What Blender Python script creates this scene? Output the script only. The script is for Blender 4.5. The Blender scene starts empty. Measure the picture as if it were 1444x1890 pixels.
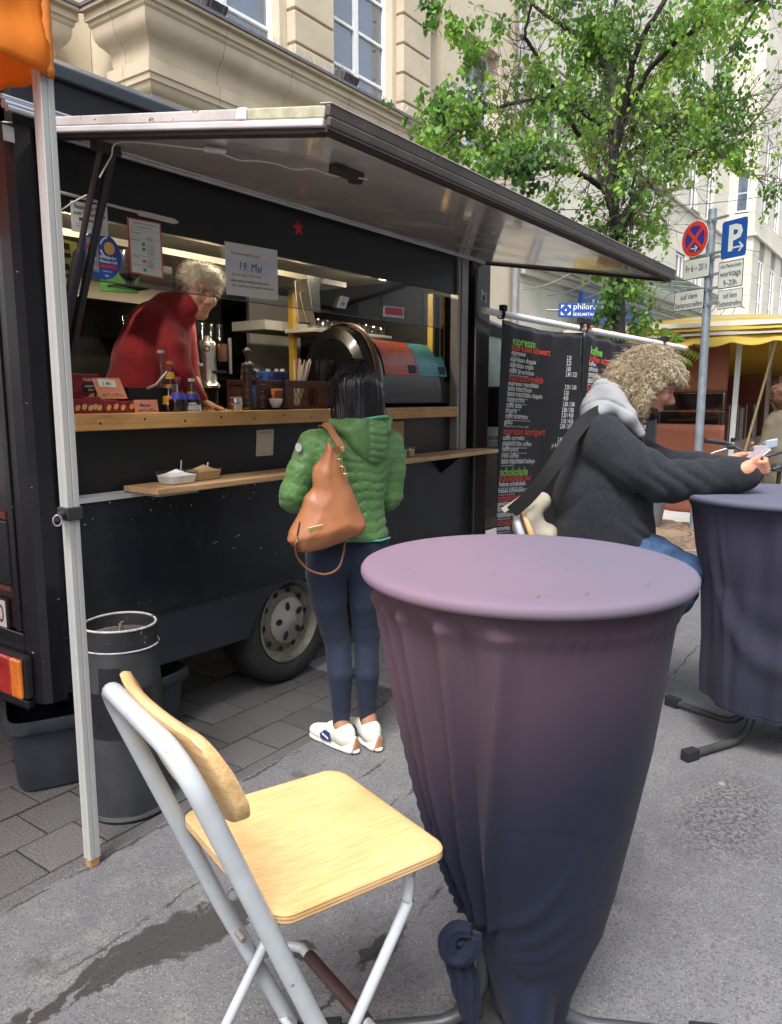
import bpy, bmesh, math, random
import numpy as np
from mathutils import Vector, Matrix, noise as mnoise
random.seed(7); rng = np.random.default_rng(7)
S = bpy.context.scene
COL = S.collection
R = math.radians
# camera, light, exposure
F_PX, CXP, CYP, PITCH, HCAM, HEAD = 1400.0, 722.0, 945.0, R(8.6), 1.5, R(35.4)
cam_d = bpy.data.cameras.new('camera'); cam = bpy.data.objects.new('camera', cam_d); COL.objects.link(cam)
cam.location = (0, 0, HCAM)
cam.rotation_euler = (R(90) - PITCH, 0, HEAD - R(90))
cam_d.sensor_fit = 'VERTICAL'; cam_d.sensor_height = 24; cam_d.lens = 24 * F_PX / 1890
cam_d.clip_start = 0.05; cam_d.clip_end = 500
S.camera = cam
S.view_settings.view_transform = 'Standard'; S.view_settings.look = 'None'
S.view_settings.gamma = 1.0; S.view_settings.use_curve_mapping = False
S.view_settings.exposure = 1.38
SUN_EL, SUN_AZ = R(58), R(200)          # light falls from behind the camera and the right, through thin cloud
w = bpy.data.worlds.new('World'); S.world = w; w.use_nodes = True
nt = w.node_tree; nt.nodes.clear()
sky = nt.nodes.new('ShaderNodeTexSky'); sky.sky_type = 'NISHITA'; sky.sun_disc = False
sky.sun_elevation = SUN_EL; sky.sun_rotation = R(90) - SUN_AZ; sky.dust_density = 4.0; sky.air_density = 1.0; sky.ozone_density = 1.0
hs = nt.nodes.new('ShaderNodeHueSaturation'); hs.inputs['Saturation'].default_value = 0.42
bg = nt.nodes.new('ShaderNodeBackground'); bg.inputs['Strength'].default_value = 0.15
wo = nt.nodes.new('ShaderNodeOutputWorld')
nt.links.new(sky.outputs[0], hs.inputs['Color']); nt.links.new(hs.outputs[0], bg.inputs[0]); nt.links.new(bg.outputs[0], wo.inputs[0])
sun_d = bpy.data.lights.new('sun', 'SUN'); sun_d.energy = 1.35; sun_d.angle = R(18); sun_d.color = (1, 0.985, 0.96)
sun = bpy.data.objects.new('sun', sun_d); COL.objects.link(sun)
sd = Vector((math.cos(SUN_AZ) * math.cos(SUN_EL), math.sin(SUN_AZ) * math.cos(SUN_EL), math.sin(SUN_EL)))
sun.rotation_euler = sd.to_track_quat('Z', 'Y').to_euler()
# photogrammetry: where a sight line of the photo meets a real plane
_fw = Vector((math.cos(HEAD) * math.cos(PITCH), math.sin(HEAD) * math.cos(PITCH), -math.sin(PITCH)))
_rt = Vector((math.sin(HEAD), -math.cos(HEAD), 0)); _up = _rt.cross(_fw); _O = Vector((0, 0, HCAM))
def ray(u, v): return _fw + _rt * ((u - CXP) / F_PX) + _up * ((CYP - v) / F_PX)
def onX(u, v, X): d = ray(u, v); return _O + d * (X / d.x)
def onY(u, v, Y): d = ray(u, v); return _O + d * (Y / d.y)
def onZ(u, v, Z): d = ray(u, v); return _O + d * ((Z - HCAM) / d.z)
def at(u, v, t): return _O + ray(u, v) * t
def onP(u, v, p0, n): d = ray(u, v); n = Vector(n); return _O + d * ((Vector(p0) - _O).dot(n) / d.dot(n))
# materials
MATS = {}
def mat(name, col, rough=0.6, metal=0.0, var=0.12, scale=6.0, bump=0.0, bscale=60.0, spec=0.5, col2=None, coat=0.0, trans=0.0,
        stretch=(1, 1, 1), detail=6.0, chips=None, emit=None, alpha=1.0, ior=1.45, rvar=0.12, sheen=0.0, subs=0.0, thr=None):
    if name in MATS: return MATS[name]
    m = bpy.data.materials.new(name); m.use_nodes = True; MATS[name] = m
    t = m.node_tree; b = t.nodes['Principled BSDF']
    N = lambda k: t.nodes.new(k)
    tc = N('ShaderNodeTexCoord'); mp = N('ShaderNodeMapping'); mp.inputs['Scale'].default_value = stretch
    t.links.new(tc.outputs['Object'], mp.inputs[0])
    n1 = N('ShaderNodeTexNoise'); n1.inputs['Scale'].default_value = scale; n1.inputs['Detail'].default_value = detail; n1.inputs['Roughness'].default_value = 0.65
    t.links.new(mp.outputs[0], n1.inputs['Vector'])
    cr = N('ShaderNodeValToRGB')
    lo, hi = (thr or (0.3, 0.7))
    cr.color_ramp.elements[0].position = lo; cr.color_ramp.elements[1].position = hi
    c1 = tuple(max(0, c * (1 - var)) for c in col); c2 = col2 if col2 else tuple(min(1, c * (1 + var)) for c in col)
    cr.color_ramp.elements[0].color = (*c1, 1); cr.color_ramp.elements[1].color = (*c2, 1)
    t.links.new(n1.outputs[0], cr.inputs[0]); out = cr.outputs[0]
    rr = N('ShaderNodeMapRange'); rr.inputs['To Min'].default_value = max(0.02, rough - rvar); rr.inputs['To Max'].default_value = min(1, rough + rvar)
    t.links.new(n1.outputs[0], rr.inputs[0]); t.links.new(rr.outputs[0], b.inputs['Roughness'])
    if chips:
        ccol, cscale, cth = chips
        n2 = N('ShaderNodeTexNoise'); n2.inputs['Scale'].default_value = cscale; n2.inputs['Detail'].default_value = 8; n2.inputs['Roughness'].default_value = 0.75
        t.links.new(tc.outputs['Object'], n2.inputs['Vector'])
        r2 = N('ShaderNodeMapRange'); r2.inputs['From Min'].default_value = cth; r2.inputs['From Max'].default_value = cth + 0.02
        t.links.new(n2.outputs[0], r2.inputs[0])
        mx = N('ShaderNodeMix'); mx.data_type = 'RGBA'
        t.links.new(r2.outputs[0], mx.inputs['Factor']); t.links.new(out, mx.inputs['A']); mx.inputs['B'].default_value = (*ccol, 1)
        out = mx.outputs['Result']
    t.links.new(out, b.inputs['Base Color'])
    b.inputs['Metallic'].default_value = metal; b.inputs['Specular IOR Level'].default_value = spec
    b.inputs['Coat Weight'].default_value = coat; b.inputs['Coat Roughness'].default_value = 0.08
    b.inputs['Transmission Weight'].default_value = trans; b.inputs['IOR'].default_value = ior; b.inputs['Alpha'].default_value = alpha
    b.inputs['Sheen Weight'].default_value = sheen
    if subs: b.inputs['Subsurface Weight'].default_value = subs; b.inputs['Subsurface Radius'].default_value = (0.02, 0.008, 0.004); b.inputs['Subsurface Scale'].default_value = 0.5
    if emit: b.inputs['Emission Color'].default_value = (*emit[0], 1); b.inputs['Emission Strength'].default_value = emit[1]
    if bump:
        nb = N('ShaderNodeTexNoise'); nb.inputs['Scale'].default_value = bscale; nb.inputs['Detail'].default_value = 5
        t.links.new(mp.outputs[0], nb.inputs['Vector'])
        bp = N('ShaderNodeBump'); bp.inputs['Strength'].default_value = bump; bp.inputs['Distance'].default_value = 0.01
        t.links.new(nb.outputs[0], bp.inputs['Height']); t.links.new(bp.outputs[0], b.inputs['Normal'])
    return m
def wood(name, c1, c2, rough=0.45, axis='X', sc=1.0, coat=0.15):
    if name in MATS: return MATS[name]
    m = mat(name, c1, rough)
    t = m.node_tree; b = t.nodes['Principled BSDF']; N = lambda k: t.nodes.new(k)
    tc = N('ShaderNodeTexCoord'); mp = N('ShaderNodeMapping')
    st = {'X': (3, 45, 45), 'Y': (45, 3, 45), 'Z': (45, 45, 3)}[axis]
    mp.inputs['Scale'].default_value = tuple(s * sc for s in st)
    t.links.new(tc.outputs['Object'], mp.inputs[0])
    n = N('ShaderNodeTexNoise'); n.inputs['Scale'].default_value = 2.2; n.inputs['Detail'].default_value = 9; n.inputs['Roughness'].default_value = 0.7; n.inputs['Distortion'].default_value = 0.6
    t.links.new(mp.outputs[0], n.inputs['Vector'])
    cr = N('ShaderNodeValToRGB'); cr.color_ramp.elements[0].position = 0.36; cr.color_ramp.elements[1].position = 0.62
    cr.color_ramp.elements[0].color = (*c2, 1); cr.color_ramp.elements[1].color = (*c1, 1)
    t.links.new(n.outputs[0], cr.inputs[0])
    n3 = N('ShaderNodeTexNoise'); n3.inputs['Scale'].default_value = 5; t.links.new(tc.outputs['Object'], n3.inputs['Vector'])
    mx = N('ShaderNodeMix'); mx.data_type = 'RGBA'; mx.blend_type = 'MULTIPLY'; mx.inputs['Factor'].default_value = 0.5
    c3 = N('ShaderNodeValToRGB'); c3.color_ramp.elements[0].position = 0.35; c3.color_ramp.elements[1].position = 0.6
    c3.color_ramp.elements[0].color = (0.72, 0.62, 0.5, 1); c3.color_ramp.elements[1].color = (1, 1, 1, 1)
    t.links.new(n3.outputs[0], c3.inputs[0]); t.links.new(cr.outputs[0], mx.inputs['A']); t.links.new(c3.outputs[0], mx.inputs['B'])
    t.links.new(mx.outputs['Result'], b.inputs['Base Color']); b.inputs['Coat Weight'].default_value = coat; b.inputs['Specular IOR Level'].default_value = 0.3
    bp = N('ShaderNodeBump'); bp.inputs['Strength'].default_value = 0.12; bp.inputs['Distance'].default_value = 0.002
    t.links.new(n.outputs[0], bp.inputs['Height']); t.links.new(bp.outputs[0], b.inputs['Normal'])
    return m
def glass(name, tint=(0.9, 0.95, 0.95), rough=0.02, a=0.14):
    if name in MATS: return MATS[name]
    m = bpy.data.materials.new(name); m.use_nodes = True; MATS[name] = m
    t = m.node_tree; t.nodes.clear(); N = lambda k: t.nodes.new(k)
    o = N('ShaderNodeOutputMaterial'); tr = N('ShaderNodeBsdfTransparent'); tr.inputs[0].default_value = (*tint, 1)
    gl = N('ShaderNodeBsdfGlossy'); gl.inputs['Roughness'].default_value = rough
    lw = N('ShaderNodeLayerWeight'); lw.inputs[0].default_value = .5; fr = N('ShaderNodeMath'); fr.operation = 'POWER'; fr.inputs[1].default_value = 4.0; t.links.new(lw.outputs['Facing'], fr.inputs[0])
    ad = N('ShaderNodeMath'); ad.operation = 'MULTIPLY_ADD'; ad.inputs[1].default_value = .9; ad.inputs[2].default_value = a
    ad.use_clamp = True
    mx = N('ShaderNodeMixShader'); t.links.new(fr.outputs[0], ad.inputs[0]); t.links.new(ad.outputs[0], mx.inputs[0])
    t.links.new(tr.outputs[0], mx.inputs[1]); t.links.new(gl.outputs[0], mx.inputs[2]); t.links.new(mx.outputs[0], o.inputs[0])
    return m
# objects
def tag(o, label=None, cat=None, group=None, kind=None):
    if label: o['label'] = label
    if cat: o['category'] = cat
    if group: o['group'] = group
    if kind: o['kind'] = kind
    return o
def worldloc(o):
    v = Vector(o.location)
    while o.parent: o = o.parent; v = v + Vector(o.location)
    return v
def link(name, me, m, parent=None, loc=None):
    o = bpy.data.objects.new(name, me); COL.objects.link(o)
    for mm in (m if isinstance(m, (list, tuple)) else [m]):
        if mm: me.materials.append(mm)
    if parent is not None: o.parent = parent
    if loc is not None: o.location = loc
    return o
def thing(name, label, cat, loc=(0, 0, 0), group=None, rz=0.0):
    o = bpy.data.objects.new(name, None); COL.objects.link(o); o.location = loc; o.rotation_euler = (0, 0, rz)
    o.empty_display_size = 0.1
    return tag(o, label, cat, group)
class MB:
    def __init__(s): s.v = []; s.f = []; s.mi = []; s.cur = 0
    def add(s, vs, fs):
        b = len(s.v); s.v += [tuple(p) for p in vs]; s.f += [tuple(b + i for i in f) for f in fs]; s.mi += [s.cur] * len(fs); return s
    def box(s, a, b):
        (x0, y0, z0), (x1, y1, z1) = a, b
        if x0 > x1: x0, x1 = x1, x0
        if y0 > y1: y0, y1 = y1, y0
        if z0 > z1: z0, z1 = z1, z0
        return s.add([(x0, y0, z0), (x1, y0, z0), (x1, y1, z0), (x0, y1, z0), (x0, y0, z1), (x1, y0, z1), (x1, y1, z1), (x0, y1, z1)],
                     [(0, 3, 2, 1), (4, 5, 6, 7), (0, 1, 5, 4), (1, 2, 6, 5), (2, 3, 7, 6), (3, 0, 4, 7)])
    def obox(s, c, ax, ay, az):                    # centre and three half-axes
        c, ax, ay, az = map(Vector, (c, ax, ay, az)); P = []
        for k in ((-1, -1, -1), (1, -1, -1), (1, 1, -1), (-1, 1, -1), (-1, -1, 1), (1, -1, 1), (1, 1, 1), (-1, 1, 1)):
            P.append(c + ax * k[0] + ay * k[1] + az * k[2])
        fs = [(0, 3, 2, 1), (4, 5, 6, 7), (0, 1, 5, 4), (1, 2, 6, 5), (2, 3, 7, 6), (3, 0, 4, 7)]
        if ax.cross(ay).dot(az) < 0: fs = [f[::-1] for f in fs]
        return s.add(P, fs)
    def quad(s, *p): return s.add(p, [tuple(range(len(p)))])
    def prism(s, pts, d):                          # polygon swept along d
        pts = [Vector(p) for p in pts]; d = Vector(d); n = len(pts)
        fs = [tuple(range(n))[::-1], tuple(range(n, 2 * n))] + [(i, (i + 1) % n, n + (i + 1) % n, n + i) for i in range(n)]
        nrm = Vector((0, 0, 0))
        for i in range(n): nrm += (pts[i] - pts[0]).cross(pts[(i + 1) % n] - pts[0])
        if nrm.dot(d) < 0: fs = [f[::-1] for f in fs]
        return s.add(pts + [p + d for p in pts], fs)
    def tube(s, path, r, n=10, cap=True, squash=1.0):
        P = [Vector(p) for p in path]; L = len(P)
        rs = r if isinstance(r, (list, tuple)) else [r] * L
        T = [(P[min(i + 1, L - 1)] - P[max(i - 1, 0)]).normalized() for i in range(L)]
        a = Vector((0, 0, 1)) if abs(T[0].z) < 0.9 else Vector((1, 0, 0))
        u = (a - T[0] * a.dot(T[0])).normalized(); vs = []; fs = []
        for i in range(L):
            u = (u - T[i] * u.dot(T[i])).normalized(); w_ = T[i].cross(u)
            for k in range(n):
                an = 2 * math.pi * k / n; vs.append(P[i] + (u * math.cos(an) + w_ * math.sin(an) * squash) * rs[i])
        for i in range(L - 1):
            for k in range(n):
                k2 = (k + 1) % n; fs.append((i * n + k, i * n + k2, (i + 1) * n + k2, (i + 1) * n + k))
        if cap: fs.append(tuple(range(n))[::-1]); fs.append(tuple((L - 1) * n + k for k in range(n)))
        return s.add(vs, fs)
    def lathe(s, prof, c=(0, 0, 0), n=24, axis='Z', cap=True):
        vs = []; fs = []; m = len(prof); c = Vector(c)
        for r_, h in prof:
            for k in range(n):
                an = 2 * math.pi * k / n; x, y = r_ * math.cos(an), r_ * math.sin(an)
                p = {'Z': (x, y, h), 'Y': (y, h, x), 'X': (h, x, y)}[axis]; vs.append(c + Vector(p))
        for i in range(m - 1):
            for k in range(n):
                k2 = (k + 1) % n; fs.append((i * n + k, i * n + k2, (i + 1) * n + k2, (i + 1) * n + k))
        if cap: fs.append(tuple(range(n))[::-1]); fs.append(tuple((m - 1) * n + k for k in range(n)))
        return s.add(vs, fs)
    def grid(s, rows, close=False):                # rows: list of lists of points
        n = len(rows[0]); vs = [p for r_ in rows for p in r_]; fs = []
        for i in range(len(rows) - 1):
            for k in range(n if close else n - 1):
                k2 = (k + 1) % n; fs.append((i * n + k, i * n + k2, (i + 1) * n + k2, (i + 1) * n + k))
        return s.add(vs, fs)
    def build(s, name, m, parent=None, loc=None, smooth=None, bevel=0.0, seg=2, solid=0.0, fix=False, subsurf=0, local=False):
        base = Vector(loc) if loc is not None else (worldloc(parent) if parent is not None else Vector((0, 0, 0)))
        if parent is not None and loc is not None: base = Vector(loc)
        me = bpy.data.meshes.new(name); off = Vector((0, 0, 0)) if local else base
        me.from_pydata([tuple(Vector(p) - off) for p in s.v], [], s.f)
        if fix:
            bm = bmesh.new(); bm.from_mesh(me); bmesh.ops.recalc_face_normals(bm, faces=bm.faces); bm.to_mesh(me); bm.free()
        if any(s.mi): me.polygons.foreach_set('material_index', s.mi)
        o = link(name, me, m, parent)
        if parent is None: o.location = base
        elif loc is not None: o.location = base - worldloc(parent)
        if smooth is not None:
            me.shade_smooth()
            if smooth < 179: me.set_sharp_from_angle(angle=R(smooth))
        if solid: md = o.modifiers.new('solid', 'SOLIDIFY'); md.thickness = solid; md.offset = 0
        if bevel:
            md = o.modifiers.new('bevel', 'BEVEL'); md.width = bevel; md.segments = seg; md.limit_method = 'ANGLE'; md.angle_limit = R(35); md.harden_normals = False
        if subsurf: md = o.modifiers.new('sub', 'SUBSURF'); md.levels = subsurf; md.render_levels = subsurf
        return o
def boxo(name, a, b, m, parent=None, bevel=0.0, loc=None): return MB().box(a, b).build(name, m, parent, loc=loc, bevel=bevel)
def rebase(o, loc):                                  # move an object's origin without moving the object
    loc = Vector(loc); d = loc - Vector(o.location); o.data.transform(Matrix.Translation(-d)); o.location = loc; return o
def smoothpath(pts, n=6):                            # Catmull-Rom through the points
    P = [Vector(p) for p in pts]; P = [P[0] * 2 - P[1]] + P + [P[-1] * 2 - P[-2]]; out = []
    for i in range(1, len(P) - 2):
        for k in range(n):
            t = k / n; a, b, c, d = P[i - 1], P[i], P[i + 1], P[i + 2]
            out.append(0.5 * ((2 * b) + (c - a) * t + (2 * a - 5 * b + 4 * c - d) * t * t + (3 * b - a - 3 * c + d) * t ** 3))
    out.append(P[-2]); return out
def copy_tree(o, parent=None):
    c = o.copy(); COL.objects.link(c)
    if parent is not None: c.parent = parent
    for ch in list(o.children): copy_tree(ch, c)
    return c
# flat lettering
_tc = {}
def text_geo(s, font_off=0.0):
    key = (s, font_off)
    if key in _tc: return _tc[key]
    cu = bpy.data.curves.new('lettering', 'FONT'); cu.body = s; cu.size = 1.0; cu.resolution_u = 2; cu.offset = font_off
    o = bpy.data.objects.new('lettering', cu); COL.objects.link(o)
    bpy.context.view_layer.update()
    me = o.evaluated_get(bpy.context.evaluated_depsgraph_get()).to_mesh()
    vs = [tuple(v.co) for v in me.vertices]; fs = [tuple(p.vertices) for p in me.polygons]
    bpy.data.objects.remove(o); bpy.data.curves.remove(cu)
    _tc[key] = (vs, fs); return vs, fs
def put_text(mb, s, org, xd, yd, size, bold=0.0, shear=0.0, width=None, align='L', wob=0.0):
    vs, fs = text_geo(s, bold); org, xd, yd = Vector(org), Vector(xd).normalized(), Vector(yd).normalized()
    if not vs: return
    W = max(v[0] for v in vs); sx = size if width is None else width / W
    off = {'L': 0, 'C': -W * sx / 2, 'R': -W * sx}[align]
    pts = []
    for v in vs:
        y = v[1] * size + (math.sin(v[0] * 7) * wob * size if wob else 0)
        pts.append(org + xd * (v[0] * sx + off + shear * v[1] * size) + yd * y)
    mb.add(pts, fs)
# smooth bodies: signed distances blended, skinned by surface nets
def _n(v): v = np.asarray(v, float); return v / (np.linalg.norm(v) + 1e-9)
def cap(a, b, ra, rb=None, k=None): return ('cap', np.array(a, float), np.array(b, float), ra, ra if rb is None else rb, k)
def ell(c, r, axes=None, k=None): return ('ell', np.array(c, float), np.array(r, float), None if axes is None else np.array([_n(x) for x in axes]), k)
def chain(pts, rs, k=None): return [cap(pts[i], pts[i + 1], rs[i], rs[i + 1], k) for i in range(len(pts) - 1)]
def sdf_mesh(prims, h, k=0.03, disp=None, cut=None, custom=None, bounds=None):
    lo = np.array([1e9] * 3); hi = -lo
    def pb(p):
        if p[0] == 'cap': m = max(p[3], p[4]); return np.minimum(p[1], p[2]) - m, np.maximum(p[1], p[2]) + m
        m = max(p[2]); return p[1] - m, p[1] + m
    for p in prims: a, b = pb(p); lo = np.minimum(lo, a); hi = np.maximum(hi, b)
    if bounds is not None: lo = np.minimum(lo, bounds[0]); hi = np.maximum(hi, bounds[1])
    lo -= 3 * h + k; hi += 3 * h + k; dims = np.ceil((hi - lo) / h).astype(int) + 1
    G = [lo[i] + h * np.arange(dims[i]) for i in range(3)]
    V = np.full(dims, 1.0, np.float32)
    for p in prims:
        a, b = pb(p); kk = k if p[-1] is None else p[-1]; m = 3 * h + kk * 1.5 + 0.01
        i0 = np.maximum(((a - m - lo) / h).astype(int), 0); i1 = np.minimum(((b + m - lo) / h).astype(int) + 2, dims)
        X, Y, Z = np.meshgrid(G[0][i0[0]:i1[0]], G[1][i0[1]:i1[1]], G[2][i0[2]:i1[2]], indexing='ij')
        if p[0] == 'cap':
            A, B = p[1], p[2]; d = B - A; L2 = d @ d + 1e-9
            t = np.clip(((X - A[0]) * d[0] + (Y - A[1]) * d[1] + (Z - A[2]) * d[2]) / L2, 0, 1)
            D = np.sqrt((X - A[0] - t * d[0]) ** 2 + (Y - A[1] - t * d[1]) ** 2 + (Z - A[2] - t * d[2]) ** 2) - (p[3] + (p[4] - p[3]) * t)
        else:
            c, r_, ax = p[1], p[2], p[3]; x, y, z = X - c[0], Y - c[1], Z - c[2]
            if ax is not None: x, y, z = x * ax[0][0] + y * ax[0][1] + z * ax[0][2], x * ax[1][0] + y * ax[1][1] + z * ax[1][2], x * ax[2][0] + y * ax[2][1] + z * ax[2][2]
            k0 = np.sqrt((x / r_[0]) ** 2 + (y / r_[1]) ** 2 + (z / r_[2]) ** 2); k1 = np.sqrt((x / r_[0] ** 2) ** 2 + (y / r_[1] ** 2) ** 2 + (z / r_[2] ** 2) ** 2) + 1e-6
            D = k0 * (k0 - 1) / k1
        s_ = (slice(i0[0], i1[0]), slice(i0[1], i1[1]), slice(i0[2], i1[2])); O_ = V[s_]
        if kk > 0:
            hh = np.maximum(kk - np.abs(O_ - D), 0) / kk; V[s_] = np.minimum(O_, D) - hh * hh * kk * 0.25
        else: V[s_] = np.minimum(O_, D)
    if custom is not None or cut is not None or disp is not None:
        X, Y, Z = np.meshgrid(*G, indexing='ij')
        if custom is not None: V = np.minimum(V, custom(X, Y, Z)).astype(np.float32)
        if disp is not None:
            near = np.abs(V) < 0.06; V[near] = V[near] - disp(X[near], Y[near], Z[near])
        if cut is not None: V = np.maximum(V, cut(X, Y, Z)).astype(np.float32)
    return surface_nets(V, lo, h)
def surface_nets(V, lo, h):
    ins = V < 0; nx, ny, nz = V.shape
    c = np.zeros((nx - 1, ny - 1, nz - 1), np.int8)
    for dx in (0, 1):
        for dy in (0, 1):
            for dz in (0, 1): c += ins[dx:nx - 1 + dx, dy:ny - 1 + dy, dz:nz - 1 + dz]
    act = (c > 0) & (c < 8); idx = -np.ones(act.shape, int); cells = np.argwhere(act); idx[act] = np.arange(len(cells))
    acc = np.zeros((len(cells), 3)); cnt = np.zeros(len(cells)); ii, jj, kk = cells.T
    for ax in range(3):
        oth = [a for a in range(3) if a != ax]
        for p in (0, 1):
            for q in (0, 1):
                o0 = [0, 0, 0]; o0[oth[0]] = p; o0[oth[1]] = q; o1 = list(o0); o1[ax] = 1
                a = V[ii + o0[0], jj + o0[1], kk + o0[2]]; b = V[ii + o1[0], jj + o1[1], kk + o1[2]]
                m = (a < 0) != (b < 0); t = np.where(m, a / np.where(m, a - b, 1), 0)
                P = np.tile(np.array(o0, float), (len(cells), 1)); P[:, ax] = t
                acc += P * m[:, None]; cnt += m
    verts = lo + (cells + acc / cnt[:, None]) * h
    faces = []
    for ax in range(3):
        a1, a2 = [a for a in range(3) if a != ax]
        sl0 = [slice(1, -1)] * 3; sl0[ax] = slice(0, -1); sl1 = [slice(1, -1)] * 3; sl1[ax] = slice(1, None)
        A = ins[tuple(sl0)]; B = ins[tuple(sl1)]; e = np.argwhere(A != B)
        sg = A[tuple(e.T)]
        base = e.copy(); base[:, a1] += 1; base[:, a2] += 1
        q = []
        for d1, d2 in ((-1, -1), (0, -1), (0, 0), (-1, 0)):
            p = base.copy(); p[:, a1] += d1; p[:, a2] += d2; q.append(idx[p[:, 0], p[:, 1], p[:, 2]])
        q = np.array(q).T; flip = sg if ax != 1 else ~sg
        q[~flip] = q[~flip][:, ::-1]; faces.append(q)
    return verts, np.concatenate(faces)
def sdf_obj(name, prims, h, m, parent, k=0.03, disp=None, cut=None, custom=None, bounds=None, relax=1, vcol=None):
    vs, fs = sdf_mesh(prims, h, k, disp, cut, custom, bounds)
    for _ in range(relax):
        s_ = np.zeros_like(vs); n_ = np.zeros(len(vs))
        for a, b in ((0, 1), (1, 2), (2, 3), (3, 0)):
            np.add.at(s_, fs[:, a], vs[fs[:, b]]); np.add.at(s_, fs[:, b], vs[fs[:, a]]); np.add.at(n_, fs[:, a], 1); np.add.at(n_, fs[:, b], 1)
        vs = vs * 0.5 + 0.5 * s_ / np.maximum(n_, 1)[:, None]
    base = np.array(worldloc(parent)) if parent is not None else np.zeros(3)
    me = bpy.data.meshes.new(name); me.from_pydata((vs - base).tolist(), [], fs.tolist())
    o = link(name, me, m, parent); me.shade_smooth(); return o
def fnoise(X, Y, Z, sc, seed=0.0):                    # cheap smooth pseudo-noise for arrays
    a = np.sin(X * sc * 1.7 + seed + 1.3 * np.sin(Y * sc * 1.1 + seed * 2)) + np.sin(Y * sc * 1.9 + seed * 3 + 1.7 * np.sin(Z * sc * 0.9)) + np.sin(Z * sc * 1.6 + seed * 5 + 1.1 * np.sin(X * sc * 1.3))
    return a / 3
def add_objvar(m, amt=0.1):
    t = m.node_tree; b = t.nodes['Principled BSDF']; src = b.inputs['Base Color'].links[0].from_socket
    oi = t.nodes.new('ShaderNodeObjectInfo'); mr = t.nodes.new('ShaderNodeMapRange'); mr.inputs['To Min'].default_value = 1 - amt; mr.inputs['To Max'].default_value = 1 + amt
    t.links.new(oi.outputs['Random'], mr.inputs[0]); hsv = t.nodes.new('ShaderNodeHueSaturation')
    t.links.new(mr.outputs[0], hsv.inputs['Value']); t.links.new(src, hsv.inputs['Color']); t.links.new(hsv.outputs[0], b.inputs['Base Color']); return m
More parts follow.
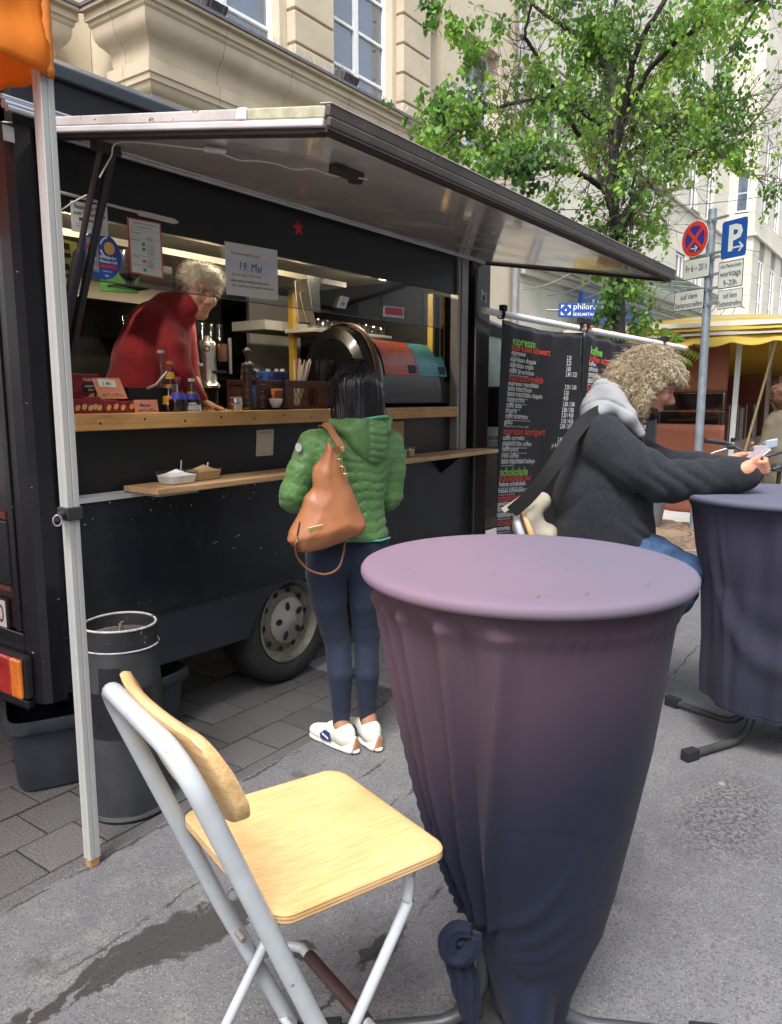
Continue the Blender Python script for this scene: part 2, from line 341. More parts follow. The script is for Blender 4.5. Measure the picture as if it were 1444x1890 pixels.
# ground
def asphalt():
    m = bpy.data.materials.new('asphalt'); m.use_nodes = True; t = m.node_tree; b = t.nodes['Principled BSDF']
    N = lambda k: t.nodes.new(k); L = t.links.new
    geo = N('ShaderNodeNewGeometry')
    def noise(sc, det=4, rough=0.6, vec=None, dist=0):
        n = N('ShaderNodeTexNoise'); n.inputs['Scale'].default_value = sc; n.inputs['Detail'].default_value = det; n.inputs['Roughness'].default_value = rough; n.inputs['Distortion'].default_value = dist
        L(vec or geo.outputs['Position'], n.inputs['Vector']); return n
    def M(op, a, b_=None, c=None, clamp=False):
        n = N('ShaderNodeMath'); n.operation = op; n.use_clamp = clamp
        for i, x in enumerate((a, b_, c)):
            if x is None: continue
            if isinstance(x, (int, float)): n.inputs[i].default_value = x
            else: L(x, n.inputs[i])
        return n.outputs[0]
    def ramp(x, lo, hi): return M('DIVIDE', M('SUBTRACT', x, lo), hi - lo, clamp=True)
    def mixc(f, a, b_):
        n = N('ShaderNodeMix'); n.data_type = 'RGBA'; L(f, n.inputs['Factor'])
        for x, k in ((a, 'A'), (b_, 'B')):
            if isinstance(x, tuple): n.inputs[k].default_value = (*x, 1)
            else: L(x, n.inputs[k])
        return n.outputs['Result']
    big = noise(0.9, 5); mid = noise(7, 6); fine = noise(160, 3)
    c = mixc(ramp(big.outputs[0], 0.35, 0.65), (0.098, 0.099, 0.106), (0.140, 0.140, 0.145))
    c = mixc(M('MULTIPLY', ramp(mid.outputs[0], 0.5, 0.75), 0.55), c, (0.20, 0.195, 0.19))
    vor = N('ShaderNodeTexVoronoi'); vor.inputs['Scale'].default_value = 190; L(geo.outputs['Position'], vor.inputs['Vector'])
    sc = N('ShaderNodeSeparateColor'); L(vor.outputs['Color'], sc.inputs[0])
    c = mixc(M('MULTIPLY', ramp(sc.outputs[0], 0.84, 0.93), M('SUBTRACT', 1, ramp(vor.outputs['Distance'], 0.25, 0.42))), c, (0.27, 0.26, 0.25))
    c = mixc(M('MULTIPLY', ramp(sc.outputs[1], 0.72, 0.8), 0.6), c, (0.055, 0.055, 0.06))
    wn = noise(5, 6, 0.7); sx = N('ShaderNodeSeparateXYZ'); L(geo.outputs['Position'], sx.inputs[0])
    sw = N('ShaderNodeSeparateColor'); L(wn.outputs['Color'], sw.inputs[0])
    X = M('ADD', sx.outputs[0], M('MULTIPLY', M('SUBTRACT', sw.outputs[0], 0.5), 0.30)); Y = M('ADD', sx.outputs[1], M('MULTIPLY', M('SUBTRACT', sw.outputs[1], 0.5), 0.22))
    stain = None
    for (cx, cy, rx, ry) in ((1.20, 1.62, .16, .075), (1.33, 1.56, .17, .06), (1.06, 1.63, .13, .035), (0.85, 1.68, .30, .022), (1.42, 1.27, .055, .035), (1.52, 1.12, .12, .02), (2.43, 2.68, .14, .07), (1.46, 0.76, .12, .09), (0.62, 1.73, .2, .03)):
        d = M('SQRT', M('ADD', M('POWER', M('DIVIDE', M('SUBTRACT', X, cx), rx), 2), M('POWER', M('DIVIDE', M('SUBTRACT', Y, cy), ry), 2)))
        s_ = M('SUBTRACT', 1, ramp(d, 0.92, 1.05)); stain = s_ if stain is None else M('MAXIMUM', stain, s_)
    big2 = noise(1.7, 7, 0.75); speck = M('MULTIPLY', ramp(big2.outputs[0], 0.58, 0.64), M('MULTIPLY', ramp(mid.outputs[0], 0.5, 0.56), 0.55))
    pd = M('SQRT', M('ADD', M('POWER', M('DIVIDE', M('SUBTRACT', X, 2.8), .38), 2), M('POWER', M('DIVIDE', M('SUBTRACT', Y, .48), .20), 2)))
    patch = M('MULTIPLY', M('SUBTRACT', 1, ramp(pd, 0.5, 1.2)), M('MULTIPLY', ramp(noise(60, 4, 0.7).outputs[0], 0.47, 0.55), 0.75))
    dark = M('MAXIMUM', M('MULTIPLY', stain, 0.86), M('MAXIMUM', speck, patch))
    c = mixc(dark, c, (0.028, 0.027, 0.027))
    cr = None; cn = noise(9, 6, 0.75); wob = M('MULTIPLY', M('SUBTRACT', cn.outputs[0], 0.5), 0.10)
    for (y0, x0, x1, wd) in ((1.74, .9, 2.7, .006), (1.115, 1.0, 1.95, .012), (1.52, 1.95, 2.5, .007), (1.63, .4, 1.6, .004), (1.05, 3.6, 6, .006), (2.10, .2, 3.6, .010)):
        d = M('ABSOLUTE', M('SUBTRACT', M('ADD', sx.outputs[1], wob), y0)); a = M('SUBTRACT', 1, ramp(d, wd * 0.3, wd))
        g = M('MULTIPLY', ramp(sx.outputs[0], x0, x0 + 0.1), M('SUBTRACT', 1, ramp(sx.outputs[0], x1 - 0.1, x1)))
        gap = ramp(noise(3.3 + y0, 3).outputs[0], 0.42, 0.5); a = M('MULTIPLY', M('MULTIPLY', a, g), gap); cr = a if cr is None else M('MAXIMUM', cr, a)
    c = mixc(M('MULTIPLY', cr, 0.85), c, (0.02, 0.02, 0.02))
    gd = N('ShaderNodeTexVoronoi'); gd.inputs['Scale'].default_value = 1.9; L(geo.outputs['Position'], gd.inputs['Vector'])
    gs = N('ShaderNodeSeparateColor'); L(gd.outputs['Color'], gs.inputs[0])
    gum = M('MULTIPLY', M('SUBTRACT', 1, ramp(gd.outputs['Distance'], 0.030, 0.040)), ramp(gs.outputs[0], 0.35, 0.36))
    c = mixc(M('MULTIPLY', gum, 0.75), c, (0.27, 0.26, 0.24))
    L(c, b.inputs['Base Color'])
    L(M('SUBTRACT', 0.86, M('MULTIPLY', stain, 0.50)), b.inputs['Roughness'])
    h = M('SUBTRACT', M('ADD', M('MULTIPLY', fine.outputs[0], 0.6), M('MULTIPLY', vor.outputs['Distance'], 0.5)), M('MULTIPLY', cr, 1.5))
    bp = N('ShaderNodeBump'); bp.inputs['Strength'].default_value = 0.55; bp.inputs['Distance'].default_value = 0.004; L(h, bp.inputs['Height']); L(bp.outputs[0], b.inputs['Normal'])
    return m
g = MB().quad((-60, -60, -0.06), (160, -60, -0.06), (160, 60, -0.06), (-60, 60, -0.06)).build('ground', mat('subsoil', (0.12, 0.12, 0.12), 0.9), None)
tag(g, 'dark ground underneath the street and the pavement', kind='structure')
g = MB().box((-40, -30, -0.05), (120, 2.115, 0.0)).build('road', asphalt(), None)
tag(g, 'grey weathered asphalt street with cracks and wet stains', kind='structure')
M_slab = add_objvar(mat('slab_concrete', (0.088, 0.086, 0.086), 0.85, var=0.40, scale=110, bump=0.7, bscale=150, chips=((0.018, 0.018, 0.018), 130, 0.575)), 0.16)
M_slab2 = mat('slab_granite', (0.22, 0.22, 0.215), 0.8, var=0.3, scale=120, bump=0.4, bscale=150)
M_joint = mat('joint_sand', (0.014, 0.013, 0.013), 0.95, var=0.3, scale=40)
pav = MB().box((-40, 2.12, -0.05), (120, 12, -0.008)).build('pavement', M_joint, None)
tag(pav, 'pavement of square grey slabs with dark sand joints', kind='structure')
sl = 0.21; proto = {}
rows = 9
for r_ in range(rows):
    y0 = 2.178 + r_ * sl
    for c_ in range(24):
        x0 = 0.555 + c_ * sl + (r_ % 2) * 0.117
        if y0 > 3.2 and x0 > 3.4: continue
        if x0 > 5.0: continue
        gr = x0 > 3.02 and y0 < 2.6
        key = gr
        if key not in proto:
            o = MB().box((-sl / 2 + .004, -sl / 2 + .004, -0.03), (sl / 2 - .004, sl / 2 - .004, 0)).build('paving_slab', M_slab2 if gr else M_slab, pav, loc=(x0, y0 + sl / 2, 0.0), bevel=0.003, local=True)
            proto[key] = o
        else:
            o = proto[key].copy(); COL.objects.link(o)
        o.location = (x0 + sl / 2, y0 + sl / 2, random.uniform(-0.003, 0.002)); o.rotation_euler = (random.uniform(-.006, .006), random.uniform(-.006, .006), random.uniform(-.006, .006))
o = MB().box((-30, 2.116, -0.03), (60, 2.172, -0.001)).build('kerb_strip', M_slab, pav)
o = MB().box((5.35, 2.175, -0.03), (60, 7.3, -0.001)).build('far_pavement', mat('far_paving', (0.17, 0.165, 0.155), 0.85, var=0.3, scale=3), pav)
# near sandstone building
M_sand = add_objvar(mat('sandstone', (0.52, 0.44, 0.315), 0.85, var=0.10, scale=2.2, bump=0.15, bscale=70, col2=(0.60, 0.52, 0.39)), 0.05)
M_sandw = mat('sandstone_wall', (0.56, 0.49, 0.37), 0.85, var=0.08, scale=1.5, bump=0.1, bscale=70)
M_flash = mat('grey_flashing', (0.13, 0.125, 0.14), 0.5, var=0.2, scale=8)
M_wf = mat('white_window_paint', (0.78, 0.80, 0.80), 0.4, var=0.03)
def pane_mat():
    m = mat('window_glass', (0.06, 0.09, 0.14), 0.04, var=0.3, scale=1.5, spec=1.0, rvar=0.01, ior=1.9)
    t = m.node_tree; b = t.nodes['Principled BSDF']
    tc = t.nodes.new('ShaderNodeTexCoord'); n = t.nodes.new('ShaderNodeTexNoise'); n.inputs['Scale'].default_value = 1.6; n.inputs['Detail'].default_value = 1
    t.links.new(tc.outputs['Object'], n.inputs['Vector']); bp = t.nodes.new('ShaderNodeBump'); bp.inputs['Strength'].default_value = 0.04; bp.inputs['Distance'].default_value = 0.3
    t.links.new(n.outputs[0], bp.inputs['Height']); t.links.new(bp.outputs[0], b.inputs['Normal']); return m
M_pane = pane_mat()
sb = thing('sandstone_building', 'yellow sandstone building with moulded cornice and white windows behind the black van', 'building', (5.45, 7.35, 0))
WX = [(6.45, 7.85), (8.95, 10.38), (11.32, 11.88), (12.60, 13.95)]; WZ0 = 5.82; WZ1 = (9.3, 9.3, 8.05, 7.95)
wall = MB()
wall.box((5.80, 7.35, 0), (14.9, 7.75, WZ0 - 0.02)); xs = 5.80
for (a, b_), z1 in zip(WX, WZ1):
    wall.box((xs, 7.35, WZ0 - 0.02), (a, 7.75, 12)); wall.box((a, 7.35, z1), (b_, 7.75, 12)); xs = b_
    wall.box((a, 7.75, WZ0 - 0.02), (b_, 7.8, z1))
wall.box((xs, 7.35, WZ0 - 0.02), (14.9, 7.75, 12))
wall.box((0, 8.43, 0), (5.79, 8.6, 12)); wall.box((5.80, 7.76, 0), (5.95, 8.6, 12)); wall.box((5.96, 7.81, 0), (14.9, 16, 12))
wall.build('wall', M_sandw, sb)
prof = [(-.03, 5.735), (-.03, 5.70), (.02, 5.70), (.02, 5.61), (.045, 5.60), (.05, 5.565), (.07, 5.54), (.075, 5.47), (.09, 5.42), (.12, 5.37), (.165, 5.33), (.20, 5.29), (.215, 5.23), (.215, 5.17), (.225, 5.12), (.24, 5.115),
        (.17, 5.105), (.17, 4.97), (.185, 4.955), (.19, 4.90), (.21, 4.885), (.22, 4.84), (.25, 4.80), (.275, 4.78), (.28, 4.70), (.36, 4.69), (.36, 5.735)]
def cornice(p0, p1, m0, m1, name, m, pr_=prof):   # m0, m1: mitre slopes (x shift per unit of depth) at either end
    P0, P1 = Vector(p0), Vector(p1); d = (P1 - P0).normalized(); inn = Vector((-d.y, d.x, 0)); mb = MB()
    A = [P0 + inn * f + d * (f * m0) + Vector((0, 0, z)) for f, z in pr_]; B = [P1 + inn * f + d * (f * m1) + Vector((0, 0, z)) for f, z in pr_]
    n = len(pr_); mb.add(A + B, [(i, (i + 1) % n, n + (i + 1) % n, n + i) for i in range(n)] + [tuple(range(n)), tuple(range(n, 2 * n))[::-1]])
    return mb.build(name, m, sb, fix=True, smooth=28)
cuts = [5.45, 6.62, 7.75, 8.9, 10.1, 11.2, 12.05]
for i in range(len(cuts) - 1): cornice((cuts[i] + (.004 if i else 0), 7, 0), (cuts[i + 1] - .004, 7, 0), 1 if i == 0 else 0, 0, 'cornice_block', M_sand)
cornice((5.45, 7.62, 0), (5.45, 7.0, 0), 0, -1, 'cornice_block', M_sand); cornice((5.45, 8.08, 0), (5.45, 7.628, 0), 1, 0, 'cornice_block', M_sand)
cornice((4.2, 8.08, 0), (5.45, 8.08, 0), 0, -1, 'cornice_block', M_sand); cornice((1.5, 8.08, 0), (4.192, 8.08, 0), 0, 0, 'cornice_block', M_sand)
fl = [(-.05, 5.738), (-.05, 5.775), (.36, 5.80), (.36, 5.738)]
cornice((5.45, 7, 0), (12.06, 7, 0), 1, 0, 'flashing', M_flash, fl); cornice((5.45, 8.08, 0), (5.45, 7, 0), 1, -1, 'flashing', M_flash, fl); cornice((1.5, 8.08, 0), (5.45, 8.08, 0), 0, -1, 'flashing', M_flash, fl)
def pilaster(x0, x1, z0, pitch, n):
    for i in range(n):
        a = z0 + i * pitch
        MB().box((x0, 7.20, a + .018), (x1, 7.349, a + pitch - .018)).build('stone_block', M_sand, sb, bevel=0.012)
    MB().box((x0 + .03, 7.235, z0), (x1 - .03, 7.349, z0 + n * pitch)).build('pilaster_core', M_sand, sb)
pilaster(7.98, 8.78, 5.80 - .135, 0.41, 10); pilaster(10.47, 11.25, 5.66, 0.425, 10)
for zz in np.arange(6.06, 11, 0.42):              # plain ashlar joints on the flat wall, seen as thin grooves
    pass
def window(parent, x0, x1, z0, z1, y, mull, zbars, fr=.075, name='window'):
    mb = MB().box((x0, y, z0), (x0 + fr, y + .07, z1)); mb.box((x1 - fr, y, z0), (x1, y + .07, z1)); mb.box((x0 + fr, y, z0), (x1 - fr, y + .07, z0 + fr)); mb.box((x0 + fr, y, z1 - fr), (x1 - fr, y + .07, z1))
    xs = [x0 + fr] + list(mull) + [x1 - fr]
    for m_ in mull: mb.box((m_ - fr * .62, y - .008, z0 + fr), (m_ + fr * .62, y + .07, z1 - fr))
    for zb in zbars: mb.box((x0 + fr, y + .008, zb - .022), (x1 - fr, y + .066, zb + .022))
    f = mb.build('window', M_wf, parent, bevel=0.006)
    zs = [z0 + fr] + list(zbars) + [z1 - fr]
    for i in range(len(xs) - 1):
        for j in range(len(zs) - 1):
            tilt = random.uniform(-.004, .004)
            MB().add([(xs[i], y + .04 + tilt, zs[j]), (xs[i + 1], y + .04 - tilt, zs[j]), (xs[i + 1], y + .04 - tilt * .5, zs[j + 1]), (xs[i], y + .04 + tilt * .5, zs[j + 1])], [(0, 1, 2, 3)]).build('pane', M_pane, f)
    return f
window(sb, 6.45, 7.85, WZ0, 9.3, 7.47, [7.0, ], [6.22, 6.85, 7.5]); window(sb, 8.95, 10.38, WZ0, 9.3, 7.47, [9.62], [6.27, 6.87, 7.45, 8.1])
window(sb, 11.32, 11.88, WZ0, 8.05, 7.6, [], [6.45, 6.62, 7.1, 7.55], .06); window(sb, 12.60, 13.95, WZ0 + .1, 7.95, 7.6, [12.95, 13.1], [6.5, 7.2], .07)
M_lampb = mat('spot_housing', (0.05, 0.05, 0.06), 0.5)
for k, (u, v, s_) in enumerate(((390, 10, 1.0), (640, 152, 1.1))):
    p = onY(u, v, 7.12); p.z = 5.80
    t_ = thing('floodlight', ['dark floodlight with bird spikes on the cornice, nearer the orange canopy', 'dark floodlight with bird spikes on the cornice under the tall middle window'][k], 'floodlight', p, 'floodlights on the cornice')
    MB().obox(p + Vector((0, 0, .10 * s_)), (.16, 0, .0), (0, .09, .04), (0, -.03, .06)).build('housing', M_lampb, t_, bevel=.01)
    MB().box(p + Vector((-.03, -.03, -.01)), p + Vector((.03, .03, .06))).build('bracket', M_lampb, t_)
    sp = MB()
    for i in range(26):
        q = p + Vector((random.uniform(-.16, .16), random.uniform(-.07, .07), .14)); sp.tube([q, q + Vector((random.uniform(-.05, .05), random.uniform(-.05, .05), .12))], .0015, 3)
    tag(sp.build('bird_spikes', mat('steel_wire', (.35, .35, .35), .4, metal=.8), t_), kind='stuff')
sp = MB()
for i in range(420):
    q = Vector((random.uniform(5.5, 12), 7.0 + random.uniform(.0, .1), 5.78)); sp.tube([q, q + Vector((random.uniform(-.06, .06), random.uniform(-.05, .05), .13))], .0013, 3)
tag(sp.build('bird_spikes', MATS['steel_wire'], sb), kind='stuff')
dp = thing('downpipe', 'grey metal rainwater downpipe running up the wall behind the tree', 'downpipe', (14.55, 7.24, 0))
M_zinc = mat('zinc', (0.30, 0.29, 0.31), 0.5, metal=0.5, var=0.2, scale=5)
MB().tube([(14.55, 7.22, 0.1), (14.55, 7.22, 12)], .085, 14).build('pipe', M_zinc, dp, smooth=60)
for z_ in (5.2, 7.4, 9.6): MB().lathe([(.1, z_), (.1, z_ + .06)], (14.55, 7.22, 0), 14).build('pipe_clip', M_zinc, dp, smooth=60)
# pale building beyond
M_pale = add_objvar(mat('pale_stone', (0.60, 0.565, 0.475), 0.8, var=0.06, scale=1.2, bump=0.06, bscale=60), 0.05)
M_paled = mat('pale_backing', (0.30, 0.28, 0.24), 0.9)
pb = thing('pale_stone_building', 'pale stone-clad building with narrow windows and projecting wing behind the market stall', 'building', (15, 7.35, 0))
MB().box((14.95, 7.40, 0), (33.2, 16, 26)).build('wall', M_paled, pb)
def holes(x, z):
    for (a, b_, c, d) in BW:
        if a - .05 < x[1] and x[0] < b_ + .05 and c - .05 < z[1] and z[0] < d + .05: return True
    return False
BW = [(15.6, 17.2, 6.9, 8.6), (19.4, 20.8, 6.9, 8.8), (23.6, 25.0, 7.6, 9.6), (27.6, 28.6, 7.6, 9.8), (29.9, 30.7, 7.6, 9.8), (15.6, 17.2, 10.3, 12), (19.4, 20.8, 10.3, 12), (27.6, 28.6, 11, 13), (29.9, 30.7, 11, 13), (26.0, 27.6, 3.9, 6.2), (28.4, 30.0, 3.9, 6.2)]
def snap(a, p, o): return o + round((a - o) / p) * p
PW, PH = 1.14, 0.78
BW = [(snap(a, PW, 14.96), snap(b_, PW, 14.96) if b_ - a > .6 else b_, snap(c, PH, 0), snap(d, PH, 0)) for a, b_, c, d in BW]
BW = [(a, b_ if b_ > a else a + PW, c, d) for a, b_, c, d in BW]
pp = {}
for i in range(16):
    for j in range(2, 22):
        x0, z0 = 14.96 + i * PW, j * PH
        xc, zc = x0 + PW / 2, z0 + PH / 2
        if any(a < xc < b_ and c < zc < d for a, b_, c, d in BW): continue
        if 'p' not in pp: pp['p'] = MB().box((.006, 0, .006), (PW - .006, .07, PH - .006)).build('stone_panel', M_pale, pb, loc=(x0, 7.33, z0), local=True); continue
        o = pp['p'].copy(); COL.objects.link(o); o.location = Vector((x0, 7.33 + random.uniform(-.003, .003), z0)) - Vector(pb.location)
for a, b_, c, d in BW:
    xm = (a + b_) / 2
    window(pb, a + .12, b_ - .12, c + .04, d - .04, 7.37, [xm] if b_ - a > .9 else [], [c + (d - c) * .33, c + (d - c) * .66], .06)
    MB().box((a, 7.22, c - .09), (b_, 7.36, c - .005)).build('sill', M_flash, pb)
MB().box((33.2, 6.37, 0), (52, 16, 26)).build('wing_wall', M_paled, pb)
pw2 = 0
for j in range(2, 24):
    z0 = j * PH
    for k in range(1):
        if 8.5 < z0 + .4 < 10.5:
            MB().box((33.13, 6.35, z0 + .006), (33.2, 6.55, z0 + PH - .006)).build('stone_panel', M_pale, pb); MB().box((33.13, 7.05, z0 + .006), (33.2, 7.32, z0 + PH - .006)).build('stone_panel', M_pale, pb)
        else: MB().box((33.13, 6.35, z0 + .006), (33.2, 7.32, z0 + PH - .006)).build('stone_panel', M_pale, pb)
    for k in range(8):
        x0 = 33.14 + k * 1.3
        if k in (1, 3, 5) and (4.6 < z0 + .4 < 7.5 or 8.5 < z0 + .4 < 11.5): continue
        MB().box((x0 + .006, 6.30, z0 + .006), (x0 + 1.294, 6.37, z0 + PH - .006)).build('stone_panel', M_pale, pb)
for k in (1, 3, 5):
    for (a, b_) in ((4.68, 7.02), (8.58, 11.7)):
        x0 = 33.14 + k * 1.3; window(pb, x0 + .1, x0 + 1.2, a + .03, b_ - .03, 6.34, [x0 + .65], [a + (b_ - a) * .3, a + (b_ - a) * .62], .07)
f = MB().box((33.11, 6.56, 8.62), (33.17, 7.04, 10.1)).build('window', M_wf, pb); MB().box((33.09, 6.63, 8.7), (33.105, 6.97, 9.3)).build('pane', M_pane, f); MB().box((33.09, 6.63, 9.36), (33.105, 6.97, 10.0)).build('pane', M_pane, f)
def band(z, zt, out, name='band'):
    MB().box((14.97, 7.33 - out, z), (33.12 - out, 7.325, zt)).build(name, M_pale, pb, bevel=.02)
    MB().box((33.12 - out, 6.29 - out, z), (52, 6.295, zt)).build(name, M_pale, pb, bevel=.02); MB().box((33.12 - out, 6.296, z), (33.125, 7.325, zt)).build(name, M_pale, pb, bevel=.02)
band(7.68, 7.8, .10); band(4.44, 4.6, .28, 'cornice'); band(4.22, 4.437, .18, 'cornice'); band(4.05, 4.217, .10, 'cornice')
gc = thing('glass_canopy', 'pale green glass canopy on thin curved rods along the pale stone facade', 'canopy', (14, 7.3, 4.6))
M_gg = glass('canopy_glass', (0.72, 0.84, 0.80), 0.08, 0.25); M_rod = mat('grey_rod', (0.30, 0.31, 0.30), 0.4, metal=0.3)
for i in range(13):
    x0 = 13.9 + i * 1.2
    if i >= 1: MB().add([(x0 + .02, 7.32, 4.86), (x0 + 1.18, 7.32, 4.86), (x0 + 1.18, 5.75, 4.62), (x0 + .02, 5.75, 4.62)], [(0, 1, 2, 3)]).build('glass_pane', M_gg, gc, solid=.012)
    pts = [(x0, 7.3, 3.75)] + [(x0, 7.3 - 1.5 * math.sin(a), 3.75 + .85 * (1 - math.cos(a))) for a in np.linspace(.15, 1.5, 8)]
    if i >= 1: MB().tube(pts, .014, 6).build('curved_rod', M_rod, gc, smooth=60); MB().tube([(x0, 7.3, 4.83), (x0, 5.75, 4.59)], .02, 6).build('rafter', M_rod, gc)
MB().tube([(15.0, 5.76, 4.60), (29.5, 5.76, 4.60)], .025, 6).build('front_rail', M_rod, gc); MB().tube([(15.0, 6.6, 4.72), (29.5, 6.6, 4.72)], .018, 6).build('front_rail', M_rod, gc)
for k, (a, b_) in enumerate((((14.9, 7.2, 5.3), (34, 6.2, 9.3)), ((20, 7.2, 6.3), (34, 6.2, 7.2)), ((18, 7.2, 8.1), (30, 2.0, 8.6)), ((15, 7.1, 4.4), (30, 7.1, 4.1)))):
    A, B = Vector(a), Vector(b_); mb = MB().tube([A.lerp(B, t) - Vector((0, 0, .5 * t * (1 - t))) for t in np.linspace(0, 1, 12)], .012, 4)
    o = mb.build('overhead_wire', mat('black_cable', (.04, .04, .04), .6), None, loc=A); tag(o, ['thin wire rising across the pale facade to the wing', 'thin wire strung across the pale wall above the glass canopy', 'thin high wire crossing from the facade out over the street', 'thin wire low along the wall just under the glass canopy'][k], 'wire', 'wires in front of the pale building')
M_blue = mat('sign_blue', (0.020, 0.065, 0.30), 0.4, var=0.05); M_white = mat('white_print', (0.80, 0.80, 0.78), 0.5, var=0.03); M_cream = mat('cream_print', (0.62, 0.62, 0.50), 0.5, var=0.03)
def sun_mark(mb, c, xd, up, s):
    c, xd, up = Vector(c), Vector(xd), Vector(up)
    for a, b_ in ((-1, -1), (1, -1), (1, 1), (-1, 1)):
        o_ = c + xd * a * s + up * b_ * s; mb.add([o_, o_ - xd * a * s * .75, o_ - xd * a * s * .35 - up * b_ * s * .35, o_ - up * b_ * s * .75], [(0, 1, 2, 3)])
    mb.add([c + xd * math.cos(t) * s * .2 + up * math.sin(t) * s * .2 for t in np.linspace(0, 2 * math.pi, 12, endpoint=False)], [tuple(range(12))])
D1 = 15.6; c1, c2, c3, c4 = at(1031, 564, D1), at(1106, 556, D1), at(1107, 583, D1), at(1032, 587, D1)
sg = thing('shop_sign', 'small blue projecting shop sign lettered in white, just left of the tree trunk', 'shop sign', c4, 'blue shop signs')
xd = (c2 - c1).normalized(); up = Vector((0, 0, 1)); xd.z = 0; xd.normalize(); W_ = (c2 - c1).length; H_ = .28
cen = (c1 + c2 + c3 + c4) / 4; nrm = xd.cross(up)
MB().obox(cen, xd * W_ / 2, nrm * .03, up * H_ / 2).build('board', M_blue, sg, bevel=.004)
MB().tube([cen - xd * W_ / 2, cen - xd * (W_ / 2 + .25)], .02, 8).build('bracket', M_zinc, sg)
mb = MB(); f0 = cen + nrm * .034;
if nrm.dot(_O - cen) < 0: f0 = cen - nrm * .034
put_text(mb, 'philoro', f0 - xd * .13 + up * .015, xd, up, .17); put_text(mb, 'EDELMETALLE', f0 - xd * .13 - up * .115, xd, up, .085, bold=.01); sun_mark(mb, f0 - xd * .28, xd, up, .10)
mb.build('lettering', M_white, sg)
D2 = 18.0; e1, e2 = at(1068, 592, D2), at(1192, 604, D2)
sg = thing('shop_sign', 'larger blue fascia sign with cream lettering partly hidden behind the tree trunk', 'shop sign', e1, 'blue shop signs')
xd = Vector((1, 0, 0)); a_ = onY(1066, 590, 7.0);
MB().box((a_.x, 6.9, 3.28), (a_.x + 5.4, 7.0, 3.92)).build('board', M_blue, sg, bevel=.01)
mb = MB(); put_text(mb, 'philoro', (a_.x + 1.5, 6.892, 3.45), (1, 0, 0), (0, 0, 1), .48); sun_mark(mb, (a_.x + .85, 6.892, 3.6), Vector((1, 0, 0)), Vector((0, 0, 1)), .22); mb.build('lettering', M_cream, sg)
ob = thing('opposite_building', 'plain plastered building across the street, mirrored in the window panes', 'building', (0, -14, 0))
MB().box((-30, -20, 0), (45, -14, 13)).build('wall', mat('grey_plaster', (.42, .42, .42), .85), ob)
mb = MB()
for i in range(22):
    for j in range(4): mb.box((-28 + i * 3.2, -13.99, 1.2 + j * 3.1), (-26.4 + i * 3.2, -13.9, 3.1 + j * 3.1))
mb.build('window', M_pane, ob)
# the black serving van
Y0 = 2.65
M_blk = mat('black_paint', (0.0065, 0.009, 0.016), 0.36, var=0.3, scale=2.2, col2=(0.022, 0.026, 0.034), thr=(.45, .72), spec=0.42, bump=0.06, bscale=25, chips=((0.30, 0.30, 0.30), 22, 0.735), coat=0.1)
M_blkc = mat('black_paint_chipped', (0.010, 0.010, 0.013), 0.35, var=0.35, scale=3, spec=0.5, bump=0.1, bscale=40, chips=((0.42, 0.36, 0.33), 17, 0.665), coat=0.2)
M_skirt = mat('dusty_skirt', (0.014, 0.018, 0.027), 0.5, var=0.35, scale=2.5, bump=0.06, bscale=30, chips=((0.20, 0.20, 0.20), 14, 0.72), coat=0.1)
M_fasc = mat('black_board', (0.011, 0.012, 0.014), 0.45, var=0.2, scale=2, bump=0.03, bscale=50)
M_matt = mat('matt_black', (0.012, 0.012, 0.014), 0.8, var=0.2)
M_alu = mat('aluminium', (0.42, 0.41, 0.40), 0.42, metal=0.55, var=0.15, scale=14)
M_aluw = mat('white_aluminium', (0.52, 0.52, 0.53), 0.45, metal=0.1, var=0.12, scale=9, chips=((0.22, 0.16, 0.15), 12, 0.66))
M_oak = wood('counter_wood', (0.62, 0.37, 0.15), (0.48, 0.26, 0.085), 0.4, 'X', 0.7)
M_beech = wood('shelf_wood', (0.60, 0.40, 0.22), (0.44, 0.26, 0.12), 0.45, 'X', 0.8)
van = thing('food_truck', 'black coffee van with raised serving flap, wooden counter and dull chipped paint', 'van', (1.46, Y0, 0))
XE = 4.95; XA = 1.535
P = [(XA, Y0, .583), (XE, Y0, .583), (XE, Y0, 1.095), (XA, Y0, 1.095)]
MB().prism(P, (0, .04, 0)).build('side_panel', M_blk, van, bevel=.004)
arc = [(2.86 + .335 * math.cos(a), Y0 + .004, .275 + .275 * math.sin(a)) for a in np.linspace(math.pi * .94, math.pi * .06, 20)]
P = [(XA, Y0 + .004, .36)] + arc + [(XE, Y0 + .004, .345), (XE, Y0 + .004, .577), (XA, Y0 + .004, .577)]
MB().prism(P, (0, .03, 0)).build('skirt', M_skirt, van, bevel=.003)
MB().box((XA, Y0 - .004, .574), (XE, Y0 + .02, .587)).build('seam_strip', M_blk, van, bevel=.003)
MB().box((XA + .04, Y0 + .05, .36), (2.45, Y0 + .07, 1.0)).build('inner_panel', M_matt, van)
mb = MB(); mb.box((1.55, Y0 + .08, .50), (XE, 4.7, .56)); mb.box((2.40, Y0 + .04, .56), (2.42, Y0 + .5, .9)); mb.box((1.55, 4.60, .30), (XE, 4.66, 1.0)); mb.box((2.2, 3.5, .25), (4.9, 3.9, .5))
mb.build('underbody', M_matt, van)
mb = MB(); mb.box((1.50, Y0 + .03, 2.66), (XE, 4.72, 2.70)); mb.build('roof', M_blk, van)
MB().box((XA, 4.68, .36), (XE, 4.72, 2.66)).build('far_wall', M_matt, van)
MB().box((4.90, Y0 + .04, .36), (XE, 4.68, 2.66)).build('front_wall', M_matt, van)
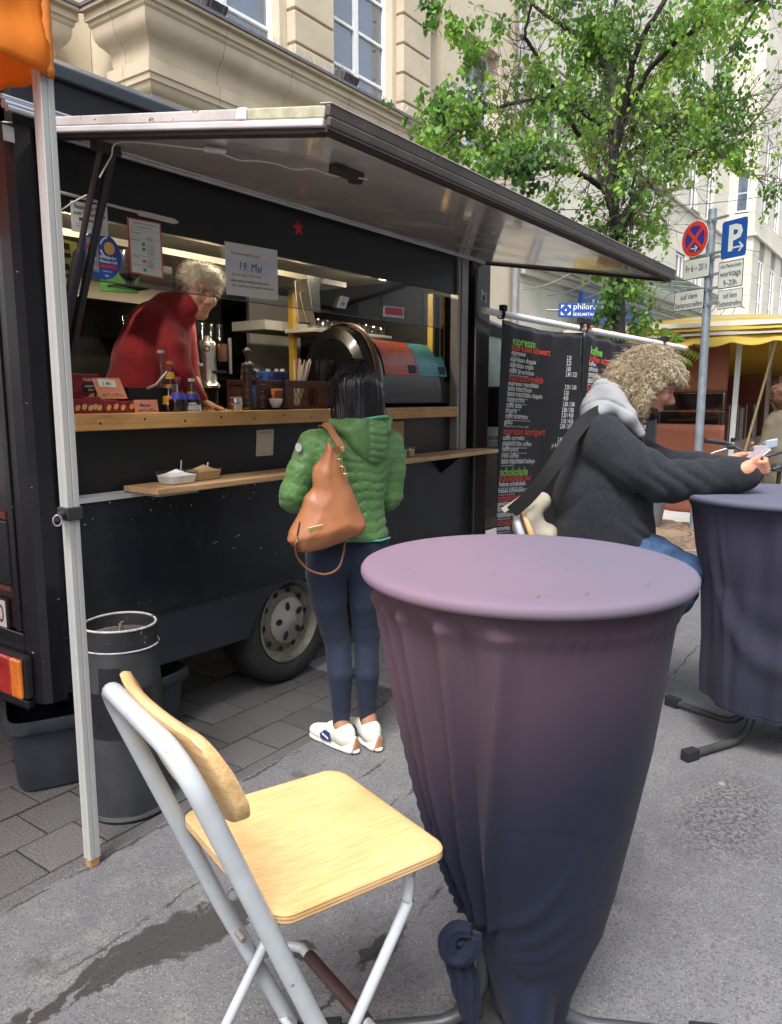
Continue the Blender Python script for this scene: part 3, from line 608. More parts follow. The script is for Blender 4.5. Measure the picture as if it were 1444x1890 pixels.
def wheel(x, y, r=.335):
    t = MB().lathe([(.21, -.03), (.225, -.06), (.25, -.075), (.31, -.07), (r - .012, -.055), (r, -.03), (r, .03), (r, .10), (r - .02, .14), (.25, .15), (.21, .12)], (x, y, r - .005), 48, 'Y', cap=False).build('tyre', mat('tyre_rubber', (.022, .021, .021), .75, var=.3, scale=12, bump=.2, bscale=60), van, smooth=50)
    M_rim = mat('dirty_steel', (0.23, 0.21, 0.17), .5, metal=.35, var=.45, scale=9, chips=((.06, .04, .03), 10, .60)); M_cap = mat('hub_grey', (0.30, 0.29, 0.26), .5, metal=.1, var=.15, scale=9)
    c = Vector((x, y, r - .005))
    rim = MB().lathe([(.218, -.055), (.222, -.066), (.212, -.068), (.205, -.05), (.196, -.01), (.175, -.004), (.14, -.022), (.12, -.03), (.05, -.03), (.001, -.03)], c, 48, 'Y', cap=False).build('rim', M_rim, t, smooth=40)
    rim.location = (0, 0, 0)
    capm = MB().lathe([(.122, -.028), (.124, -.044), (.112, -.054), (.05, -.060), (.036, -.070), (.001, -.071)], c, 40, 'Y', cap=False)
    capm.build('hub_cap', M_cap, t, smooth=40)
    hm = MB()
    for k in range(5):
        a = math.pi / 2 + k * 2 * math.pi / 5 + .2; q = c + Vector((math.cos(a) * .082, -.0615, math.sin(a) * .082)); u1 = Vector((math.cos(a), 0, math.sin(a))); u2 = Vector((-math.sin(a), 0, math.cos(a)))
        hm.add([q + u1 * .025 * math.cos(t_) + u2 * .017 * math.sin(t_) for t_ in np.linspace(0, 2 * math.pi, 14, endpoint=False)], [tuple(range(14))])
    for k in range(10):
        a = k * 2 * math.pi / 10 + .1; q = c + Vector((math.cos(a) * .158, -.022, math.sin(a) * .158)); u1 = Vector((math.cos(a), 0, math.sin(a))); u2 = Vector((-math.sin(a), 0, math.cos(a)))
        hm.add([q + u1 * .015 * math.cos(t_) + u2 * .017 * math.sin(t_) for t_ in np.linspace(0, 2 * math.pi, 12, endpoint=False)], [tuple(range(12))])
    tag(hm.build('rim_hole', MATS['matt_black'], t), kind='stuff')
wheel(2.86, 2.75)
MB().box((1.64, Y0 + .05, 1.12), (4.50, Y0 + .075, 1.372)).build('recess_panel', M_fasc, van)
MB().box((3.72, Y0 + .045, 1.125), (4.50, Y0 + .049, 1.37)).build('brown_panel', mat('dark_brown_board', (.030, .016, .016), .4, var=.2), van)
ch = MB(); ch.box((1.64, Y0 - .012, 1.096), (2.2, Y0 + .05, 1.102)); ch.box((1.64, Y0 + .03, 1.102), (2.2, Y0 + .036, 1.122)); ch.box((1.64, Y0 - .012, 1.102), (2.2, Y0 - .006, 1.115)); ch.build('channel', M_aluw, van)
MB().box((1.88, 2.46, 1.118), (4.76, Y0 + .03, 1.143)).build('shelf_board', M_beech, van, bevel=.004)
MB().box((1.90, 2.48, 1.108), (2.1, 2.62, 1.1175)).build('bracket', M_alu, van)
for x_ in (2.9, 4.3): MB().prism([(x_, 2.50, 1.117), (x_, Y0 - .001, 1.117), (x_, Y0 - .001, 1.00)], (.02, 0, 0)).build('bracket', M_matt, van)
CT = 1.436
c_ = MB().box((1.645, Y0 - .03, 1.372), (4.475, Y0 + .002, CT + .002)).build('counter_edge', M_oak, van, bevel=.004)
mb = MB()
for i in range(14):
    x_ = 1.75 + i * .205; mb.lathe([(.005, Y0 - .0315), (.005, Y0 - .0305)], (x_, 0, 1.40 + (i % 2) * .012), 8, 'Y')
tag(mb.build('screw', M_matt, c_), kind='stuff')
MB().box((1.645, Y0 + .003, 1.40), (4.475, 3.25, CT)).build('counter', M_oak, van, bevel=.002)
rc_ = random.Random(8); mb = MB()
def flake(x, z, s_, y=Y0 - .0012, el=1.0):
    n_ = rc_.randint(5, 7); mb.add([(x + s_ * el * math.cos(a) * rc_.uniform(.5, 1), y, z + s_ * math.sin(a) * rc_.uniform(.5, 1)) for a in np.linspace(0, 2 * math.pi, n_, endpoint=False)], [tuple(range(n_))])
for _ in range(46): flake(rc_.uniform(1.66, 2.7) if rc_.random() < .8 else rc_.uniform(2.7, 4.6), rc_.uniform(1.0, 1.088), rc_.choice((.0015, .002, .003, .005)), el=rc_.uniform(.6, 1.6))
for _ in range(40): flake(rc_.uniform(1.6, 4.8), rc_.uniform(.62, 1.0), rc_.uniform(.001, .0028), el=rc_.uniform(.6, 2.5))
for x, z, l_ in ((2.33, .835, .014), (2.47, .845, .014), (2.44, .79, .009), (2.62, .76, .010), (2.9, .7, .02), (3.6, .82, .02)): mb.add([(x - l_, Y0 - .0012, z), (x + l_, Y0 - .0012, z + .005), (x + l_, Y0 - .0012, z + .0085), (x - l_, Y0 - .0012, z + .0025)], [(0, 1, 2, 3)])
for x, z, s_ in ((1.603, .935, .022), (1.62, .94, .016), (1.60, .96, .010), (1.62, .90, .008), (1.606, 1.0, .006), (1.60, .80, .006)): flake(x, z, s_, Y0 - .0113, .5)
for _ in range(34): flake(rc_.uniform(1.585, 1.635), rc_.uniform(.45, 1.2), rc_.uniform(.0012, .005), Y0 - .0113, .5)
tag(mb.build('paint_chip', mat('bare_primer', (.34, .34, .33), .7, var=.25, scale=60), van), kind='stuff')
for x in (3.30,): MB().box((x, Y0 - .0015, .59), (x + .006, Y0 - .0002, 1.09)).build('panel_seam', M_matt, van)
mb = MB()
for i in range(22):
    for z in (1.078, .602): mb.lathe([(.0045, Y0 - .0025), (.003, Y0 - .004), (.0005, Y0 - .0042)], (1.60 + i * .152 + .05, 0, z), 8, 'Y', cap=False)
tag(mb.build('rivet', M_blk, van, smooth=60), kind='stuff')
MB().box((1.64, Y0 + .005, 2.175), (4.62, Y0 + .03, 2.425)).build('fascia', M_fasc, van, bevel=.002)
MB().box((1.50, Y0, 2.43), (XE, Y0 + .05, 2.615)).build('roof_fascia', M_fasc, van); MB().prism([(1.50, Y0 - .02, 2.618), (1.50, Y0 - .02, 2.665), (1.50, Y0 + .03, 2.70), (1.50, Y0 + .06, 2.70), (1.50, Y0 + .06, 2.618)], (XE - 1.5, 0, 0)).build('roof_edge', mat('edge_paint', (.035, .04, .05), .3, var=.2, coat=.3), van, bevel=.006)
MB().box((1.58, Y0 - .01, .36), (1.640, Y0 + .05, 2.43)).build('frame_post', M_blkc, van, bevel=.006)
MB().box((1.565, Y0 + .012, .36), (1.5795, Y0 + .05, 2.43)).build('frame_gap', M_matt, van)
P = [(1.46, Y0 + .06, 0), (1.475, Y0 + .02, 0), (1.50, Y0, 0), (1.562, Y0 - .004, 0), (1.562, Y0 + .05, 0), (1.50, Y0 + .10, 0), (1.46, Y0 + .10, 0)]
MB().prism([(x, y, .34) for x, y, z in P], (0, 0, 2.09)).build('corner_post', M_blkc, van, bevel=.004)
MB().box((1.588, Y0 - .0105, .40), (1.591, Y0 - .0125, 2.2)).build('edge_trim', mat('dull_trim', (.12, .12, .12), .5), van)
mb = MB(); mb.box((4.485, Y0 - .012, 1.146), (4.515, Y0 + .05, 2.42)); mb.box((4.522, Y0 - .018, 1.146), (4.575, Y0 + .05, 2.42)); mb.box((4.582, Y0 - .012, 1.146), (4.615, Y0 + .05, 2.42)); mb.build('right_frame', mat('grey_profile', (.27, .25, .235), .45, metal=.2, var=.15, scale=5), van, bevel=.003)
MB().box((4.62, Y0 + .03, 1.1), (4.70, Y0 + .06, 2.43)).build('frame_gap', M_matt, van)
M_gls = mat('gloss_black', (.02, .018, .02), .16, var=.3, scale=4, coat=.6, bump=.05, bscale=10)
o = MB().box((4.70, Y0 - .03, .50), (4.90, Y0 + .05, 2.43)).build('right_post', M_gls, van, bevel=.012)
mb = MB(); put_text(mb, 'M', (4.75, Y0 - .0315, 2.16), (1, 0, 0), (0, 0, 1), .10, bold=.02, shear=.15, wob=.1); put_text(mb, 'n', (4.80, Y0 - .0315, 2.16), (1, 0, 0), (0, 0, 1), .08, bold=.02, shear=-.15, wob=.15); mb.build('graffiti', mat('chalk_white', (.5, .5, .5), .7), van)
MB().box((4.90, Y0 + .0, .5), (4.95, Y0 + .05, 2.43)).build('edge_strip', M_alu, van, bevel=.004)
M_rear = mat('rear_paint', (.030, .016, .018), .28, var=.4, scale=1.5, bump=.05, bscale=18, coat=.4, chips=((.30, .26, .24), 14, .70))
MB().box((1.462, Y0 + .10, .62), (1.49, 4.7, 2.66)).build('rear_wall', M_rear, van, bevel=.004)
MB().box((1.455, Y0 + .10, .30), (1.49, 4.7, .612)).build('rear_skirt', M_blkc, van, bevel=.006)
mb = MB(); mb.box((1.452, 2.755, .62), (1.461, 2.79, 2.6)); mb.build('door_edge', M_blkc, van, bevel=.003)
ht = MB().box((1.450, 2.80, .79), (1.461, 3.4, 1.04)).build('hatch', M_blkc, van, bevel=.01)
MB().box((1.4475, 2.80, .77), (1.461, 3.4, .788)).build('rust_strip', mat('rust_red', (.12, .035, .025), .6, var=.4, scale=20), van)
MB().box((1.4475, 2.80, 1.05), (1.461, 3.4, 1.075)).build('rust_strip', MATS['rust_red'], van)
pl = MB().box((1.445, 2.835, .615), (1.461, 3.36, .735)).build('number_plate', M_matt, van, bevel=.006)
MB().box((1.443, 2.842, .622), (1.4445, 3.353, .728)).build('plate_face', mat('plate_white', (.62, .56, .52), .5), pl)
mb = MB(); put_text(mb, '80', (1.4425, 2.95, .638), (0, -1, 0), (0, 0, 1), .105, bold=.0, width=.095); mb.build('lettering', MATS['matt_black'], pl)
def glow(n, c): return mat(n, c, .18, var=.25, scale=25, spec=.8, coat=.8, bump=.3, bscale=90)
tl = MB().box((1.425, 2.700, .365), (1.46, 3.06, .535)).build('tail_lamp', M_matt, van, bevel=.01)
MB().box((1.405, 2.705, .372), (1.4245, 2.775, .528)).build('amber_lens', glow('amber_lens', (.75, .20, .02)), tl, bevel=.012, seg=3); MB().box((1.405, 2.777, .372), (1.4245, 3.05, .528)).build('red_lens', glow('red_lens', (.42, .02, .015)), tl, bevel=.012, seg=3)
MB().box((1.43, 2.70, .33), (1.46, 3.06, .36)).build('bumper_lip', M_blkc, van, bevel=.004)
mb = MB()
for y_, z_, r_ in ((Y0 - .03, 2.47, .016), (Y0 - .05, 2.452, .012), (Y0 - .02, 2.495, .010)): mb.tube([(1.455, y_, z_), (4.62, y_, z_)], r_, 10)
mb.build('hinge_rail', mat('chrome_rail', (.55, .56, .60), .22, metal=.9, var=.1), van, smooth=60)
MB().box((1.463, Y0 + .0, 2.36), (1.50, Y0 - .006, 2.41)).build('hinge_block', M_alu, van)
# ---- the flap: frame profiles and glossy grey underside
FP0, FP1 = Vector((0, 2.62, 2.412)), Vector((0, 1.345, 2.188)); fd = (FP1 - FP0).normalized(); fn = Vector((0, -fd.z, fd.y)); fn = -fn if fn.z < 0 else fn
FX0, FX1 = 1.615, 4.80; Lf = (FP1 - FP0).length
def fp(x, s, h): return Vector((x, 0, 0)) + FP0 + fd * s + fn * h
def under():
    m = bpy.data.materials.new('grey_gloss_underside'); m.use_nodes = True; t = m.node_tree; b = t.nodes['Principled BSDF']; b.inputs['Base Color'].default_value = (.60, .56, .53, 1); b.inputs['Roughness'].default_value = .10
    b.inputs['Specular IOR Level'].default_value = .75; b.inputs['Coat Weight'].default_value = .5; b.inputs['Coat Roughness'].default_value = .05
    tc = t.nodes.new('ShaderNodeTexCoord'); mp = t.nodes.new('ShaderNodeMapping'); mp.inputs['Scale'].default_value = (1.2, 5, 1)
    n = t.nodes.new('ShaderNodeTexNoise'); n.inputs['Scale'].default_value = 2.5; n.inputs['Detail'].default_value = 5; t.links.new(tc.outputs['Object'], mp.inputs[0]); t.links.new(mp.outputs[0], n.inputs['Vector'])
    bp = t.nodes.new('ShaderNodeBump'); bp.inputs['Strength'].default_value = .07; bp.inputs['Distance'].default_value = .02; t.links.new(n.outputs[0], bp.inputs['Height']); t.links.new(bp.outputs[0], b.inputs['Normal'])
    n2 = t.nodes.new('ShaderNodeTexNoise'); n2.inputs['Scale'].default_value = 3; n2.inputs['Detail'].default_value = 7; t.links.new(tc.outputs['Object'], n2.inputs['Vector'])
    mr = t.nodes.new('ShaderNodeMapRange'); mr.inputs['From Min'].default_value = .4; mr.inputs['From Max'].default_value = .75; mr.inputs['To Min'].default_value = .07; mr.inputs['To Max'].default_value = .3; t.links.new(n2.outputs[0], mr.inputs[0]); t.links.new(mr.outputs[0], b.inputs['Roughness'])
    return m
flap = MB().add([fp(FX0 + .04, .0, .004), fp(FX1 - .04, .0, .004), fp(FX1 - .04, Lf - .04, .004), fp(FX0 + .04, Lf - .04, .004), fp(FX0 + .04, .0, .03), fp(FX1 - .04, .0, .03), fp(FX1 - .04, Lf - .04, .03), fp(FX0 + .04, Lf - .04, .03)],
    [(0, 1, 2, 3), (4, 7, 6, 5), (0, 4, 5, 1), (1, 5, 6, 2), (2, 6, 7, 3), (3, 7, 4, 0)]).build('serving_flap', under(), van, fix=True)
M_fr = mat('weathered_brown_frame', (.085, .070, .064), .5, var=.3, scale=6, bump=.1, bscale=60, chips=((.33, .31, .28), 26, .64))
M_frw = mat('weathered_pale_frame', (.46, .42, .40), .5, var=.2, scale=7, chips=((.12, .08, .07), 14, .60)); M_frd = mat('dark_seal', (.035, .026, .025), .6)
def fbar(x0, x1, s0, s1, h0, h1, name, m, bev=.004):
    return MB().add([fp(x0, s0, h0), fp(x1, s0, h0), fp(x1, s1, h0), fp(x0, s1, h0), fp(x0, s0, h1), fp(x1, s0, h1), fp(x1, s1, h1), fp(x0, s1, h1)], [(0, 3, 2, 1), (4, 5, 6, 7), (0, 1, 5, 4), (1, 2, 6, 5), (2, 3, 7, 6), (3, 0, 4, 7)]).build(name, m, flap, fix=True, bevel=bev)
fbar(FX0 - .012, FX1 + .01, Lf - .004, Lf + .012, .004, .028, 'frame_profile', M_fr); fbar(FX0 - .012, FX1 + .01, Lf - .012, Lf + .006, .029, .058, 'frame_profile', M_fr); fbar(FX0, FX1, Lf - .04, Lf - .006, -.008, .003, 'seal', M_frd, .002)
fbar(FX0 - .012, FX1 + .01, Lf - .03, Lf + .008, .0585, .062, 'top_lip', M_frw, .001)
fbar(FX0 - .014, FX0 + .02, .04, Lf - .013, .004, .024, 'side_profile', mat('clean_pale_frame', (.55, .53, .54), .4, metal=.1, var=.08, scale=8)); fbar(FX0 - .010, FX0 + .02, .04, Lf - .34, .025, .056, 'side_profile', M_frw)
fbar(FX0 - .016, FX0 + .02, Lf - .338, Lf - .30, .025, .057, 'joint_cap', mat('white_tape', (.72, .72, .74), .5)); fbar(FX0 - .010, FX0 + .02, Lf - .298, Lf - .013, .025, .056, 'side_profile', mat('yellowed_frame', (.40, .38, .26), .6, var=.3, scale=20))
fbar(FX0, FX0 + .04, .02, Lf - .041, -.010, .003, 'seal', M_frd, .002); fbar(FX1 - .04, FX1, .02, Lf - .041, -.010, .003, 'seal', M_frd, .002)
fbar(FX1 - .02, FX1 + .008, .02, Lf - .013, .004, .056, 'side_profile', M_fr)
fbar(FX0 + .04, FX1 - .04, .031, Lf - .04, .0305, .054, 'flap_top', M_fr)
fbar(FX0 + .04, FX1 - .04, .0, .03, -.006, .003, 'inner_trim', M_aluw, .001)
mb = MB()
for i in range(60):
    x = FX0 + .3 + i * .047 + random.uniform(-.01, .01); s_ = Lf * .62 + random.uniform(-.012, .012)
    q = fp(x, s_, .0035); r_ = random.uniform(.002, .0045); mb.add([q + Vector((math.cos(a) * r_, 0, 0)) + fd * math.sin(a) * r_ - fn * .001 for a in np.linspace(0, 6.28, 6, endpoint=False)], [tuple(range(6))])
mb.build('rivet', M_aluw, flap)
lk = MB(); lk.obox(fp(2.06, Lf - .30, -.012), (.07, 0, 0), fd * .02, fn * .014); lk.obox(fp(2.0, Lf - .28, -.02), (.03, 0, 0), fd * .012, fn * .008); lk.obox(fp(2.12, Lf - .31, -.022), (.015, 0, 0), fd * .02, fn * .01)
lk.build('latch', M_frd, flap, bevel=.003)
sA, sM, sB = onX(186, 258, 1.72), onX(146, 470, 1.70), onX(112, 640, 1.67)
sA = fp(1.72, (sA.y - FP0.y) / fd.y, -.01)
st = MB().tube([sA, sM], .011, 12).build('gas_strut_rod', mat('strut_metal', (.055, .045, .048), .35, metal=.5, var=.2), van, smooth=60)
d_ = (sM - sA).normalized(); MB().tube([sM - d_ * .02, sM, sB], [.013, .022, .022], 14).build('gas_strut', mat('strut_black', (.015, .015, .018), .4, var=.2), van, smooth=50)
off = Vector((.05, 0, 0)); MB().tube([sA + off, sA + off + (sM - sA) * 2.0], .015, 10).build('gas_strut', MATS['strut_black'], van, smooth=60)
mb = MB().box(sA + Vector((-.03, -.02, -.02)), sA + Vector((.07, .02, .012))); mb.tube([sA + Vector((-.035, 0, -.01)), sA + Vector((.08, 0, -.01))], .012, 8); mb.build('strut_bracket', M_frd, van, bevel=.003)
# ---- interior shell
M_ceil = mat('cream_ceiling', (.34, .29, .21), .5, var=.12, scale=3); M_in = mat('interior_black', (.010, .010, .011), .6, var=.2)
MB().box((1.64, 3.02, 2.30), (4.50, 4.66, 2.33)).build('ceiling', M_ceil, van)
MB().box((1.64, Y0 + .20, 2.255), (4.0, 3.02, 2.29)).build('ceiling_board', M_ceil, van, bevel=.003); MB().box((1.64, 3.12, 2.19), (3.9, 3.40, 2.22)).build('ceiling_board', M_ceil, van); MB().box((1.64, 3.7, 2.02), (3.0, 3.76, 2.295)).build('ceiling_beam', M_ceil, van)
MB().box((1.64, 4.30, .60), (4.50, 4.33, 2.3)).build('back_wall', M_in, van); MB().box((1.62, Y0 + .06, .60), (1.64, 4.6, 2.3)).build('side_wall', M_in, van); MB().box((4.50, Y0 + .06, .60), (4.52, 4.6, 2.3)).build('side_wall', M_in, van)
MB().box((1.64, 3.0, .60), (4.50, 4.3, .62)).build('floor', M_in, van)
MB().box((1.64, 3.75, 1.30), (4.50, 4.3, 1.34)).build('worktop', mat('dark_worktop', (.02, .02, .022), .25, var=.2), van, bevel=.004)
M_shelfw = mat('white_shelf', (.42, .42, .38), .5, var=.1)
MB().box((3.95, 4.05, 1.36), (4.49, 4.08, 2.25)).build('white_panel', mat('white_panel_paint', (.44, .43, .39), .6, var=.12, scale=3), van)
sh = MB().box((3.5, 3.45, 1.92), (4.45, 3.75, 1.98)).build('wall_shelf', M_shelfw, van, bevel=.004)
MB().box((4.33, Y0 + .09, 1.46), (4.48, Y0 + .13, 2.17)).build('yellow_panel', mat('yellow_paint', (.50, .30, .04), .5, var=.15), van)
MB().box((4.33, Y0 + .075, 1.75), (4.39, Y0 + .088, 2.15)).build('black_strip', M_matt, van)
MB().box((4.43, Y0 + .07, 1.46), (4.437, Y0 + .089, 1.98)).build('black_strip', M_matt, van)
MB().box((3.70, 3.40, 1.45), (3.735, 3.44, 2.18)).build('yellow_post', MATS['yellow_paint'], van)
MB().box((3.60, Y0 + .05, 1.437), (4.48, Y0 + .07, 1.60)).build('brown_panel', MATS['dark_brown_board'], van)
MB().box((2.9, 4.0, 1.86), (3.75, 4.28, 1.875)).build('glass_shelf', M_in, van); MB().box((2.9, 4.0, 1.62), (3.75, 4.28, 1.635)).build('glass_shelf', M_in, van)
M_lit = mat('lit_bulb', (1, .85, .6), .5, emit=((1, .78, .45), 9))
for x_, y_ in ((3.06, 2.93), (3.32, 2.93)):
    o = MB().lathe([(.030, 2.250), (.042, 2.252), (.042, 2.256)], (x_, y_, 0), 20).build('spot_or_fill_housing', M_alu, van, smooth=40); MB().lathe([(.028, 2.2485), (.001, 2.2484)], (x_, y_, 0), 16, cap=False).build('bulb', M_lit, o)
    ld = bpy.data.lights.new('spot_or_fill_lamp', 'POINT'); ld.energy = 2.0; ld.color = (1, .86, .66); ld.shadow_soft_size = .025
    lo = bpy.data.objects.new('spot_or_fill_lamp', ld); COL.objects.link(lo); lo.parent = van; lo.location = Vector((x_, y_, 2.235)) - Vector(van.location)
for x_, yl in ((1.95, 2.96), (2.66, 2.885), (4.1, 2.96)):  # unseen ceiling spots added to brighten the van inside and the vendor
    ld = bpy.data.lights.new('spot_or_fill_lamp', 'POINT'); ld.energy = 5.0 if x_ > 2.3 and x_ < 3 else 3.0; ld.color = (1, .88, .70); ld.shadow_soft_size = .025
    lo = bpy.data.objects.new('spot_or_fill_lamp', ld); COL.objects.link(lo); lo.parent = van; lo.location = Vector((x_, yl, 2.232)) - Vector(van.location)
    o = MB().lathe([(.030, 2.250), (.042, 2.252), (.042, 2.256)], (x_, yl, 0), 20).build('spot_or_fill_housing', M_alu, van, smooth=40); MB().lathe([(.028, 2.2485), (.001, 2.2484)], (x_, yl, 0), 16, cap=False).build('bulb', M_lit, o)  # housing and bulb added to go with each unseen lamp
M_sg = glass('serving_glass', (.80, .82, .84), .015, .03)
MB().box((1.66, Y0 + .012, 1.945), (4.33, Y0 + .018, 2.174)).build('serving_glass', M_sg, van)
MB().box((1.66, Y0 + .0115, 1.941), (4.33, Y0 + .0185, 1.9445)).build('glass_edge', mat('glass_edge', (.06, .09, .08), .3), van)
rl = onY(110, 358, Y0); MB().tube([onY(100, 352, Y0), onY(328, 410, Y0)], .006, 8).build('light_rail', mat('pale_rail', (.55, .52, .46), .4), van)
MB().obox((onY(290, 401, Y0)), (.09, 0, -.001), (0, .008, 0), (0, 0, .010)).build('light_rail', MATS['pale_rail'], van, bevel=.003)
c = onY(551, 421, Y0 + .002); mb = MB(); pts = []
for k in range(10):
    a = math.pi / 2 + k * math.pi / 5 + .12; r_ = .042 if k % 2 == 0 else .017; pts.append(c + Vector((math.cos(a) * r_, 0, math.sin(a) * r_)))
mb.prism(pts, (0, .002, 0)).build('star_sticker', mat('star_red', (.55, .03, .04), .5), van)
# ---- cab in front of the box
M_cab = mat('cab_paint', (.02, .022, .028), .25, coat=.5);
prof_c = [(5.0, .45), (6.6, .45), (6.65, 1.0), (6.0, 1.22), (5.55, 2.05), (5.0, 2.12)]
MB().prism([(x, 2.80, z) for x, z in prof_c], (0, 1.75, 0)).build('cab', M_cab, van, bevel=.03)
MB().prism([(5.06, 2.792, 1.20), (5.85, 2.792, 1.20), (5.45, 2.792, 1.95), (5.06, 2.792, 1.98)], (0, .01, 0)).build('cab_window', mat('cab_glass', (.22, .30, .27), .05, var=.3, scale=3, spec=1.0), van)
MB().prism([(5.03, 2.786, 1.97), (5.5, 2.786, 1.95), (5.52, 2.786, 2.02), (5.03, 2.786, 2.06)], (0, .01, 0)).build('window_trim', M_matt, van)
mr = MB().box((5.08, 2.58, 1.28), (5.20, 2.74, 1.58)).build('wing_mirror', M_matt, van, bevel=.02); MB().box((5.0, 2.62, 1.14), (5.12, 2.79, 1.18)).build('door_handle', M_aluw, van, bevel=.005)
# ---- papers and stickers: each a thing taped to the van
M_paper = mat('white_paper', (.66, .67, .63), .6, var=.04); M_ink = mat('black_ink', (.02, .02, .02), .6); M_redink = mat('red_ink', (.55, .10, .08), .6); M_blueink = mat('blue_ink', (.03, .06, .35), .5); M_green = mat('green_print', (.05, .35, .12), .5)
YG = Y0 + .0005
def sheet(name, label, cat, corners, Y, m, group=None, th=.0015):
    pts = [onY(u, v, Y) for u, v in corners]; o = MB().prism(pts, (0, th, 0)).build(name, m, None, loc=pts[3]); return tag(o, label, cat, group), pts
def on_sheet(pts, s, t): return (pts[0].lerp(pts[1], s)).lerp(pts[3].lerp(pts[2], s), t) + Vector((0, -.0012, 0))
def sheet_text(o, pts, rows, m):
    mb = MB(); xd = (pts[1] - pts[0]).normalized(); up = (pts[0] - pts[3]).normalized()
    for s, t, txt, size, al, *ex in rows: put_text(mb, txt, on_sheet(pts, s, t), xd, up, size, align=al, bold=ex[0] if ex else 0)
    return mb.build('lettering', m, o)
o, p = sheet('paper_notice', 'white paper notice in bold lettering behind the gas strut', 'notice', ((130, 369), (198, 382), (200, 437), (133, 426)), YG, M_paper, 'papers on the serving glass')
sheet_text(o, p, [(.5, .22, 'Rassismus führt', .020, 'C', .01), (.5, .42, 'zum Verlust Ihres', .019, 'C', .01), (.5, .62, 'Mittelmahls.', .019, 'C', .01)], M_ink); sheet_text(o, p, [(.92, .94, 'UNRECHT', .009, 'R', .01)], M_redink)
mb = MB()
for t_ in (.72, .80): mb.add([on_sheet(p, .1, t_), on_sheet(p, .9, t_), on_sheet(p, .9, t_ + .012), on_sheet(p, .1, t_ + .012)], [(0, 3, 2, 1)])
mb.build('rule_line', M_ink, o)
o, p = sheet('paper_notice', 'white table of rules on red-bordered paper hanging on the glass left of the vendor', 'notice', ((234, 400), (297, 412), (303, 516), (241, 503)), YG, mat('red_paper', (.50, .11, .08), .6), 'papers on the serving glass')
inn = [on_sheet(p, a, b_) for a, b_ in ((.05, .025), (.95, .025), (.95, .975), (.05, .975))]; MB().prism(inn, (0, .0006, 0)).build('inner_sheet', M_paper, o)
p = [q - Vector((0, .0004, 0)) for q in p]
sheet_text(o, p, [(.5, .09, 'Verhalten bei Rassismus', .0115, 'C'), (.5, .155, 'Ruhe bewahren', .0105, 'C'), (.09, .27, 'Beobachten', .010, 'L'), (.09, .40, 'Bewerten', .010, 'L'), (.09, .70, 'Handeln', .010, 'L'), (.09, .86, 'ohne Worte', .006, 'L')] +
    [(.52, .30 + k * .026, 'genau hinsehen', .0055, 'L') for k in range(4)] + [(.52, .43 + k * .027, 'nicht wegschauen', .0052, 'L') for k in range(8)] + [(.52, .72 + k * .028, 'Hilfe anbieten', .0055, 'L') for k in range(6)], M_ink)
mb = MB()
for t_ in (.19, .335, .65, .82): mb.add([on_sheet(p, .08, t_), on_sheet(p, .92, t_), on_sheet(p, .92, t_ + .004), on_sheet(p, .08, t_ + .004)], [(0, 3, 2, 1)])
mb.build('rule_line', M_ink, o); mb = MB()
def sq(mb, p, s, t, a=.10, b_=.06): mb.add([on_sheet(p, s, t), on_sheet(p, s + a, t), on_sheet(p, s + a, t + b_), on_sheet(p, s, t + b_)], [(0, 3, 2, 1)])
sq(mb, p, .38, .41); sq(mb, p, .38, .50); sq(mb, p, .38, .87); mb.build('pictogram', M_green, o); mb = MB(); sq(mb, p, .38, .72, .1, .05); mb.build('pictogram', M_redink, o)
o, p = sheet('paper_notice', 'white laminated sheet with a handwritten date, right of the vendor', 'notice', ((415, 445), (512, 462), (514, 554), (419, 543)), YG - .002, M_paper, 'papers on the serving glass')
MB().prism([on_sheet(p, a, b_) for a, b_ in ((.01, .30), (.99, .27), (.99, .55), (.01, .55))], (0, .0005, 0)).build('date_slip', mat('bluish_paper', (.60, .63, .72), .6), o)
p = [q - Vector((0, .0004, 0)) for q in p]
sheet_text(o, p, [(.10, .22, 'Am kommenden Freitag', .018, 'L'), (.10, .62, 'sind wir nicht auf dem Markt', .016, 'L')], M_redink)
mb = MB(); xd = (p[1] - p[0]).normalized(); up = Vector((0, 0, 1)); put_text(mb, '19. Mai', on_sheet(p, .22, .50), xd, up, .052, shear=.15, wob=.05)
put_text(mb, 'Übernächsten Freitag sind wir wieder', on_sheet(p, .08, .74), xd, up, .0165, width=.245); put_text(mb, 'da – und freuen uns auf Sie / auf euch!', on_sheet(p, .10, .83), xd, up, .0165, width=.265); mb.build('lettering', M_ink, o)
c = onY(188, 472, YG); cs = MB().prism([c + Vector((math.cos(a) * .088, 0, math.sin(a) * .088)) for a in np.linspace(0, 2 * math.pi, 32, endpoint=False)], (0, .0015, 0)).build('round_sticker', mat('sticker_blue', (.02, .08, .33), .4, var=.04), None, loc=c)
tag(cs, 'round blue sticker with a grey cup and white lettering on the glass', 'sticker')
f0 = c + Vector((0, -.0012, 0)); X_, Z_ = Vector((1, 0, 0)), Vector((0, 0, 1))
MB().prism([f0 + X_ * a + Z_ * b_ for a, b_ in ((-.070, -.055), (-.015, -.065), (-.012, .055), (-.062, .060))], (0, .0006, 0)).build('cup_print', mat('cup_grey', (.22, .22, .25), .5), cs)
mb = MB(); mb.add([f0 + X_ * a + Z_ * b_ - Vector((0, .0003, 0)) for a, b_ in ((-.066, .018), (-.030, .018), (-.030, .034), (-.066, .034))], [(0, 1, 2, 3)]); mb.add([f0 + X_ * a + Z_ * b_ for a, b_ in ((-.008, -.044), (.066, -.042), (.064, -.030), (-.008, -.032))], [(0, 1, 2, 3)]); mb.build('red_print', mat('print_red', (.55, .03, .03), .5), cs)
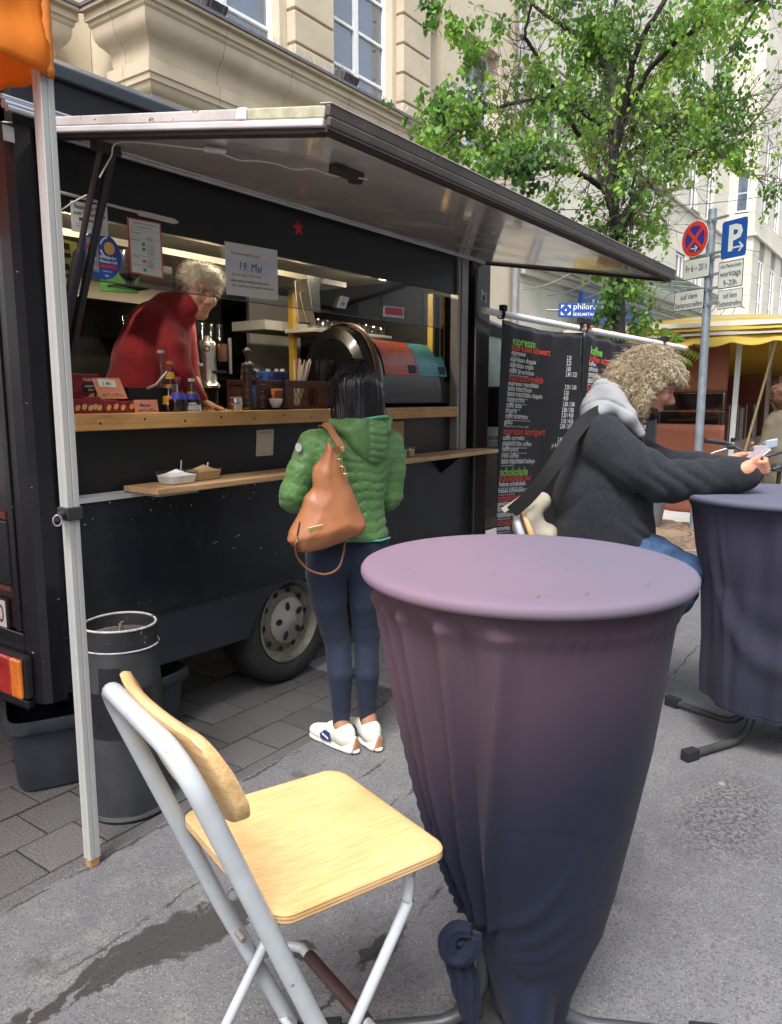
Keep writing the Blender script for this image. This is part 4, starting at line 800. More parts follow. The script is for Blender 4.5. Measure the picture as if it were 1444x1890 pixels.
mb = MB(); put_text(mb, '#MainBecher', f0 + X_ * -.010 + Z_ * -.008, X_, Z_, .016, bold=.02, width=.074); put_text(mb, 'Mitmach-Café', f0 + X_ * -.010 + Z_ * -.024, X_, Z_, .015, bold=.02, width=.078); put_text(mb, 'mainbecher', f0 + X_ * .0 + Z_ * -.058, X_, Z_, .009); put_text(mb, 'FES', f0 + X_ * .01 + Z_ * -.076, X_, Z_, .011, bold=.02)
for s_ in (1, -1):
    q = f0 + X_ * .035 + Z_ * .032; mb.add([q + (X_ * math.cos(a) + Z_ * math.sin(a)) * r_ for a in np.linspace(1.8 if s_ > 0 else 3.4, 2.9 if s_ > 0 else 4.6, 6) for r_ in (.036, .043)], [(2 * k, 2 * k + 1, 2 * k + 3, 2 * k + 2) for k in range(5)])
for k in range(9):
    q = f0 + X_ * random.uniform(-.062, -.022) + Z_ * random.uniform(-.055, -.005) - Vector((0, .0003, 0)); mb.add([q, q + X_ * .008, q + X_ * .008 + Z_ * .007, q + Z_ * .009], [(0, 1, 2, 3)])
mb.build('lettering', M_white, cs)
mb = MB(); q = f0 + X_ * .035 + Z_ * .032 - Vector((0, .0002, 0)); mb.add([q + X_ * math.cos(a) * .024 + Z_ * math.sin(a) * .024 for a in np.linspace(0, 6.28, 20, endpoint=False)], [tuple(range(20))]); mb.build('yellow_disc', mat('print_yellow', (.65, .42, .12), .5), cs)
o, p = sheet('payment_card', 'small cream card on the dark panel below the counter', 'card', ((474, 794), (506, 792), (504, 840), (473, 842)), Y0 + .047, mat('cream_card', (.55, .50, .38), .6))
sheet_text(o, p, [(.5, .12, 'FREUNDLICH BEWERTEN', .007, 'C'), (.5, .22, 'Danke', .007, 'C'), (.5, .93, 'VIELEN DANK', .0075, 'C')], M_ink)
o, p = sheet('paper_tag', 'small red and white tag on the glass above the dome', 'tag', ((709, 564), (746, 568), (746, 588), (708, 584)), YG, M_paper); p = [q - Vector((0, .0004, 0)) for q in p]
MB().prism([on_sheet(p, a, b_) for a, b_ in ((.06, .12), (.94, .12), (.94, .78), (.06, .78))], (0, .0004, 0)).build('red_field', mat('tag_red', (.55, .06, .07), .5), o)
o, p = sheet('paper_tag', 'small black and white printed tag on the glass, left of the white reflection', 'tag', ((630, 546), (645, 549), (638, 570), (622, 567)), YG, M_paper); sheet_text(o, p, [(.5, .8, '70', .028, 'C', .03)], M_ink)
# market canopy at the left with its leg
def cloth_mat(name, col, trans=.5, rough=.8, var=.08, scale=6):
    if name in MATS: return MATS[name]
    m = mat(name, col, rough, var=var, scale=scale, bump=.1, bscale=30); t = m.node_tree; b = t.nodes['Principled BSDF']; out = t.nodes['Material Output']
    tr = t.nodes.new('ShaderNodeBsdfTranslucent'); src = b.inputs['Base Color'].links[0].from_socket; t.links.new(src, tr.inputs[0]); mx = t.nodes.new('ShaderNodeMixShader'); mx.inputs[0].default_value = trans
    t.links.new(b.outputs[0], mx.inputs[1]); t.links.new(tr.outputs[0], mx.inputs[2]); t.links.new(mx.outputs[0], out.inputs[0]); return m
M_or = cloth_mat('orange_canvas', (.86, .33, .035), .6)
can = thing('market_canopy', 'orange canvas market canopy with a pale square metal leg beside the van', 'canopy', (1.28, 2.09, 0))
cx, cy, zv = 1.285, 2.07, 2.37
def valance(p0, p1, z0, h, nrm):
    rows = []; P0, P1, nrm = Vector(p0), Vector(p1), Vector(nrm); L = (P1 - P0).length; n = int(L / .025)
    for j in range(13):
        t = j / 12; r_ = []
        for i in range(n + 1):
            s_ = i / n * L; near = math.exp(-s_ / .5)
            w_ = .010 * math.sin(s_ * 21 + t * 3) * (1 - t * .4) + .008 * math.sin(t * 9 + s_ * 5) + .004 * math.sin(s_ * 60)
            sag = .02 * math.sin(min(s_, L - s_) * 2.2)
            r_.append(P0.lerp(P1, i / n) + nrm * w_ + Vector((0, 0, z0 + (h + .0) * t + sag * (1 - t) + .035 * (1 - near) * (1 - t))))
        rows.append(r_)
    return MB().grid(rows)
valance((cx, cy, 0), (cx - 3, cy, 0), zv, .30, (0, -1, 0)).build('valance', M_or, can, smooth=180, solid=.002)
valance((cx, cy + .02, 0), (cx, cy + 3, 0), zv, .30, (1, 0, 0)).build('valance', M_or, can, smooth=180, solid=.002)
hem = MB()
hem.tube([(cx + .002, cy - .004, zv - .0 + k * .02) for k in range(16)], [.011 + .004 * (k % 2) for k in range(16)], 8, squash=.7); hem.build('seam', cloth_mat('orange_seam', (.60, .20, .03), .2), can, smooth=180)
A, B, C_, D_ = Vector((cx, cy, zv + .30)), Vector((cx - 3, cy, zv + .30)), Vector((cx - 3, cy + 3, zv + .30)), Vector((cx, cy + 3, zv + .30)); T_ = Vector((cx - 1.5, cy + 1.5, zv + 1.2))
for a, b_ in ((A, B), (B, C_), (C_, D_), (D_, A)): MB().grid([[a.lerp(b_, i / 8).lerp(T_, j / 8) - Vector((0, 0, .10 * math.sin(math.pi * j / 8) * (1 if j else 0))) for i in range(9)] for j in range(9)]).build('roof_panel', M_or, can, smooth=180, solid=.002)
M_leg = mat('pale_leg_aluminium', (.40, .405, .39), .42, metal=.2, var=.05, scale=12, stretch=(1, 1, .3))
def sqtube(x, y, hw, z0, z1, groove=.0022):
    mb = MB(); P = []
    for k in range(4):
        a, b_ = [(-1, -1), (1, -1), (1, 1), (-1, 1)][k], [(-1, -1), (1, -1), (1, 1), (-1, 1)][(k + 1) % 4]; a, b_ = Vector((*a, 0)) * hw, Vector((*b_, 0)) * hw; inn = -(a + b_) / 2; inn = inn.normalized() if inn.length else inn
        for t, g in ((.04, 0), (.44, 0), (.47, groove), (.53, groove), (.56, 0), (.96, 0)): P.append(a.lerp(b_, t) + inn * g + Vector((x, y, z0)))
    return mb.prism(P, (0, 0, z1 - z0))
PX, PY = 1.283, 2.098
lg = sqtube(PX, PY, .0205, 1.14, 2.40); lg.build('leg', M_leg, can); lg = sqtube(PX, PY, .0185, .03, 1.16); lg.build('leg', M_leg, can)
MB().box((PX - .0165, PY - .0165, 0), (PX + .0165, PY + .0165, .034)).build('foot_cap', wood('worn_wood', (.42, .24, .10), (.28, .15, .06), .8, 'Z'), can, bevel=.004)
sl_ = MB().box((PX - .027, PY - .027, 1.135), (PX + .027, PY + .027, 1.175)).build('slider', mat('black_plastic', (.025, .025, .03), .5), can, bevel=.004)
MB().tube([(PX - .025, PY - .005, 1.155), (PX - .062, PY - .035, 1.152)], .012, 10).build('pin', MATS['black_plastic'], sl_, smooth=60)
c0 = Vector((PX - .068, PY - .042, 1.145)); MB().tube([c0 + Vector((.010 * math.cos(a), -.010 * math.cos(a) * .6, .016 * math.sin(a))) for a in np.linspace(0, 2 * math.pi, 17)], .0022, 6, cap=False).build('pull_ring', mat('ring_steel', (.6, .6, .6), .3, metal=.8), sl_, smooth=60)
MB().tube([(cx - .01, cy + .03, zv + .29), (cx - 3, cy + .03, zv + .29)], .014, 8).build('top_bar', M_alu, can); MB().tube([(cx - .02, cy + .03, zv + .29), (cx - .02, cy + 3, zv + .29)], .014, 8).build('top_bar', M_alu, can)
# dustbin
bx, by = 1.580, 2.317
M_bin = mat('dull_zinc_bin', (.040, .042, .045), .55, metal=.15, var=.35, scale=7, bump=.15, bscale=30, stretch=(1, 1, .45)); M_binw = mat('chipped_white_rim', (.42, .42, .42), .6, var=.3, scale=30, chips=((.06, .06, .06), 30, .56)); M_tape = mat('black_tape', (.012, .012, .014), .4, var=.2, scale=20, bump=.15, bscale=40)
bn = thing('dustbin', 'round dented grey metal dustbin with black tape bands and a chipped white rim', 'dustbin', (bx, by, 0))
def ring(mb, r, z, t, wob=0.0, n=56): mb.tube([(bx + (r + wob * math.sin(3 * a)) * math.cos(a), by + (r + wob * math.sin(3 * a)) * math.sin(a), z + wob * math.sin(2 * a)) for a in np.linspace(0, 2 * math.pi, n)], t, 8, cap=False); return mb
prof_b = [(.118, .0), (.139, .004), (.141, .016), (.134, .022), (.134, .03), (.1355, .15), (.133, .30), (.1335, .45), (.1305, .58), (.131, .626)]
body = MB().lathe(prof_b, (bx, by, 0), 56, cap=False)
body.v = [(x + .0025 * math.sin(z * 23 + x * 40), y + .003 * math.sin(z * 17 + 2), z) for x, y, z in body.v]; body.build('body', M_bin, bn, smooth=50)
MB().lathe([(.1265, .60), (.1265, .70), (.123, .70), (.123, .60)], (bx, by, 0), 56, cap=False).build('collar', mat('bin_collar', (.018, .019, .021), .5, var=.3, scale=12, chips=((.40, .40, .38), 26, .62)), bn, smooth=50)
ring(ring(MB(), .1255, .702, .0045, .0012), .1325, .628, .0032, .001).build('rim', M_binw, bn, smooth=60); ring(MB(), .139, .012, .006, .001).build('base_ring', M_bin, bn, smooth=60)
mb = MB().lathe([(.122, .655), (.001, .655)], (bx, by, 0), 40, cap=False); pg = mb.build('ash_grid', mat('pierced_plate', (.16, .14, .13), .6, metal=.2), bn)
hl = MB()
for i in range(-8, 9):
    for j in range(-8, 9):
        x, y = (i + (j % 2) * .5) * .0125, j * .0115
        if x * x + y * y < .0125: hl.add([(bx + x + .0036 * math.cos(a), by + y + .0036 * math.sin(a), .6562) for a in np.linspace(0, 6.28, 6, endpoint=False)], [tuple(range(6))])
tag(hl.build('grid_hole', M_matt, pg), kind='stuff')
MB().tube([(bx - .05, by - .05, .657), (bx - .02, by - .02, .675), (bx + .015, by + .01, .70), (bx + .02, by + .012, .657)], .0028, 6).tube([(bx + .0, by + .0, .695), (bx + .03, by + .02, .693)], .005, 6).build('handle', MATS['dirty_steel'], pg)
def tape(z0, z1, a0, a1, r=.1362):
    rows = [[(bx + r * math.cos(a) + .0025 * math.sin(z * 23), by + r * math.sin(a) + .003 * math.sin(z * 17 + 2), z + .004 * math.sin(a * 3)) for a in np.linspace(a0, a1, 40)] for z in np.linspace(z0, z1, 5)]
    MB().grid(rows).build('tape_band', M_tape, bn, smooth=180)
tape(.41, .485, -3.6, .4, .1357); tape(.318, .412, -3.6, .2, .1362); tape(.485, .58, -2.8, -2.25, .1352); tape(.345, .375, -2.6, -.3, .1368)
# mortar tubs under the van
M_tub = mat('black_blue_tub', (.030, .034, .044), .45, var=.3, scale=5, bump=.12, bscale=14, chips=((.11, .11, .11), 10, .66))
def tub(c, ang, L, W, H, label):
    t = thing('mortar_tub', label, 'tub', (c[0], c[1], 0), 'tubs under the van', rz=0)
    ca, sa = math.cos(ang), math.sin(ang)
    def sup(l, w_, z, n=56, e=.30):
        r_ = []
        for k in range(n):
            a = 2 * math.pi * k / n; x = l * math.copysign(abs(math.cos(a)) ** e, math.cos(a)); y = w_ * math.copysign(abs(math.sin(a)) ** e, math.sin(a)); r_.append(Vector((c[0] + x * ca - y * sa, c[1] + x * sa + y * ca, z)))
        return r_
    rows = [sup(L * .05, W * .05, .012), sup(L * .80, W * .80, .012), sup(L * .84, W * .82, .03), sup(L * .93, W * .92, H - .06), sup(L * .95, W * .94, H - .01), sup(L * 1.0, W * 1.0, H - .012), sup(L * 1.01, W * 1.01, H - .045), sup(L * 1.03, W * 1.03, H - .04), sup(L * 1.025, W * 1.025, H), sup(L * .94, W * .93, H), sup(L * .90, W * .89, H - .03), sup(L * .80, W * .78, .03), sup(L * .05, W * .05, .028)]
    o = MB().grid(rows, close=True).build('tub_shell', M_tub, t, smooth=45); return t
tub((1.60, 2.80), R(-27), .195, .235, .30, 'dark plastic mortar tub under the rear end of the van, left of the dustbin')
tub((1.92, 2.83), R(3), .25, .19, .285, 'dark plastic mortar tub under the van, its rim showing right of the dustbin')
# tall cloth-covered tables
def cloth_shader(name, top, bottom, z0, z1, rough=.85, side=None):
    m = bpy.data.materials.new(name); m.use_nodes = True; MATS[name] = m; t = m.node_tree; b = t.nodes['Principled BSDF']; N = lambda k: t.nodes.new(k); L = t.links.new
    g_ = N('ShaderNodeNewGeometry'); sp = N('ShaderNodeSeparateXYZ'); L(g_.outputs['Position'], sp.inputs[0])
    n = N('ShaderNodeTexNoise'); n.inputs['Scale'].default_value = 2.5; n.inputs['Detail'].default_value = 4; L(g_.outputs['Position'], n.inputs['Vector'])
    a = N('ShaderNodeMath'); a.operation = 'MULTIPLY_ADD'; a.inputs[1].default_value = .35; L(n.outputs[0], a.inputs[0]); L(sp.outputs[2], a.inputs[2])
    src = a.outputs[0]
    if side:                                        # the cloth shifts in tone from one side of the table to the other
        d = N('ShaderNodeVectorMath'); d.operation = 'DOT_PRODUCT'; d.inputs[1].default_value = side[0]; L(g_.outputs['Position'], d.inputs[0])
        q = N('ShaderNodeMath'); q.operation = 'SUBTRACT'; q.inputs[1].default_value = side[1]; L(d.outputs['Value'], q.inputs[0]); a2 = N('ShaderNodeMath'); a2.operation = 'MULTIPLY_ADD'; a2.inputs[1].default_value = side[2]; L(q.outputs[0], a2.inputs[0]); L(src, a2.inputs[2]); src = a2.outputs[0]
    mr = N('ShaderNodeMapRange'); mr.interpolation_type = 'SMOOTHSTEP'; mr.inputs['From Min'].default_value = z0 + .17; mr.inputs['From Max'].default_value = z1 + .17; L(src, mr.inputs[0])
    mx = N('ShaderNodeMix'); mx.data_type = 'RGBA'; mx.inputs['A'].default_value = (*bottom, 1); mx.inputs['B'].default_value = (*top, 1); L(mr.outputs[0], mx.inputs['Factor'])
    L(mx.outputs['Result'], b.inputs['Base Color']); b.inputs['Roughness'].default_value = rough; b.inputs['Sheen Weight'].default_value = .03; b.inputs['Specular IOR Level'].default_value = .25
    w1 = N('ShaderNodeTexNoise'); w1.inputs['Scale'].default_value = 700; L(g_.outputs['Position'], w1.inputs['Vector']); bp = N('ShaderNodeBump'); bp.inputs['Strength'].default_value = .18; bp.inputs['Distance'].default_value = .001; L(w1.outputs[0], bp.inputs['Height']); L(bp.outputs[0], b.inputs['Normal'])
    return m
M_tleg = mat('dark_grey_tube', (.055, .060, .064), .42, metal=.3, var=.15, scale=8)
def table_base(t, c, ang, zt):
    for k, a in enumerate(ang):
        d = Vector((math.cos(a), math.sin(a), 0)); c3 = Vector((c[0], c[1], 0)); r0 = .075
        pts = [c3 + d * r0 + Vector((0, 0, zt)), c3 + d * r0 + Vector((0, 0, .20))] + [c3 + d * (r0 + .12 - .12 * math.cos(b_)) + Vector((0, 0, .145 - .12 * math.sin(b_) + .0)) for b_ in np.linspace(.1, math.pi / 2, 8)] + [c3 + d * .43 + Vector((0, 0, .024))]
        lg_ = MB().tube(pts, .0165, 12).build('leg', M_tleg, t, smooth=60); e = c3 + d * .43
        s_ = Vector((-d.y, d.x, 0)); MB().obox(e + d * .015 + Vector((0, 0, .024)), d * .035, s_ * .021, (0, 0, .023)).build('foot_cap', M_matt, lg_, bevel=.004)
    MB().lathe([(.10, zt - .02), (.10, zt)], (c[0], c[1], 0), 20).build('hub', M_tleg, t)
# ---- near table
TC = Vector((1.525, .717, 0)); TR = .366; TZ = 1.137
t1 = thing('bar_table', 'tall round table under a faded mauve cloth knotted at the bottom', 'table', TC)
table_base(t1, TC - TC.normalized() * .035, [R(131), R(41), R(221), R(298)], 1.085)
MB().lathe([(.001, 1.107), (TR - .02, 1.107), (TR - .014, 1.122), (TR - .02, 1.129), (.001, 1.129)], TC, 48, cap=False).build('tabletop', M_matt, t1)
nrm_t = TC.normalized(); sil = []
for v, l, r_, dl in ((1085, 700, 1250, 0), (1120, 716, 1233, 0), (1230, 738, 1216, 0), (1350, 762, 1195, 0), (1500, 795, 1160, 0), (1600, 818, 1135, 0), (1680, 842, 1112, 0), (1740, 868, 1088, 0), (1800, 893, 1060, 0), (1850, 912, 1045, 0), (1884, 925, 1038, 0)):
    cc = TC - nrm_t * dl; d = ray((l + r_) / 2, v); tt = (cc - Vector((0, 0, HCAM)) + Vector((0, 0, HCAM))).dot(nrm_t) / d.dot(nrm_t); p = _O + d * tt
    sil.append((p.z, (r_ - l) / 2 * tt / F_PX, p.x, p.y))
sil.sort(); sz = [s_[0] for s_ in sil]
def prof_at(z): return [float(np.interp(z, sz, [s_[i] for s_ in sil])) for i in (1, 2, 3)]
camdir = math.atan2(-TC.y, -TC.x)                   # from the table towards the camera
kn = onP(862, 1716, TC - nrm_t * .15, nrm_t); zk = kn.z; r_, X_0, Y_0 = prof_at(zk); ak = math.atan2(kn.y - Y_0, kn.x - X_0)
rows = []; NT = 360
TOP = [(.001, 1.1), (.12, 1.1005), (.26, 1.1), (TR - .05, 1.0995), (TR - .012, 1.0985), (TR - .004, 1.095), (TR, 1.089), (TR, 1.080), (TR - .003, 1.074), (TR - .010, 1.070), (TR - .020, 1.069), (TR - .030, 1.064), (TR - .034, 1.052)]
for rr, zz in TOP: rows.append([Vector((TC.x + rr * math.cos(a), TC.y + rr * math.sin(a), zz + .037)) for a in np.linspace(0, 2 * math.pi, NT, endpoint=False)])
for z in np.concatenate([np.linspace(1.065, zk + .15, 60), np.linspace(zk + .14, .03, 44)]):
    rr, x0, y0 = prof_at(z); row = []
    for a in np.linspace(0, 2 * math.pi, NT, endpoint=False):
        da = (a - ak + math.pi) % (2 * math.pi) - math.pi; s_ = da * rr; h_ = z - zk
        ph = math.atan2(s_, max(abs(h_), .02) * (1 if h_ > 0 else -1)); dist = math.hypot(s_, h_)
        pull = math.exp(-(dist / .16) ** 2)
        w_ = 0.0
        if h_ > 0:
            phn = s_ / (h_ + .22)
            env = math.exp(-((phn + .10) / .34) ** 2) * min(1, dist / .12) * (1.0 - .45 * h_)
            for c_, wd, am in ((-.46, .022, .010), (-.37, .020, .013), (-.29, .016, .015), (-.20, .020, .018), (-.11, .014, .014), (-.03, .018, .017), (.08, .022, .017), (.20, .032, .013)): w_ += am * 2.3 * math.exp(-(abs(phn - c_) / wd) ** 1.5) * (1.0 - .30 * h_)
            for c_ in (-.415, -.33, -.245, -.155, -.07, .03, .135): w_ -= .012 * math.exp(-(abs(phn - c_) / .011) ** 1.3) * (1.0 - .45 * h_) * min(1, dist / .1)
            w_ -= .006 * env
        if s_ > .02:
            for k, (dz, am, sl2) in enumerate(((.010, .010, 3.0), (-.035, .010, 2.2), (-.07, .009, 1.6), (-.10, .007, 1.1))):
                zc = dz + sl2 * s_ * s_; w_ += am * math.exp(-((h_ - zc) / .018) ** 2) * math.exp(-((s_ - .15) / .13) ** 2)
        w_ += .0025 * math.sin(a * 7 + z * 3) * (1 - z * .5)
        if h_ < 0: w_ += .003 * math.sin(a * 8 + h_ * 14) * min(1, -h_ / .1)
        w_ -= .0022 * math.exp(-((z - .615 - .022 * math.sin(a * 2.1 + 1) - .006 * math.sin(a * 7)) / .004) ** 2)
        if 1.02 < z < 1.08: w_ += .0010 * math.sin(a * 60) + .0007 * math.sin(a * 97 + 1)
        if z < .24: dc = (a - camdir + math.pi) % (2 * math.pi) - math.pi; w_ += .12 * (.20 - z) / .20 * max(0, math.cos(dc * 2.2)) ** 2 if abs(dc) < .71 and z < .20 else 0
        r2 = rr + w_ - pull * .035 * (1 if rr > .1 else .3)
        row.append(Vector((x0 + r2 * math.cos(a), y0 + r2 * math.sin(a), z)))
    rows.append(row)
side_dir = (math.sin(HEAD), -math.cos(HEAD), 0)
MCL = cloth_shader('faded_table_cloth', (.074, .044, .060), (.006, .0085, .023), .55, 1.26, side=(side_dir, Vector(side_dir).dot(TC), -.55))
MTOP = cloth_shader('faded_skylit_top', (.172, .116, .158), (.122, .105, .145), -.30, .30, side=(side_dir, Vector(side_dir).dot(TC) , -1.0))  # pink to lavender across the top: part fading, part sky light in the colour
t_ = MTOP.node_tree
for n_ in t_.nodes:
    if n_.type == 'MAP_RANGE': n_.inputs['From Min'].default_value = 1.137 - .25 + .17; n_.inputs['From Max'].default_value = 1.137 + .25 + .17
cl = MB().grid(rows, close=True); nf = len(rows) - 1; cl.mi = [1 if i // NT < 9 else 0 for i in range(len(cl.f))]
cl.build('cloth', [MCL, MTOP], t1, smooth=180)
kd = -nrm_t; rm = random.Random(3); mb = MB()
for k in range(16):
    a, r_ = rm.uniform(0, 6.28), rm.uniform(.05, .33); p = TC + Vector((math.cos(a) * r_, math.sin(a) * r_, 1.1382)); d = Vector((1, rm.uniform(-.3, .3), 0)).normalized() * rm.uniform(.003, .014); mb.add([p - d, p + Vector((0, -.0009, 0)), p + d, p + Vector((0, .0009, 0))], [(0, 1, 2, 3)])
tag(mb.build('snag', mat('snag_dark', (.05, .03, .05), .9), t1), kind='stuff')
kq = lambda u, v, o=0.0: onP(u, v, kn, nrm_t) + kd * o
rows = []
tail = [(846, 1712, .012, .0), (842, 1735, .022, .4), (846, 1765, .028, .9), (856, 1800, .026, 1.3), (864, 1835, .024, 1.6), (870, 1868, .020, 1.8), (872, 1880, .016, 1.9)]
tp = smoothpath([kq(u, v, .004) for u, v, r_, w_ in tail], 6); nT = len(tp)
for i, c_ in enumerate(tp):
    f = i / (nT - 1) * (len(tail) - 1); j = min(int(f), len(tail) - 2); r_ = tail[j][2] + (tail[j + 1][2] - tail[j][2]) * (f - j); w_ = tail[j][3] + (tail[j + 1][3] - tail[j][3]) * (f - j)
    rows.append([c_ + (_rt * math.cos(a) * 1.05 + nrm_t * math.sin(a) * .8) * r_ * (1 + .20 * math.sin(a * 7 + w_ * 2.2 + i * .25) + .10 * math.sin(a * 13 - w_ * 4)) for a in np.linspace(0, 2 * math.pi, 90, endpoint=False)])
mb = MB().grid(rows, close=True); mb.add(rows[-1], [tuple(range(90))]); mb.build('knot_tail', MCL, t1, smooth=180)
for pp, r_ in (((852, 1722), .019), ((842, 1738), .015), ((866, 1728), .016), ((858, 1708), .013)):
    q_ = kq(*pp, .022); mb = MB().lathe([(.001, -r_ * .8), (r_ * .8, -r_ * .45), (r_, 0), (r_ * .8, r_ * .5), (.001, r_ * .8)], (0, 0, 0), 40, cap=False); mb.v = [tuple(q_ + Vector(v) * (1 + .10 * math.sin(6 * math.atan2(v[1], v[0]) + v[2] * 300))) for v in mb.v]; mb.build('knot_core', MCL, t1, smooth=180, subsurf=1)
for k, (pp, r_) in enumerate(((((872, 1700), (846, 1698), (830, 1716), (834, 1742), (856, 1748), (876, 1730), (880, 1708)), .020), (((884, 1722), (862, 1712), (842, 1706), (828, 1724), (832, 1760)), .011))):
    pth = smoothpath([kq(u, v, .030 - .008 * k) for u, v in pp], 6); mb = MB(); n_ = 26
    tube_r = [r_ * (.7 + .3 * math.sin(math.pi * i / (len(pth) - 1))) for i in range(len(pth))]; mb.tube(pth, tube_r, n_)
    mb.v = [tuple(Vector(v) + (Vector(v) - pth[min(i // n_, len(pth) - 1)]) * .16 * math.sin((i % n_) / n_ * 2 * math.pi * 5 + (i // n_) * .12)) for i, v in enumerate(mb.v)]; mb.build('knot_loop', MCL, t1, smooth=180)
# ---- far table
T2 = Vector((3.55, .50, 0)); R2 = .395
t2 = thing('bar_table', 'tall round table under a dark navy cloth, leant on by the curly-haired man', 'table', T2)
table_base(t2, T2, [R(72), R(152), R(252), R(332)], 1.05)
MB().lathe([(.001, 1.070), (R2 - .02, 1.070), (R2 - .014, 1.085), (R2 - .02, 1.092), (.001, 1.092)], T2, 48, cap=False).build('tabletop', M_matt, t2)
rows = [[Vector((T2.x + rr * math.cos(a), T2.y + rr * math.sin(a), zz)) for a in np.linspace(0, 2 * math.pi, NT, endpoint=False)] for rr, zz in [(r0 + (R2 - TR) if r0 > .3 else r0, z0) for r0, z0 in TOP]]
a_c = math.atan2(-T2.y, -T2.x)
for z in np.linspace(1.03, .17, 70):
    rr = float(np.interp(z, [.145, .30, .45, .72, .86, 1.04], [.262, .272, .27, .285, .315, .345])); row = []
    for a in np.linspace(0, 2 * math.pi, NT, endpoint=False):
        da = (a - a_c + math.pi) % (2 * math.pi) - math.pi
        w_ = .007 * math.sin(a * 7 + 1 + z * 1.5) + .005 * math.sin(a * 13 + z * 2) + .003 * math.sin(a * 23 - z * 5)
        s_ = (da - .10) * rr; u_ = .42 + 4.2 * s_ * s_              # hanging U-shaped swag on the side facing the street
        w_ += .020 * math.exp(-((z - u_) / .055) ** 2) * math.exp(-(s_ / .24) ** 2) - .014 * math.exp(-((z - u_ - .12) / .06) ** 2) * math.exp(-(s_ / .2) ** 2)
        w_ += .010 * math.exp(-((da + .62 + .1 * (z - .5)) / .05) ** 2)
        zz = z + (.03 * (.6 - da) if z < .2 else 0) * (1 - (z - .145) / .06 if z < .2 else 0)
        row.append(Vector((T2.x + (rr + w_) * math.cos(a), T2.y + (rr + w_) * math.sin(a), zz)))
    rows.append(row)
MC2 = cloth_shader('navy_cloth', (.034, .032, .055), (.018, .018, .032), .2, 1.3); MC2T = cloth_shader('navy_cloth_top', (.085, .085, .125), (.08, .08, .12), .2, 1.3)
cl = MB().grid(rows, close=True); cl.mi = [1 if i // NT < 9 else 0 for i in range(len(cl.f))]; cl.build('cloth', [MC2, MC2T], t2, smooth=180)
hm = MB().grid([[p + (Vector((p.x - T2.x, p.y - T2.y, 0)).normalized() * .002) + Vector((0, 0, dz)) for p in rows[-3]] for dz in (.0, .012)], close=True); hm.build('hem', MC2, t2, smooth=180)
